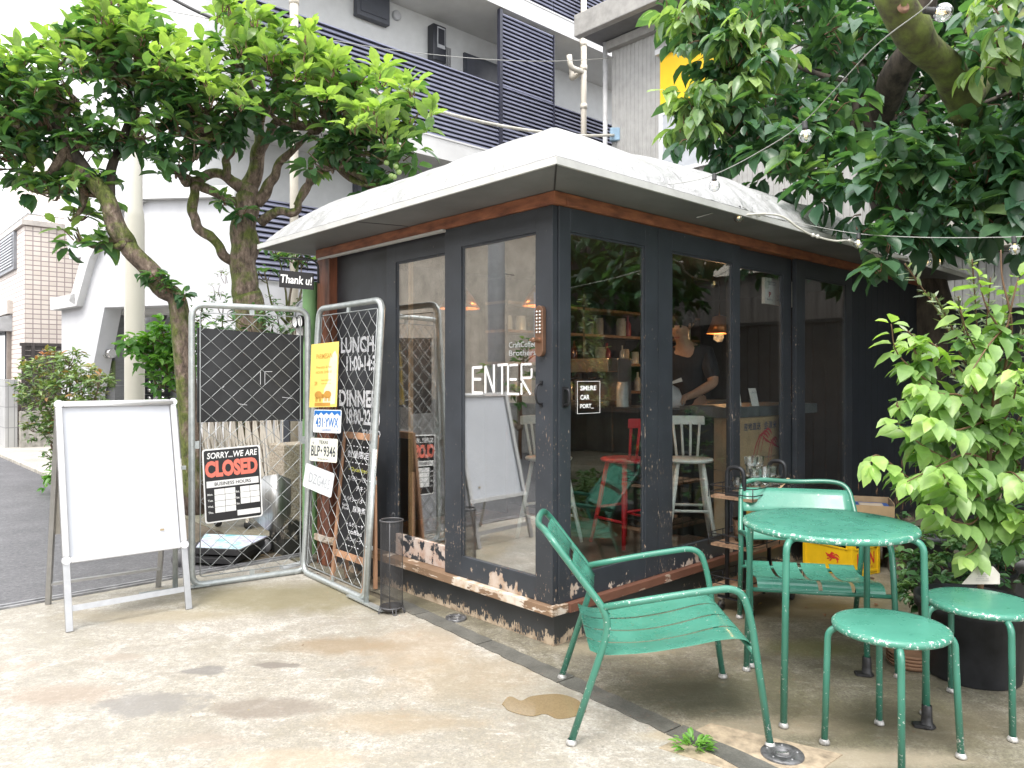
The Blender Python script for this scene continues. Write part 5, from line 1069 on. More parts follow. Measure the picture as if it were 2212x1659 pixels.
YCH = M('yellow_chalk', (.55, .55, .12), .7)
for s, a, c, w_, h_, mt in (('- - - - - - - -', .5, .93, .9, .006, CH), ('数量限定', .5, .875, .8, .05, CH), ('- - - - - - - -', .5, .82, .9, .006, CH), ('~Gluten free~', .55, .775, .75, .028, YCH), ('スパイシーバター', .55, .715, .75, .035, CH), ('チキン', .68, .655, .4, .035, CH), ('スパイシーバター', .5, .575, .8, .035, CH), ('豚角煮', .66, .515, .45, .04, CH), ('Spicy\nPork', .25, .52, .25, .04, CH), ('トルティーヤ', .58, .41, .6, .03, CH), ('coffee', .6, .365, .5, .03, CH), ('ハンバーグ', .6, .315, .55, .03, CH), ('......', .5, .27, .6, .006, CH)):
    text('chalk_writing', s, PC(WDc*a, c, .0030), uu, up_, (WDc-.08)*w_, h_, mt, sl, 'W', bold=.006)
# ================================================================ UMBRELLA STAND
uq = gr(846, 1322); us = thing('umbrella_stand', 'tall cylindrical dark wire mesh umbrella stand at the kiosk sill', 'umbrella stand', (uq.x, uq.y, 0))
WM = M('mesh_dark', (.12, .12, .125), .45, .6); m = MB(); R_ = .066; nW = 64
for i in range(nW):
    a = 2*PI*i/nW; m.tube([(R_*math.cos(a), R_*math.sin(a), .035), (R_*math.cos(a), R_*math.sin(a), .545)], .0007, 3, cap=False)
for j in range(70): z = .04+.505*j/69; m.tube([(R_*math.cos(2*PI*k_/24), R_*math.sin(2*PI*k_/24), z) for k_ in range(24)], .0007, 3, closed=True)
m.build('mesh_wall', WM, us); m = MB()
for z, r_ in ((.545, .0045), (.035, .0045)): m.tube([(R_*1.03*math.cos(2*PI*k_/28), R_*1.03*math.sin(2*PI*k_/28), z) for k_ in range(28)], r_, 6, closed=True)
m.build('ring', WM, us); MB().lathe([(.001, .012), (.05, .014), (.064, .038), (.06, .04), (.001, .02)], (0, 0, 0), 24).build('drip_bowl', WM, us)
for a in (-2.6, -1.2, -.2, 1.3):
    d = Vector((math.cos(a), math.sin(a), 0)); t2 = Vector((-d.y, d.x, 0)); MB().tube(rpath([d*R_*1.03+t2*.012+Vector((0, 0, .036)), d*(R_+.016)+t2*.008+Vector((0, 0, .003)), d*(R_+.016)-t2*.008+Vector((0, 0, .003)), d*R_*1.03-t2*.012+Vector((0, 0, .036))], .006), .0028, 6).build('leg', WM, us)
m = MB().tube([(-.0, -R_*1.02, .03), (0, -R_*1.02, .55)], .003, 6); m.tube(rpath([(-.008, R_, .54), (-.008, R_, .575), (.008, R_, .575), (.008, R_, .54)], .008), .002, 6); m.build('centre_rod', WM, us)
# ================================================================ HANGING SIGN, VENT, LAMPS on the left end
hs_ = thingK('thank_you_sign', 'small black hanging sign reading Thank u! on a bracket at the kiosk end post', 'sign', -.02, 2.48, 1.9)
A = KS(690, 612, -.03); Y_ = 5.30
b0_, b1_, b2_ = at(688, 612, Y_), at(687, 562, Y_), at(604, 557, Y_)
MB().tube(rpath([b0_, b1_+Vector((0, 0, 0)), b2_], .06), .008, 8).build('bracket', BLK, hs_, 'W')
p_ = [at(603, 583, Y_), at(677, 590, Y_), at(677, 626, Y_), at(603, 620, Y_)]; MB().poly([p_[3], p_[2], p_[1], p_[0]], (0, .012, 0)).build('sign_panel', M('sign_panel_black', (.015, .015, .017), .4), hs_, 'W')
ux_ = (p_[1]-p_[0]).normalized(); cc_ = (p_[0]+p_[2])/2; text('lettering', 'Thank u!', cc_+Vector((0, -.002, 0)), ux_, Vector((-ux_.z, 0, ux_.x)), .225, .060, WH, hs_, 'W', bold=.02)
m = MB()
for px_ in (614, 664): a = at(px_, 558, Y_); m.tube([a, at(px_, 586, Y_)], .002, 5)
m.build('chain', BLK, hs_, 'W')
GRN = M('pale_green_sheet', (.20, .38, .16), .5, var=.12, scale=3); gq = thingK('green_duct', 'pale green ribbed sheet cladding on the kiosk end', 'cladding', .1, 2.55)
m = MB()
for i in range(4): m.lathe([(.055, 0), (.055, 2.05)], (-.03+i*.11, 2.53, .06), 14)
m.build('ribbed_sheet', GRN, gq, 'K')
m = MB().tube([(-.05, 2.50, .05), (-.05, 2.50, 1.25)], .026, 12); m = m.tube(rpath([(-.05, 2.50, .05), (-.05, 2.50, .0), (-.3, 2.44, .0)], .05), .026, 12); tag(m.build('grey_drain_pipe', M('pipe_grey2', (.42, .44, .45), .4), None, 'K'), 'grey vertical drain pipe beside the green cladding', 'pipe')
vq = at(678, 686, 5.95); vt = thing('vent_hood', 'round grey vent hood on the kiosk end above the gate', 'vent', tuple(vq)); m = MB().lathe([(.001, -.10), (.10, -.10), (.125, -.09), (.125, .08)], vq, 24, ((.2, .98, 0), (0, 0, 1), (.98, -.2, 0))); m.build('hood_shell', VGR, vt, 'W')
m = MB().lathe([(.001, -.012), (.135, -.012), (.135, .0), (.001, 0)], vq-Vector((.09, -.02, 0)), 24, ((.2, .98, 0), (0, 0, 1), (.98, -.2, 0))); m.build('hood_flap', M('flap_grey', (.30, .31, .33), .45), vt, 'W')
lq = at(638, 695, 5.6); lp = thing('spot_lamp', 'small silver sensor spot lamp clipped over the black board', 'lamp', tuple(lq)); lpd = Vector((-.75, -.65, -.1)).normalized(); sdv_ = lpd.cross(Vector((0, 0, 1))).normalized(); upv_ = sdv_.cross(lpd)
for o_ in (0, .09):
    c = lq+sdv_*(-o_); MB().lathe([(.015, -.06), (.03, -.05), (.045, .0), (.045, .01)], c, 18, (sdv_, upv_, lpd)).build('lamp_shell', BLK, lp, 'W'); MB().lathe([(.042, .004), (.03, -.002), (.001, .0)], c, 18, (sdv_, upv_, lpd)).build('lamp_lens', M('lens', (.8, .8, .78), .1), lp, 'W')
MB().obox(lq+Vector((.03, .03, -.08)), (.05, 0, 0), (0, .05, 0), (0, 0, .07)).build('sensor_box', SLABW, lp, 'W')
# ================================================================ BACK GATE: concrete post, accordion gate, lying board
cp = Vector((-1.77, 6.02, 0)); po = thing('concrete_gatepost', 'square exposed-aggregate concrete gatepost stained dark at its foot', 'gatepost', tuple(cp), KA)
m, n, b = newmat('aggregate'); ag = noise(n, 70, 4, .8); dk = mth(n, 'ADD', noise(n, 9, 5, .7), mth(n, 'MULTIPLY', mth(n, 'SUBTRACT', .32, pz(n)), .8))
n.links.new(mixc(n, mrange(n, dk, .5, .62), ramp(n, ag, [(.35, (.16, .12, .08)), (.6, (.52, .46, .37))]), (.03, .03, .025)), b.inputs['Base Color']); b.inputs['Roughness'].default_value = .85; bump(n, b, ag, .8, .01)
MB().box((-.13, -.13, -.02), (.13, .13, .86)).build('post_body', MATS['aggregate'], po, bev=.012)
# bent steel plate strapped round the post, outline with cut corners
q = K(0, 0) ; fl = Vector((-.681*0-1, 0, 0))
pl = [(540, 1060), (572, 1028), (600, 1024), (628, 1035), (628, 1110), (600, 1150), (580, 1150), (541, 1114)]
stp = thing('steel_guard_plate', 'bent brushed steel plate strapped to the concrete gatepost', 'plate', tuple(cp+Vector((-.1, -.2, .3))), 0); PS = [at(x, y, 5.80+.0012*abs(x-590)) for x, y in pl]
m = MB(); cols = [540, 556, 572, 586, 600, 614, 628]
def ytop(x): return float(np.interp(x, [540, 572, 600, 628], [1060, 1028, 1024, 1035]))
def ybot(x): return float(np.interp(x, [541, 580, 600, 628], [1114, 1150, 1150, 1110]))
V = [];
for x in cols:
    Y_ = 5.80+.10*((x-594)/40)**2
    for f_ in (0, 1): V.append(at(x, ytop(x) if f_ else ybot(x), Y_))
for x in cols:
    Y_ = 5.808+.10*((x-594)/40)**2
    for f_ in (0, 1): V.append(at(x, ytop(x) if f_ else ybot(x), Y_))
k_ = len(cols); F = [(2*i, 2*i+2, 2*i+3, 2*i+1) for i in range(k_-1)]+[(2*k_+2*i, 2*k_+2*i+1, 2*k_+2*i+3, 2*k_+2*i+2) for i in range(k_-1)]
F += [(2*i+1, 2*i+3, 2*k_+2*i+3, 2*k_+2*i+1) for i in range(k_-1)]+[(2*i+2, 2*i, 2*k_+2*i, 2*k_+2*i+2) for i in range(k_-1)]
m.add(V, F, True); m.build('bent_plate', M('brushed_steel', (.40, .40, .39), .35, .85, var=.15, scale=10, stretch=(8, 8, .3)), stp, 'W')
# accordion gate
BE = M('beige_slat', (.66, .61, .53), .5, .2, var=.06)
ag_ = thing('accordion_gate', 'folded beige accordion gate standing on casters behind the chain-link panel', 'gate', (-2.5, 7.0, 0)); gA, gB = Vector((-3.02, 7.05, 0)), Vector((-2.05, 6.75, 0)); gu = (gB-gA).normalized(); gn = Vector((gu.y, -gu.x, 0)); n_ = 13
v_, x_ = MB(), MB()
for i in range(n_+1): p = gA.lerp(gB, i/n_); v_.bar(p+Vector((0, 0, .16)), p+Vector((0, 0, 1.18)), .022, .03, up=gn)
for i in range(n_):
    p, q = gA.lerp(gB, i/n_), gA.lerp(gB, min(1, (i+1.3)/n_))
    for z0, z1 in ((.2, 1.14), (.2, .66), (.62, 1.14)):
        x_.bar(p+gn*.03+Vector((0, 0, z1)), q+gn*.03+Vector((0, 0, z0)), .022, .006, up=gn); 
    x_.bar(p-gn*.03+Vector((0, 0, .2)), q-gn*.03+Vector((0, 0, 1.14)), .022, .006, up=gn)
v_.build('upright_bars', BE, ag_, 'W'); x_.build('lattice_bars', BE, ag_, 'W')
for f_ in (.3, .62, .97):
    p = gA.lerp(gB, f_); MB().bar(p+Vector((0, 0, .06)), p+Vector((0, 0, .17)), .03, .03).build('caster_leg', BE, ag_, 'W'); MB().lathe([(.001, -.012), (.035, -.012), (.035, .012), (.001, .012)], p+Vector((0, 0, .036)), 14, (gu, (0, 0, 1), gn)).build('caster_wheel', MATS['rubber'], ag_, 'W')
# dark railing and frame behind the gatepost
dr = thing('dark_railing', 'dark metal railing behind the concrete gatepost', 'railing', (-1.9, 6.7, 0)); m = MB()
for x in (-2.02, -1.75, -1.5, -1.3): m.box((x, 6.62, .0), (x+.05, 6.67, 1.25))
for z in (.72, 1.0): m.box((-2.02, 6.625, z), (-1.2, 6.665, z+.05))
m.build('railing_bars', NVB, dr, 'W')
# lying A-board with blue poster
lb_ = thing('fallen_poster_board', 'black framed board with a blue and white poster lying on the ground behind the mesh', 'signboard', (-2.0, 5.6, 0)); Z_ = .115
bp4 = [at(407, 1198, 5.72), at(507, 1203, 5.55), at(566, 1170, 6.15), at(432, 1164, 6.30)]
for v in bp4: v.z = 0
bp4 = [gr(418, 1217)+Vector((0, 0, Z_)), gr(520, 1222)+Vector((0, 0, Z_)), gr(586, 1188)+Vector((0, 0, Z_+.0)), gr(440, 1183)+Vector((0, 0, Z_))]
MB().poly(bp4, (0, 0, -.045)).build('board_frame', M('frame_black', (.03, .03, .032), .4), lb_, 'W', bev=.004)
MB().poly([v-Vector((.04, .03, .060)) for v in bp4], (0, 0, -.04)).build('rear_board', MATS['frame_black'], lb_, 'W', bev=.004)
cen = sum(bp4, Vector())/4; m, n, b = newmat('poster_blue'); n.links.new(ramp(n, noise(n, 7, 4, .6, dist=1.5), [(.35, (.10, .42, .48)), (.5, (.62, .70, .78)), (.62, (.42, .40, .62)), (.75, (.78, .78, .8))]), b.inputs['Base Color']); b.inputs['Roughness'].default_value = .3
MB().poly([cen+(v-cen)*.93+Vector((0, 0, .002)) for v in bp4], (0, 0, -.001)).build('poster', MATS['poster_blue'], lb_, 'W')
for px_, py_ in ((386, 1222), (572, 1194)):
    q = gr(px_, py_)+Vector((0, 0, .055)); w__ = MB().lathe([(.001, -.02), (.05, -.02), (.055, -.012), (.055, .012), (.05, .02), (.001, .02)], q, 16, ((1, 0, 0), (0, 0, 1), (0, -1, 0))); w__.build('caster_wheel', M('wheel_grey', (.16, .16, .17), .5), lb_, 'W')
# ================================================================ GROUND FITTINGS
IRN = M('cast_iron', (.20, .20, .205), .45, .6, var=.3, scale=30, bmp=.3)
def drain(label, v, r_):
    o = thing('drain_cover', label, 'drain cover', (v.x, v.y, 0)); MB().lathe([(r_, -.003), (r_, .009), (r_*.95, .013), (r_*.5, .012), (r_*.47, .008), (r_*.44, .012), (r_*.40, .013), (r_*.36, .006), (.001, .006)], (0, 0, 0), 36).build('lid', IRN, o); MB().bar((-r_*.3, -.0, .009), (r_*.3, .0, .009), .008, .007).build('lift_bar', STEEL, o)
    for i in range(5): a = i*1.256; MB().lathe([(.006, 0), (.004, .004), (.001, .004)], (r_*.72*math.cos(a), r_*.72*math.sin(a), .0125), 8).build('lid_stud', IRN, o)
    return o
drain('round iron drain cover in the yard by the front chair leg', gr(1690, 1632), .077); drain('small round drain cover beside the kiosk skirt', gr(985, 1337)+Vector((0, 0, 0)), .062)
# puddle
m, n, b = newmat('wet_water'); b.inputs['Base Color'].default_value = (.20, .145, .07, 1); b.inputs['Roughness'].default_value = .08
f = noise(n, 120, 3, .7); n.links.new(mixc(n, mrange(n, f, .4, .65, 0, .5), (.27, .20, .11), (.16, .12, .065)), b.inputs['Base Color'])
pts = [(1088, 1524), (1096, 1508), (1110, 1508), (1128, 1514), (1150, 1505), (1185, 1502), (1215, 1502), (1245, 1510), (1258, 1522), (1262, 1538), (1240, 1550), (1205, 1552), (1180, 1544), (1150, 1548), (1120, 1543), (1098, 1536)]
rq = random.Random(31); ps = catmull([gr(p[0]+rq.uniform(-4, 4), p[1]+rq.uniform(-1.5, 1.5))+Vector((0, 0, .0035)) for p in pts]+[gr(*pts[0])+Vector((0, 0, .0035))], 4)[:-1]; o = MB().poly(ps, (0, 0, -.0025)).build('puddle', MATS['wet_water'], None, 'W'); o['kind'] = 'structure'
# ================================================================ STRING LIGHTS AND CABLES
m, n, b = newmat('bulb_glass'); n.nodes.remove(b); out = n.nodes["Material Output"]
g = nd(n, "ShaderNodeNewGeometry"); vd = nd(n, "ShaderNodeVectorMath", operation='DOT_PRODUCT'); n.links.new(g.outputs['Incoming'], vd.inputs[0]); n.links.new(g.outputs['Normal'], vd.inputs[1])
fz = mth(n, 'ADD', mth(n, 'MULTIPLY', mth(n, 'POWER', mth(n, 'SUBTRACT', 1., mth(n, 'ABSOLUTE', vd.outputs['Value'])), 1.6), .9), .22)
t = nd(n, "ShaderNodeBsdfTransparent"); t.inputs[0].default_value = (.95, .96, .96, 1); gl = nd(n, "ShaderNodeBsdfGlossy"); gl.inputs['Roughness'].default_value = .02
mx = nd(n, "ShaderNodeMixShader"); n.links.new(fz, mx.inputs[0]); n.links.new(t.outputs[0], mx.inputs[1]); n.links.new(gl.outputs[0], mx.inputs[2]); n.links.new(mx.outputs[0], out.inputs[0])
CW = M('cable_pale', (.40, .40, .38), .5); CB = M('cable_black', (.03, .03, .03), .5); CTH = M('cable_cream', (.60, .58, .52), .5); FIL = emit_mat('filament', (1., .75, .35), 1.2)
def slight(label, pts, bulbs, r=.0022, mat=CW, R=.031):
    o = thing('string_light', label, 'string lights', tuple(pts[0])); MB().tube(catmull(pts, 6), r, 6).build('cable', mat, o, 'W')
    for p, d in bulbs:
        d = Vector(d).normalized(); x = d.orthogonal().normalized(); y = d.cross(x)
        s_ = MB().lathe([(.001, -.006), (.010, -.005), (.012, 0), (.012, .022), (.0135, .026), (.0135, .03), (.010, .034)], p, 12, (x, y, d)).build('socket', CB, o, 'W')
        MB().lathe([(.008, .03), (.010, .036), (.017, .044)]+[(R*math.sin(a), .062-R*math.cos(a)) for a in [PI*(.27+.73*i/9) for i in range(10)]], p, 18, (x, y, d)).build('glass_bulb', MATS['bulb_glass'], s_, 'W')
        m = MB()
        for a in (0, 1.57, 3.14, 4.71): m.tube([p+d*.036+x*.004*math.cos(a)+y*.004*math.sin(a), p+d*.066+x*.006*math.cos(a)+y*.006*math.sin(a)], .0011, 5)
        m.build('filament', FIL, s_, 'W')
    return o
e0 = at(1465, 392, 3.95)
q1, q2, q3 = at(1992, 22, 2.55), at(1738, 262, 3.45), at(1543, 377, 4.05)
slight('upper string of clear globe bulbs hanging from the big tree to the roof corner', [at(2020, -8, 2.5), q1, at(1880, 110, 2.9), q2, at(1640, 328, 3.75), q3, at(1465, 396, 4.0), at(1400, 398, 3.95)], [(q1+Vector((.01, 0, 0)), (.9, 0, -.12)), (q2-Vector((0, 0, .005)), (.08, 0, -1)), (q3, (0, 0, -1))], .0023, CW)
w1q, w2q, w3q, w4q = at(1596, 447, 4.45), at(1855, 505, 4.65), at(2190, 512, 3.9), at(2030, 545, 5.2)
slight('lower string of globe bulbs running along the eave to the right', [at(1505, 470, 4.3), w1q, at(1632, 462, 4.5), at(1740, 485, 4.6), w2q, at(2000, 513, 4.4), w3q, at(2230, 505, 3.8)], [(w1q, (0, 0, -1)), (w2q, (-.05, 0, -1)), (w3q, (.1, 0, -1))], .0026, CW)
slight('short rear string of small globe bulbs below the eave by the tree trunk', [at(1780, 490, 5.2), at(1920, 530, 5.3), w4q, at(2130, 545, 5.0), at(2230, 540, 4.8)], [(w4q, (0, 0, -1)), (at(2003, 548, 5.4), (0, 0, -1))], .0026, CB)
pcd = tag(MB().tube(catmull([at(1600, 465, 4.42), at(1650, 462, 4.5), at(1690, 468, 4.55), at(1725, 492, 4.6), at(1755, 508, 4.65), at(1800, 520, 4.75), at(1838, 521, 4.8), at(1872, 540, 4.85), at(1905, 555, 4.95), at(1960, 560, 5.1)], 6), .0065, 8).build('power_cord', CTH, None, 'W'), 'thick cream power cord looped along the right eave', 'cord')
for v in (at(1756, 508, 4.65), at(1766, 511, 4.65), at(1835, 520, 4.8), at(1895, 553, 4.95), at(1640, 464, 4.5)): MB().ball(v, .013, 8, 6).build('cord_joint', CTH, pcd, 'W')
sc_ = catmull([at(860, 215, 9), at(920, 232, 9.6), at(1000, 254, 10.4), at(1100, 275, 11.2), at(1190, 288, 12), at(1260, 293, 12.8), at(1328, 292, 13.9)], 6)
tag(MB().tube([at(560, 105, 7.5), at(700, 165, 8.2)]+sc_, .025, 8).build('service_cable', CTH, None, 'W'), 'thick pale service cable strung across the louvred balconies', 'cable')
for nm, pp, r_, lab in (('overhead_wire', [at(350, -15, 8), at(420, 22, 8), at(480, 48, 8), at(560, 85, 8)], .018, 'thick dark overhead wire at the top left above the tree'), ('overhead_wire', [at(120, -10, 9), at(270, 8, 8.5), at(480, 45, 8)], .006, 'thin dark overhead wire at the top left'), ('overhead_wire', [at(690, 82, 9), at(850, 108, 10), at(1050, 128, 11), at(1200, 132, 12), at(1326, 125, 13.9)], .005, 'hair-thin wire crossing in front of the navy louvres')):
    tag(MB().tube(catmull(pp, 5), r_, 6).build(nm, CB if r_ > .01 else CW, None, 'W'), lab, 'wire')
ib = at(1328, 291, 13.9); tag(MB().obox(ib, (.18, 0, 0), (0, .12, 0), (0, 0, .24)).build('cable_bracket', M('bracket_blue', (.25, .38, .5), .5), None, 'W', bev=.02), 'small cable bracket on the corner of the corrugated house', 'bracket')
# ================================================================ INSIDE: SPINDLE-BACK BAR STOOLS
FZ = .213
def bar_stool(label, loc, rz, mat, grp=None):
    o = thing('bar_stool', label, 'bar stool', loc, rz, grp)
    MB().lathe([(.001, .575), (.12, .575), (.165, .583), (.172, .595), (.165, .605), (.001, .600)], (0, 0, 0), 32).build('seat', mat, o)
    for sx, sy in ((-1, -1), (1, -1), (1, 1), (-1, 1)): MB().tube([(sx*.17, sy*.17, .0), (sx*.13, sy*.13, .25), (sx*.085, sy*.085, .58)], [.013, .017, .015], 10).build('leg', mat, o)
    for a, b_, z in (((-1, -1), (1, -1), .18), ((-1, 1), (1, 1), .18), ((-1, -1), (-1, 1), .25), ((1, -1), (1, 1), .25)):
        k_ = .17-.16*z*.9; MB().tube([(a[0]*k_, a[1]*k_, z), (b_[0]*k_, b_[1]*k_, z)], .010, 8).build('stretcher', mat, o)
    for i in range(4): a = (-.33+.22*i)*1.6; MB().tube([(-.145*math.cos(a), .145*math.sin(a), .60), (-.19*math.cos(a*.95), .20*math.sin(a*.95), .845)], .0095, 8).build('spindle', mat, o)
    P = [(-.20*math.cos(a), .215*math.sin(a)) for a in [(-.62+1.24*i/10) for i in range(11)]]
    m = MB(); V = [];
    for x, y in P:
        s__ = 1.09
        V += [(x, y, .83), (x*s__, y*s__, .83), (x*s__*1.02, y*s__, .895), (x*1.02, y, .895)]
    F = [(4*i+j, 4*i+4+j, 4*i+4+(j+1) % 4, 4*i+(j+1) % 4) for i in range(10) for j in range(4)]+[(0, 1, 2, 3), (43, 42, 41, 40)]
    m.add(V, F).build('top_rail', mat, o, bev=.006); return o
WST = M('stool_white', (.82, .84, .78), .45, var=.06); RST = M('stool_red', (.62, .02, .03), .35, var=.1)
w_1 = bar_stool('white spindle-back bar stool half hidden behind the corner door stile', (.265, 5.42, FZ), math.radians(-60), WST, 'bar stools inside the kiosk')
w_2 = dup(w_1, (1.255, 5.32, FZ), math.radians(-97), 'white spindle-back bar stool under the plastic bag, right of the red one')
r_1 = bar_stool('red spindle-back bar stool behind the corner side window', (.80, 5.33, FZ), math.radians(125), RST, 'bar stools inside the kiosk')
# ================================================================ PERSON behind the counter, head bent, tying a bag
pe = thing('person', 'dark-haired person in a dark shirt bending over a plastic bag inside the kiosk', 'person', (1.50, 6.30, FZ), 0)
SKN = M('skin', (.50, .30, .20), .5, var=.08); HR = M('hair_black', (.012, .010, .010), .5, bmp=.6, bscale=90); SHT = M('dark_shirt', (.022, .022, .028), .8, var=.3, bmp=.3); TRS = M('dark_trousers', (.03, .032, .04), .8)
# local: facing -X -Y (towards the bag at about (-.17, -.45, .95))
fw = Vector((-.55, -.83, 0)).normalized(); rt = Vector((fw.y, -fw.x, 0)) * -1
def pv(f_, r_, z, rad, rad2=None): v = fw*f_+rt*r_; return (v.x, v.y, z, rad, rad2 or rad)
pts = [pv(0, 0, .90, .135, .11), pv(.02, 0, 1.08, .125, .10), pv(.06, 0, 1.25, .145, .11), pv(.10, 0, 1.36, .12, .09), pv(.155, 0, 1.44, .055), pv(.20, 0, 1.50, .058), pv(.245, 0, 1.56, .082), pv(.26, 0, 1.63, .078),
       pv(.09, -.16, 1.36, .06), pv(.13, -.24, 1.12, .046), pv(.36, -.17, 1.02, .034), pv(.42, -.14, 1.0, .028), pv(.09, .16, 1.36, .06), pv(.14, .25, 1.13, .046), pv(.37, .16, 1.04, .034), pv(.43, .12, 1.02, .028),
       pv(0, -.09, .82, .095), pv(.02, -.10, .45, .062), pv(0, -.10, .08, .045), pv(.12, -.11, .035, .035), pv(0, .09, .82, .095), pv(.02, .10, .45, .062), pv(0, .10, .08, .045), pv(.12, .11, .035, .035)]
ed = [(0, 1), (1, 2), (2, 3), (3, 4), (4, 5), (5, 6), (6, 7), (3, 8), (8, 9), (9, 10), (10, 11), (3, 12), (12, 13), (13, 14), (14, 15), (0, 16), (16, 17), (17, 18), (18, 19), (0, 20), (20, 21), (21, 22), (22, 23)]
# hands: palm and five curled fingers each, grown from the wrists in the same body
for wi_, sg_ in ((11, -1), (15, 1)):
    w0 = Vector(pts[wi_][:3]); pts.append(tuple(w0+fw*.045-Vector((0, 0, .012)))+(.026, .018)); pi_ = len(pts)-1; ed.append((wi_, pi_)); pm = Vector(pts[pi_][:3])
    for k_, (ln, sp) in enumerate(((.050, -.026), (.058, -.009), (.055, .009), (.044, .026))):
        b0 = pm+fw*.028+rt*sp; pts.append(tuple(b0)+(.010, .010)); i0 = len(pts)-1; ed.append((pi_, i0)); pts.append(tuple(b0+fw*ln*.5-Vector((0, 0, ln*.35)))+(.008, .008)); ed.append((i0, i0+1)); pts.append(tuple(b0+fw*ln*.55-Vector((0, 0, ln*.85)))+(.0065, .0065)); ed.append((i0+1, i0+2))
    b0 = pm-rt*sg_*.03-fw*.005; pts.append(tuple(b0)+(.011, .011)); i0 = len(pts)-1; ed.append((pi_, i0)); pts.append(tuple(b0-rt*sg_*.012+fw*.03-Vector((0, 0, .02)))+(.008, .008)); ed.append((i0, i0+1))
bd = skin('body', pts, ed, 0, SKN, pe)
hd_ = Vector(pts[7][:3])*.5+Vector(pts[6][:3])*.5; hf = (fw*.78-Vector((0, 0, .62))).normalized()
MB().ball(hd_+hf*.092-Vector((0, 0, .0)), .014, 8, 6).build('nose', SKN, bd)
m = MB()
for s__ in (-1, 1): m.ball(hd_+hf*.075+rt*s__*.03+Vector((0, 0, .035)), .010, 8, 6)
m.build('eye', M('eye_dark', (.02, .015, .012), .2), bd); MB().obox(hd_+hf*.082-Vector((0, 0, .05)), rt*.04, hf*.012, (0, 0, .008)).build('mouth', M('lips', (.35, .14, .11), .5), bd)
m = MB()
for s__ in (-1, 1): m.ball(hd_+rt*s__*.083, .02, 8, 6, (.6, 1, 1.4))
m.build('ear', SKN, bd)
hr = MB().ball(hd_-fw*.035+Vector((0, 0, .055)), .112, 16, 10, (1, 1, .95)); rh = random.Random(8)
for i in range(60):
    a, e_ = rh.uniform(0, 2*PI), rh.uniform(-.1, 1.4); d = Vector((math.cos(a)*math.cos(e_), math.sin(a)*math.cos(e_), math.sin(e_))); p = hd_-fw*.035+Vector((0, 0, .055))+d*.10; hr.tube([p, p+d*.012+Vector((0, 0, -.03))+fw*.012], [.012, .002], 5)
hr.build('hair', HR, pe)
sp_ = [pv(0, 0, .86, .150, .125), pv(.02, 0, 1.08, .142, .118), pv(.06, 0, 1.25, .162, .127), pv(.10, 0, 1.365, .132, .103), pv(.135, 0, 1.41, .07), pv(.09, -.17, 1.365, .078), pv(.125, -.235, 1.14, .066), pv(.09, .17, 1.365, .078), pv(.135, .245, 1.15, .066)]
skin('shirt', sp_, [(0, 1), (1, 2), (2, 3), (3, 4), (3, 5), (5, 6), (3, 7), (7, 8)], 0, SHT, pe)
skin('trousers', [pv(0, 0, .90, .15, .125), pv(0, -.095, .80, .108), pv(.02, -.105, .45, .078), pv(0, -.105, .10, .066), pv(0, .095, .80, .108), pv(.02, .105, .45, .078), pv(0, .105, .10, .066)], [(0, 1), (1, 2), (2, 3), (0, 4), (4, 5), (5, 6)], 0, TRS, pe)
bgp = Vector((1.50, 6.30, FZ))+fw*.50; bgp.z = 1.152
m, n, b = newmat('plastic_bag'); b.inputs['Base Color'].default_value = (.75, .78, .80, 1); b.inputs['Roughness'].default_value = .25; b.inputs['Transmission Weight'].default_value = 0.; b.inputs['Alpha'].default_value = .72; bump(n, b, noise(n, 25, 5, .7, dist=2), .9, .01)
m = MB(); prof = [(.001, .002), (.12, .002), (.125, .03), (.115, .09), (.075, .15), (.018, .185), (.03, .20), (.02, .21), (.001, .21)]
m.lathe(prof, bgp, 20); bgo = m.build('plastic_bag', MATS['plastic_bag'], None, 'W'); tag(bgo, 'white knotted plastic carrier bag on the counter in front of the person', 'bag')
for v in bgo.data.vertices:
    if v.co.z < .17: v.co.x += .012*math.sin(v.co.z*60+v.co.y*40); v.co.y += .012*math.sin(v.co.x*50+v.co.z*30)
ear = MB()
for s__ in (-1, 1): ear.poly([bgp+Vector((0, 0, .19)), bgp+rt*s__*.11+Vector((0, 0, .235)), bgp+rt*s__*.12+Vector((0, 0, .205)), bgp+rt*s__*.01+Vector((0, 0, .178))], fw*.008)
tag(ear.build('bag_handles', MATS['plastic_bag'], bgo, 'W'))
# ================================================================ VEGETATION
LM = leaf_mat('persimmon_leaf', (.048, .12, .060), (.13, .245, .095), (.36, .48, .15), .30, .44)
LM2 = leaf_mat('big_tree_leaf', (.050, .12, .068), (.10, .20, .10), (.36, .48, .19), .30, .40)
LMY = leaf_mat('dogwood_leaf', (.10, .21, .07), (.26, .41, .14), (.46, .62, .17), .38, .38)
LMR = leaf_mat('photinia_leaf', (.08, .17, .05), (.22, .34, .10), (.62, .20, .11), .35, .25, (1.3, 1.1, .6))
LMG = leaf_mat('glossy_leaf', (.045, .12, .05), (.10, .22, .09), (.24, .38, .14), .3, .22)
LMO = leaf_mat('olive_leaf', (.12, .16, .10), (.22, .28, .18), (.42, .50, .30), .45, .3)
LMB = leaf_mat('bright_leaf', (.06, .18, .035), (.14, .33, .06), (.25, .46, .09), .4, .35)
m, n, b = newmat('mossy_bark'); a = noise(n, 26, 6, .7, stretch=(1, 1, .4)); mo = noise(n, 4.5, 5, .65); g = nd(n, "ShaderNodeNewGeometry"); s = nd(n, "ShaderNodeSeparateXYZ"); n.links.new(g.outputs['Normal'], s.inputs[0])
mk = mrange(n, mth(n, 'ADD', mo, mth(n, 'ADD', mth(n, 'MULTIPLY', s.outputs[0], -.08), mth(n, 'MULTIPLY', s.outputs[2], .16))), .44, .56)
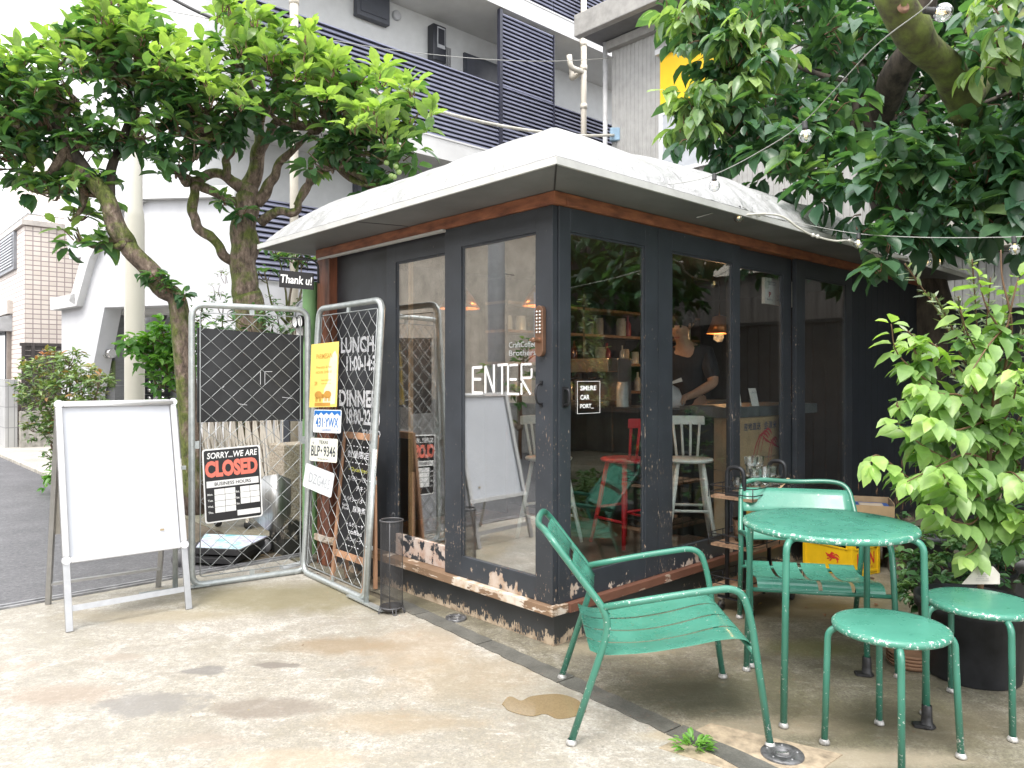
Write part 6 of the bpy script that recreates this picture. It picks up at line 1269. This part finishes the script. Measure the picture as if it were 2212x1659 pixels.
n.links.new(mixc(n, mk, ramp(n, a, [(.35, (.07, .052, .04)), (.55, (.23, .17, .13)), (.68, (.38, .31, .25))]), ramp(n, a, [(.35, (.05, .065, .015)), (.65, (.18, .21, .05))])), b.inputs['Base Color']); b.inputs['Roughness'].default_value = .9
bump(n, b, mth(n, 'ADD', a, mth(n, 'MULTIPLY', mo, .5)), 1., .035); BARK = MATS['mossy_bark']
MOSSY = M('moss_green_bark', (.12, .15, .035), .95, var=.35, scale=11, bmp=1., bscale=60, col2=(.055, .042, .03)); DBARK = M('dark_bark', (.07, .055, .042), .9, var=.4, scale=14, bmp=.8, bscale=30, stretch=(1, 1, .4))
TWG = M('twig_brown', (.16, .09, .05), .7, var=.2)
def limb(m, pts, r0, r1, seg=10, wob=.02, rnd=random.Random(3), n_=7):
    P = catmull(pts, n_); R = []; ph_ = rnd.uniform(0, 6)
    for i, p in enumerate(P):
        u = i/(len(P)-1); R.append((r0*(1-u)+r1*u)*(1+.06*math.sin(i*.42+ph_)+.03*math.sin(i*.77+ph_*2)))
        if 0 < i < len(P)-1: P[i] = p+Vector((math.sin(i*.7+ph_), math.sin(i*.9+ph_*3), math.sin(i*.5+ph_)))*wob*min(1., R[-1]/.06)*.6
    m.tube(P, R, seg)
def grow(root, blobs, hubs, dens, size, mat, per, name='crown', spread=.95, hang=.12, width=.52, droop=.28, tint0=0., barkm=BARK, bush=None, topgain=.55, ntw=1., lr=(.05, .016)):
    cc, cd, bi = crown(blobs, dens, size); zt = np.array([b_[0].z for b_ in blobs]); rr = np.array([b_[1] for b_ in blobs]); fl = np.array([b_[2] for b_ in blobs])
    ps, ax, nr, sz, idx = cluster_leaves(cc, cd, per, size, spread, .35, hang)
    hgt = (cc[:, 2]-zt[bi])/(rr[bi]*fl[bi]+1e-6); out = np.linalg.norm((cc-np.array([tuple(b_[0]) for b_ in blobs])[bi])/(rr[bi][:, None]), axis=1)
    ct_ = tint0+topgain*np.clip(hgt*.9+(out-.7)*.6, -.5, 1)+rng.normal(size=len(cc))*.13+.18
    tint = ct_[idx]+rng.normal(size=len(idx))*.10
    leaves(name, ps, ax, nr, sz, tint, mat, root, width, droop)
    tw = MB(); rn = random.Random(9)
    sel = rng.random(len(cc)) < ntw
    for i in np.nonzero(sel)[0]:
        p = Vector(cc[i]); c0 = Vector(blobs[bi[i]][0]); q = p.lerp(c0, .55)+Vector((0, 0, -.04)); tw.tube([q, p.lerp(q, .5)+Vector((rn.uniform(-.02, .02), rn.uniform(-.02, .02), .015)), p], [.007, .004, .0025] if size > .08 else [.003, .002, .0015], 4, cap=False)
    tag(tw.build('twigs', TWG, root, 'W'), kind='stuff')
    if hubs:
        br = MB()
        for i, (c, r_, f_) in enumerate(blobs):
            h = min(hubs, key=lambda q: (q-c).length); mid = h.lerp(c, .5)+Vector((rn.uniform(-.08, .08), rn.uniform(-.08, .08), -.06)); limb(br, [h, mid, c], lr[0], lr[1], 7, .02, rn, 4)
            for k_ in range(4):
                e = c+Vector((rn.uniform(-1, 1), rn.uniform(-1, 1), rn.uniform(-.3, .8)))*r_*.75; limb(br, [c.lerp(mid, .2*k_/3), c.lerp(e, .5)+Vector((0, 0, -.03)), e], lr[1]*1.1, .005, 5, .012, rn, 3)
        br.build('branches', barkm, root, 'W')
# ---- the pair of persimmon trees on the left
def bl(lst, Y0=6.4): return [(at(x, y, (q[0] if q else Y0)), r_*.9, .6) for (x, y, r_, *q) in lst]
tA0 = at(398, 812, 6.55); tA = thing('persimmon_tree', 'leaning mossy persimmon tree whose trunk bends left over the white board', 'tree', (tA0.x, tA0.y, 0))
m = MB(); limb(m, [Vector((tA0.x+.10, tA0.y, .2)), at(392, 700, 6.55), at(352, 622, 6.5), at(292, 548, 6.4), at(262, 510, 6.35), at(238, 450, 6.3), at(205, 390, 6.3)],   .088, .070, 12); m.build('trunk', BARK, tA, 'W')
m = MB(); limb(m, [at(212, 402, 6.3), at(180, 360, 6.3), at(150, 310, 6.3), at(100, 250, 6.3)], .055, .022, 9); limb(m, [at(232, 440, 6.3), at(250, 330, 6.5), at(290, 240, 6.6), at(268, 150, 6.5)], .048, .022, 9); limb(m, [at(296, 235, 6.6), at(310, 190, 6.5), at(292, 120, 6.4)], .035, .015, 7); m.build('main_branches', DBARK, tA, 'W')
hA = [at(100, 250, 6.3), at(180, 360, 6.3), at(268, 150, 6.5), at(290, 240, 6.6), at(150, 310, 6.3), at(262, 510, 6.35)]
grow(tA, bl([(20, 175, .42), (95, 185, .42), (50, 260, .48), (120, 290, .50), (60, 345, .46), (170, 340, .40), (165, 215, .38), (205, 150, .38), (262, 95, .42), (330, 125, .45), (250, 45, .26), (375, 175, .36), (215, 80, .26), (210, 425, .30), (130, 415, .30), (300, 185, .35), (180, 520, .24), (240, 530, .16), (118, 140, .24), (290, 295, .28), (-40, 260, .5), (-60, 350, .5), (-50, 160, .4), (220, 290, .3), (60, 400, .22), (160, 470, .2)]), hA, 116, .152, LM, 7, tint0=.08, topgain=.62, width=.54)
grow(tA, bl([(345, 592, .14), (372, 625, .12), (395, 640, .09)], 6.4), None, 350, .11, LM, 6, name='side_shoots')
tB0 = at(545, 812, 7.0); tB = thing('persimmon_tree', 'upright mossy persimmon tree with a thick forking trunk behind the gate', 'tree', (tB0.x, tB0.y, 0))
m = MB(); limb(m, [Vector((tB0.x-.02, tB0.y, .1)), at(541, 700, 7.0), at(528, 620, 7.0), at(527, 560, 7.0), at(528, 490, 7.0), at(535, 425, 7.0)], .135, .112, 14, .02); limb(m, [at(533, 445, 7), at(542, 395, 7), at(556, 350, 6.95), at(560, 300, 6.9), at(566, 240, 6.9)], .10, .035, 11)
m.build('trunk', BARK, tB, 'W'); m = MB()
limb(m, [at(532, 425, 7), at(505, 392, 6.95), at(470, 375, 6.9), at(430, 385, 6.8), at(405, 392, 6.8)], .062, .03, 10); limb(m, [at(492, 385, 6.9), at(488, 350, 6.85), at(500, 320, 6.8), at(470, 290, 6.7)], .04, .022, 9)
limb(m, [at(515, 440, 7), at(480, 425, 6.9), at(445, 408, 6.85), at(425, 400, 6.8), at(418, 430, 6.8), at(417, 465, 6.8), at(432, 495, 6.8), at(460, 515, 6.85), at(480, 545, 6.9), at(508, 572, 7.0)], .042, .045, 10)
limb(m, [at(565, 480, 7), at(600, 455, 6.9), at(632, 462, 6.85), at(645, 440, 6.8), at(655, 410, 6.8), at(690, 375, 6.8), at(715, 340, 6.8)], .045, .022, 9); limb(m, [at(555, 440, 7), at(585, 395, 6.95), at(600, 360, 6.9), at(625, 330, 6.8), at(690, 270, 6.7)], .055, .022, 10)
limb(m, [at(548, 370, 7), at(575, 300, 6.9), at(620, 250, 6.8), at(720, 240, 6.7)], .05, .022, 8); limb(m, [at(640, 445, 6.8), at(668, 395, 6.8), at(672, 350, 6.8), at(700, 310, 6.8)], .035, .02, 8)
m.build('main_branches', BARK, tB, 'W')
hB = [at(405, 392, 6.8), at(470, 290, 6.7), at(566, 240, 6.9), at(720, 240, 6.7), at(690, 270, 6.7), at(715, 340, 6.8), at(700, 310, 6.8)]
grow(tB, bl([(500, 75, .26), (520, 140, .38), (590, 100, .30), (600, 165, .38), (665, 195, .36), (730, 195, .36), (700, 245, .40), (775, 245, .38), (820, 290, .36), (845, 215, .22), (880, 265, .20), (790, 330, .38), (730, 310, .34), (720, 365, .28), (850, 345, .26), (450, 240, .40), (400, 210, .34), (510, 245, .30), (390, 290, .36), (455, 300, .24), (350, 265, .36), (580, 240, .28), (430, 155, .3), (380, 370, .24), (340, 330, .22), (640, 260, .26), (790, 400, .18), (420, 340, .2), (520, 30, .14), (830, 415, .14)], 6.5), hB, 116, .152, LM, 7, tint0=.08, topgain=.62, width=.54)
grow(tB, bl([(490, 440, .12), (520, 455, .1)], 6.7), None, 380, .12, LM, 6, name='side_shoots')
def topshoots(root, pts, Y):
    cs = []; rt_ = random.Random(13)
    for x, y in pts:
        for k_ in range(2): cs.append((at(x+rt_.uniform(-28, 28), y+rt_.uniform(-16, 14), Y+rt_.uniform(-.3, .3)), .10, 1.2))
    grow(root, cs, None, 260, .145, LM, 6, name='young_shoots', hang=-.35, width=.5, tint0=.62, topgain=.25, spread=.75)
topshoots(tA, [(20, 130), (70, 130), (120, 105), (160, 90), (215, 40), (250, 10), (290, 25), (330, 70), (370, 110), (395, 150), (190, 60), (10, 175), (150, 145), (240, 80), (300, 90), (90, 190), (345, 140)], 6.2)
topshoots(tB, [(480, 45), (500, 20), (540, 70), (590, 60), (630, 90), (660, 130), (700, 150), (745, 155), (780, 175), (835, 185), (870, 220), (905, 260), (560, 120), (600, 140), (520, 110), (720, 205), (800, 240), (840, 260), (700, 185), (450, 170), (430, 130), (840, 320), (780, 290), (470, 230), (530, 215), (640, 180)], 6.1)
FRM = M('green_fruit', (.30, .42, .14), .35)
m = MB()
for x, y in ((920, 320), (835, 352), (855, 360), (845, 380), (852, 382), (862, 372), (1115, 330), (720, 205)): m.ball(at(x if x < 900 else x-60, y, 6.05), .022, 10, 8)
m.build('fruit', FRM, tB, 'W')
# ---- the big tree on the right
tC0 = K(5.45, .10); tC = thing('big_tree', 'large dark leafy tree overhanging the kiosk from the right', 'tree', tuple(tC0))
tC_ = lambda x, y, Y: at(x, y, Y)
m = MB(); limb(m, [Vector((tC0.x+.25, tC0.y-.2, -.05)), Vector((tC0.x+.12, tC0.y-.1, 1.2)), Vector((tC0.x-.10, tC0.y-.1, 2.4)), tC_(1930, 400, 7.4), tC_(1880, 300, 7.2), tC_(1850, 180, 7.0)], .34, .16, 14, .03); limb(m, [tC_(1880, 300, 7.2), tC_(1920, 200, 6.8), tC_(1980, 80, 6.4), tC_(2010, -60, 6.2)], .14, .10, 10)
m.build('trunk', DBARK, tC, 'W')
m = MB(); limb(m, [tC_(2085, 250, 4.9), tC_(2060, 170, 4.7), tC_(1985, 90, 4.4), tC_(1945, 20, 4.2), tC_(1900, -80, 4.1)], .095, .10, 14, .015); limb(m, [tC_(2085, 250, 4.9), tC_(2110, 180, 5.2), tC_(2200, 60, 5.6), tC_(2300, -60, 6)], .085, .08, 10); m.build('mossy_branch', MOSSY, tC, 'W')
m = MB().lathe([(.001, .002), (.018, .004), (.024, .012), (.030, .004), (.034, -.004)], tC_(1952, 16, 4.10), 14, ((1, 0, 0), (0, .2, 1), (0, -1, .2))); m.build('branch_scar', M('scar_wood', (.20, .11, .07), .8, var=.4), tC, 'W')
hC = [tC_(1850, 180, 6.6), tC_(1880, 300, 7.0), tC_(2110, 180, 5.2), tC_(2060, 170, 4.7), tC_(1980, 80, 6.2), tC_(1700, 150, 6.2)]
front = [(1500, 30, .30, 5.8), (1590, 130, .26, 5.7), (1560, 225, .26, 5.7), (1500, 270, .26, 5.6), (1560, 300, .26, 5.6), (1600, 60, .42, 5.8), (1620, 180, .38, 5.7), (1620, 290, .28, 5.5), (1700, 330, .32, 5.4), (1770, 250, .34, 5.8), (1720, 380, .22, 5.2), (1790, 400, .26, 5.2), (1850, 340, .30, 5.4), (1440, 30, .16, 5.9), (1760, 60, .4, 6.2), (1880, 430, .28, 5.0), (1850, 480, .16, 4.9), (1940, 360, .34, 5.0), (1990, 420, .34, 4.9), (2060, 340, .34, 4.8), (2130, 420, .36, 4.7), (2060, 470, .26, 4.8), (2190, 330, .36, 4.8), (2150, 490, .24, 4.6), (2230, 430, .36, 4.6), (1960, 490, .2, 4.9), (2140, 250, .22, 5.4), (2160, 130, .3, 4.6), (2200, 40, .28, 4.4), (2080, 60, .2, 5.0), (1920, 540, .10, 4.7), (1900, 575, .06, 4.6), (1680, 20, .3, 6), (1680, 240, .3, 5.9), (2230, 220, .3, 4.6), (1830, 100, .3, 6.0)]
back = [(1800, 150, .8, 7.6), (1950, 60, .8, 7.8), (1920, 280, .7, 7.4), (2080, 200, .8, 7.8), (2200, 300, .8, 7.4), (1700, 260, .6, 7.0), (2150, 60, .8, 7.5), (1650, 90, .6, 7.2), (1800, 340, .5, 6.6), (2050, 420, .5, 6.8), (2180, 480, .5, 6.6), (2300, 150, .9, 7), (2350, 400, .9, 6.6), (1880, -40, .9, 7.6), (1600, -40, .6, 7)]
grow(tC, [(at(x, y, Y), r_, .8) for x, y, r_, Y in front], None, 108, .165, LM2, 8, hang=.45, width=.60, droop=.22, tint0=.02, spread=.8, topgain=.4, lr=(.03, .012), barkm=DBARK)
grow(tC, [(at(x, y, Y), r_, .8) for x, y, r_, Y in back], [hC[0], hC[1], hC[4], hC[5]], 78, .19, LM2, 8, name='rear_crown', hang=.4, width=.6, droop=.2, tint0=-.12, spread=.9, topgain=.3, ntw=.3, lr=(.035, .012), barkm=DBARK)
grow(tC, [(at(x, y, Y), r_, .8) for x, y, r_, Y in [(1455, 40, .20, 5.75), (1530, 60, .3, 5.6), (1520, 250, .24, 5.6), (1480, 270, .2, 5.6), (1570, 150, .28, 5.6), (1560, 210, .26, 5.5), (1620, 100, .3, 5.5), (2190, 15, .18, 4.0), (2190, 120, .2, 4.3), (1450, 230, .1, 5.7)]], None, 170, .155, LM2, 8, name='young_shoots', hang=.75, width=.5, droop=.3, tint0=.62, spread=.75, topgain=.25)
off_ = [(Vector((3.6, 3.6, 3.3)), .7, .8), (Vector((4.4, 4.2, 2.7)), .9, .8), (Vector((5.2, 3.2, 3.2)), 1., .8), (Vector((4.2, 2.4, 3.6)), .8, .8), (Vector((5.5, 4.6, 2.2)), .9, .8), (Vector((5.6, 5.4, 3.4)), 1., .8), (Vector((4.8, 5.2, 3.9)), .9, .8), (Vector((6.2, 3.4, 1.8)), .9, .8)]
grow(tC, off_, None, 85, .2, LM2, 7, name='side_crown', hang=.3, width=.6, tint0=-.05, ntw=.1)
# ---- dogwood in the pot, right foreground
def pot(o, x, y, r_, h_, mt): return MB().lathe([(r_*.80, 0), (r_*.84, .01), (r_*.97, h_-.05), (r_*1.03, h_-.05), (r_*1.04, h_), (r_*.98, h_), (r_*.95, h_-.04), (.001, h_-.045)], (x, y, 0), 40).build('plant_pot', mt, o, 'W')
POTM = M('pot_black', (.028, .030, .036), .5, var=.25, scale=12)
dg_ = thing('potted_dogwood', 'bright lime green dogwood in a big black pot at the right edge', 'potted plant', (2.16, 3.52, 0)); pot(dg_, 2.16, 3.52, .235, .36, POTM)
MB().lathe([(.001, .318), (.22, .318)], (2.16, 3.52, 0), 24).build('soil', M('soil', (.05, .035, .025), .9, var=.4, scale=30, bmp=.8), dg_, 'W')
st0 = Vector((2.19, 3.52, .31)); m = MB()
limb(m, [st0, at(2125, 1180, 3.5), at(2135, 1050, 3.5), at(2140, 930, 3.5), at(2150, 850, 3.5)], .014, .010, 8, .004); limb(m, [at(2140, 930, 3.5), at(2170, 800, 3.5), at(2185, 700, 3.5), at(2165, 600, 3.5), at(2162, 540, 3.5)], .009, .003, 6, .003)
shoots = [((2140, 960), (2080, 900), (2010, 830), (1940, 765), (1925, 700), 3.4), ((2135, 1000), (2070, 1000), (1990, 960), (1930, 905), 3.35), ((2130, 1060), (2080, 1080), (1990, 1050), (1900, 985), (1880, 1000), 3.3), ((2140, 930), (2110, 850), (2060, 780), (2010, 740), (1975, 725), 3.5), ((2150, 860), (2120, 780), (2090, 720), (2075, 670), 3.45),
          ((2140, 1000), (2180, 940), (2215, 880), 3.4), ((2135, 1080), (2100, 1130), (2050, 1120), (2010, 1090), 3.25), ((2140, 940), (2085, 860), (2030, 850), (1985, 830), 3.3), ((2160, 820), (2200, 760), (2230, 700), 3.4), ((2135, 1090), (2170, 1130), (2200, 1110), 3.3), ((2130, 1120), (2110, 1180), (2085, 1200), 3.35), ((2150, 900), (2060, 930), (2010, 900), 3.2), ((2165, 720), (2130, 660), (2115, 600), 3.5), ((2140, 1000), (2090, 980), (2040, 1000), (1960, 1040), 3.2), ((2160, 780), (2190, 640), (2200, 600), 3.5), ((2140, 1050), (2180, 1020), (2210, 1040), 3.2), ((2180, 700), (2140, 740), (2100, 800), 3.3), ((2150, 950), (2190, 860), (2195, 800), 3.2), ((2130, 1100), (2060, 1060), (2030, 1010), 3.15)]
LP, LA, LN, LS, LT = [], [], [], [], []; rd = random.Random(21)
for sh_ in shoots:
    Yf = sh_[-1]; pts = [at(x, y, 3.5+(Yf-3.5)*i/(len(sh_)-2)) for i, (x, y) in enumerate(sh_[:-1])]; P = catmull(pts, 6); m.tube(P, [.005*(1-.75*i/len(P))+.001 for i in range(len(P))], 5)
    L_ = 0; acc = 0; side = 1
    for i in range(1, len(P)):
        acc += (P[i]-P[i-1]).length
        if acc > .036 or i == len(P)-1:
            acc = 0; tdir = (P[i]-P[i-1]).normalized(); sd_ = tdir.cross(Vector((0, 0, 1))).normalized(); u = i/len(P)
            for s__ in ((-1, 1) if i < len(P)-1 else (-1, 1, 0)):
                a = (tdir*(.5+.5*u)+sd_*s__*.8+Vector((rd.uniform(-.25, .25), rd.uniform(-.35, .1), -.45-.5*rd.random()))).normalized()
                LP.append(P[i]+a*.012); LA.append(a); LN.append((sd_*.2*rd.uniform(-1, 1)+Vector((rd.uniform(-.3, .3), rd.uniform(-.9, -.1), 1))).normalized()); LS.append(rd.uniform(.070, .125)*(1-.25*(u > .85))); LT.append(.28+.55*u+rd.uniform(-.18, .18))
m.build('stems', TWG, dg_, 'W'); leaves('foliage', LP, LA, LN, LS, LT, LMY, dg_, .62, .30, .12)
fb = [(at(x, y, Y), r_, .8) for x, y, r_, Y in [(2030, 800, .12, 3.5), (1980, 760, .07, 3.45), (2080, 760, .12, 3.55), (2200, 740, .16, 3.6), (1960, 880, .06, 3.4), (2190, 1160, .12, 3.4), (2050, 1060, .14, 3.4), (2100, 870, .2, 3.6), (2060, 960, .2, 3.55), (2150, 980, .22, 3.65), (2120, 1080, .17, 3.55), (2190, 860, .2, 3.7), (2200, 1080, .16, 3.5), (2010, 900, .12, 3.5), (2220, 980, .2, 3.6), (2130, 760, .12, 3.6)]]
grow(dg_, fb, None, 380, .092, LMY, 6, name='inner_foliage', hang=.5, width=.62, tint0=.05, topgain=.45, spread=.9, ntw=.15)
# label card stuck in the pot
pg = at(2120, 1245, 3.38); m = MB().poly([at(2078, 1262, 3.40), at(2160, 1262, 3.40), at(2160, 1240, 3.40), at(2146, 1224, 3.40), at(2112, 1223, 3.40)], (0, .004, 0)); lc = m.build('plant_label', M('label_cream2', (.66, .64, .58), .6), None, 'W'); tag(lc, 'cream plant label card stuck in the dogwood pot', 'label')
text('lettering', 'Cornus\nflorida\nplease do\nnot touch', at(2122, 1247, 3.398), (1, 0, 0), (0, 0, 1), .06, .035, M('grey_ink', (.35, .35, .35), .7), lc, 'W')
# olive shrub and other pots behind
ol = thing('potted_olive', 'thin grey-green olive shrub in a pot behind the dogwood', 'potted plant', (at(2120, 812, 4.3).x, 4.3, 0)); pot(ol, PM[ol].translation.x, 4.3, .17, .3, POTM)
LP, LA, LN, LS, LT = [], [], [], [], []; m = MB()
b0 = PM[ol].translation+Vector((0, 0, .28))
for tip, mid in (((1955, 570), (2040, 700)), ((1960, 715), (2050, 800)), ((2100, 560), (2110, 700)), ((2070, 640), (2090, 760)), ((2180, 640), (2150, 760)), ((2020, 640), (2070, 740)), ((2140, 600), (2130, 720)), ((2210, 720), (2170, 800)), ((2120, 840), (2120, 900)), ((2060, 850), (2100, 900))):
    P = catmull([b0, at(2120, 900, 4.3), at(*mid, 4.2), at(*tip, 4.05)], 12); m.tube(P, .004, 5)
    for i in range(14, len(P)):
        for k_ in range(3):
            t_ = (P[i]-P[i-1]).normalized(); a = (t_*.7+Vector((rd.uniform(-1, 1), rd.uniform(-1, 1), rd.uniform(-.6, .6)))*.9).normalized(); LP.append(P[i]+(P[i-1]-P[i])*rd.random()); LA.append(a); LN.append((rd.uniform(-1, 1), rd.uniform(-1, 0), 1)); LS.append(rd.uniform(.045, .075)); LT.append(rd.uniform(.1, 1))
m.build('stems', TWG, ol, 'W'); leaves('foliage', LP, LA, LN, LS, LT, LMO, ol, .26, .1, .05)
gc = thing('ivy_bush', 'low glossy green bush spilling over the ground left of the black pot', 'bush', (at(2020, 812, 4.1).x, 4.1, 0))
grow(gc, [(at(x, y, Y), r_, .8) for x, y, r_, Y in [(1990, 1240, .16, 4.1), (2040, 1200, .17, 4.15), (2080, 1240, .16, 4.0), (1975, 1290, .10, 3.95), (2030, 1275, .14, 3.9), (2110, 1190, .15, 4.1), (1950, 1215, .07, 4.2), (2170, 1230, .18, 4.1), (2230, 1200, .2, 4.1), (1960, 1300, .05, 3.9)]], None, 900, .05, LMG, 7, name='foliage', hang=.15, width=.6, tint0=.2, ntw=.15)
for (x, y, r_, h_, Y, lab) in ((2000, 1165, .17, .36, 5.0, 'black plant pot with a dark shrub at the foot of the board wall'), (2190, 1160, .24, .30, 4.7, 'wide grey planter tub at the right behind the dogwood')):
    v = at(x, 812, Y); o = thing('potted_shrub', lab, 'potted plant', (v.x, Y, 0)); pot(o, v.x, Y, r_, h_, POTM if r_ < .2 else M('tub_grey', (.10, .10, .10), .6, var=.2))
    grow(o, [(Vector((v.x, Y, h_+.25)), r_*1.3, 1.2), (Vector((v.x-.05, Y, h_+.6)), r_*1.1, 1.3), (Vector((v.x-.1, Y, h_+.02)), r_, .6)], [Vector((v.x, Y, h_-.05))], 260, .055, LMG, 6, name='foliage', hang=0, width=.5, tint0=-.05, topgain=.3, lr=(.01, .004), ntw=.4)
ln_ = thing('stacked_saucers', 'small stack of terracotta saucers by the black pot', 'saucers', (1.93, 3.63, 0)); m = MB()
for i in range(4): m.lathe([(.001, .008+.016*i), (.085, .008+.016*i), (.105, .026+.016*i), (.11, .026+.016*i), (.09, .002+.016*i), (.001, .002+.016*i)], (0, 0, 0), 28)
m.build('saucer_stack', M('terracotta', (.30, .17, .10), .7), ln_)
# ---- bush behind the gate, photinia, weeds
bs = thing('green_bush', 'fresh green bush growing between the utility pole and the chain-link gate', 'bush', (at(350, 812, 7.6).x, 7.6, 0))
grow(bs, [(at(x, y, Y), r_, .85) for x, y, r_, Y in [(300, 745, .16, 7.6), (330, 760, .22, 7.6), (365, 735, .22, 7.6), (375, 800, .26, 7.6), (345, 830, .14, 7.5), (350, 705, .10, 7.6), (390, 760, .25, 7.7), (410, 730, .22, 7.8), (360, 880, .15, 7.4), (283, 738, .08, 7.5)]], [at(395, 850, 7.6), at(385, 780, 7.6)], 560, .09, LMB, 6, name='foliage', hang=.1, width=.6, tint0=.25, lr=(.014, .006), ntw=.4)
hb_ = thing('hedge_plants', 'mixed leafy plants growing above the black board behind the gate', 'bush', (at(560, 812, 6.9).x, 7.3, 0))
grow(hb_, [(at(x, y, Y), r_, .75) for x, y, r_, Y in [(430, 690, .22, 7.4), (480, 680, .24, 7.3), (540, 700, .24, 6.6), (600, 690, .24, 7.2), (640, 680, .2, 7.1), (470, 730, .25, 7.2), (580, 730, .25, 7.1), (640, 730, .25, 7), (520, 760, .3, 7.2), (620, 800, .3, 7.1)]], [at(500, 800, 7.3), at(600, 800, 7.2)], 260, .06, LMG, 6, name='foliage', hang=.05, width=.45, tint0=.12, lr=(.012, .005), ntw=.3)
grow(hb_, [(at(x, y, Y), r_, 1.1) for x, y, r_, Y in [(470, 640, .13, 7.6), (490, 615, .12, 7.6), (450, 645, .09, 7.6), (475, 590, .07, 7.6), (640, 640, .08, 7.2), (655, 660, .08, 7.2), (590, 650, .08, 7.2)]], None, 300, .035, LMO, 5, name='feathery_sprays', width=.35, ntw=.9)
grow(hb_, [(at(x, y, Y), r_, .8) for x, y, r_, Y in [(600, 545, .16, 7.6), (650, 565, .18, 7.6), (575, 600, .12, 7.6), (660, 520, .1, 7.6)]], [at(620, 700, 7.4)], 220, .11, LM, 6, name='upper_foliage', tint0=.0, lr=(.015, .006))
ph = thing('photinia_shrub', 'wild photinia shrub with red young tips on the pavement edge at the left', 'shrub', tuple(K(-.15, 8.4)))
phc = [(110, 800, .30, 9.6), (70, 830, .22, 9.8), (150, 840, .32, 9.4), (190, 820, .25, 9.2), (100, 880, .34, 9.5), (160, 900, .34, 9.3), (130, 950, .26, 9.3), (85, 930, .18, 9.6), (200, 880, .25, 9.1), (150, 780, .16, 9.4), (60, 790, .12, 9.8), (125, 990, .18, 9.2), (215, 830, .15, 9.0)]
base_ = at(150, 1040, 9.1)
grow(ph, [(at(x, y, Y), r_, .8) for x, y, r_, Y in phc], [at(150, 1000, 9.2), at(140, 960, 9.3)], 620, .08, LMR, 6, name='foliage', hang=-.1, width=.46, tint0=.05, topgain=.42, lr=(.016, .007), ntw=.5)
m = MB()
for i, (x, y) in enumerate(((130, 980), (160, 970), (145, 960), (110, 960))): m.tube([at(140+6*i, 1052, 9.1), at((x+145)/2, 1010, 9.15), at(x, y, 9.25)], [.02, .016, .012], 7)
m.build('stems', TWG, ph, 'W')
grow(ph, [(at(x, y, Y), r_, .7) for x, y, r_, Y in [(125, 1030, .10, 9.0), (165, 1045, .10, 8.7), (100, 1050, .08, 9.0), (180, 1058, .07, 8.5)]], None, 500, .11, LMB, 5, name='base_leaves', width=.4, tint0=.1, ntw=.1)
wd = thing('weed', 'small bright green weed growing from the joint at the bottom of the patio', 'weed', tuple(gr(1497, 1622))); c0 = gr(1497, 1618); LP, LA, LN, LS, LT = [], [], [], [], []
for i in range(64):
    a = rd.uniform(0, 2*PI); q = rd.random()**.6*.055; LP.append(c0+Vector((q*math.cos(a)*1.15, q*math.sin(a)*.7, .004+.035*rd.random()))); LA.append((math.cos(a), math.sin(a)*.8, .35+.7*rd.random())); LN.append((-math.cos(a)*.3, -math.sin(a)*.3, 1)); LS.append(rd.uniform(.022, .05)); LT.append(rd.uniform(.4, 1))
leaves('foliage', LP, LA, LN, LS, LT, LMB, wd, .42, .35, .15)
lb2 = thing('gate_weeds', 'low green weeds at the road edge behind the white board', 'weed', tuple(gr(415, 1110))); grow(lb2, [(gr(x, y)+Vector((0, 0, .05)), r_, .7) for x, y, r_ in [(415, 1108, .14), (432, 1112, .08), (400, 1090, .12)]], None, 700, .055, LMB, 5, name='foliage', tint0=.2, width=.5, ntw=.1)
# shrub across the street, mirrored in the door
sh3 = thingK('street_shrub', 'leafy shrub by the stucco house, mirrored in the left kiosk door', 'shrub', -5.9, 6.5)
grow(sh3, [(K(-5.9, 6.4, 1.7), .35, 1.2), (K(-5.9, 6.5, 1.1), .35, 1.), (K(-5.9, 7.3, 1.3), .25, 1.1)], [K(-5.9, 6.5, .5)], 60, .14, LM, 7, name='foliage', tint0=.3)
m = MB().tube([K(-5.9, 6.5, 0), K(-5.9, 6.5, 1.6)], .03, 8).build('stem', TWG, sh3, 'W')
# fallen leaves and grit
lt_ = MB(); rl_ = random.Random(77)
LP, LA, LN, LS, LT = [], [], [], [], []
for i in range(46):
    x, y = (rl_.uniform(560, 700), rl_.uniform(1190, 1245)) if i < 20 else (rl_.uniform(1640, 2010), rl_.uniform(1240, 1330)) if i < 36 else (rl_.uniform(100, 900), rl_.uniform(1330, 1640)); v = gr(x, y); a = rl_.uniform(0, 6.28); LP.append(v+Vector((0, 0, .006))); LA.append((math.cos(a), math.sin(a), .05)); LN.append((0, 0, 1)); LS.append(rl_.uniform(.018, .05) if i < 36 else rl_.uniform(.006, .014)); LT.append(rl_.random())
o = leaves('leaf_litter', LP, LA, LN, LS, LT, leaf_mat('dry_leaf', (.10, .05, .025), (.22, .11, .05), (.45, .36, .12), .7, .1, (1, .8, .5)), None, .5, .15, .2); tag(o, 'scattered dry fallen leaves and grit on the ground', 'leaf litter', kind='stuff')
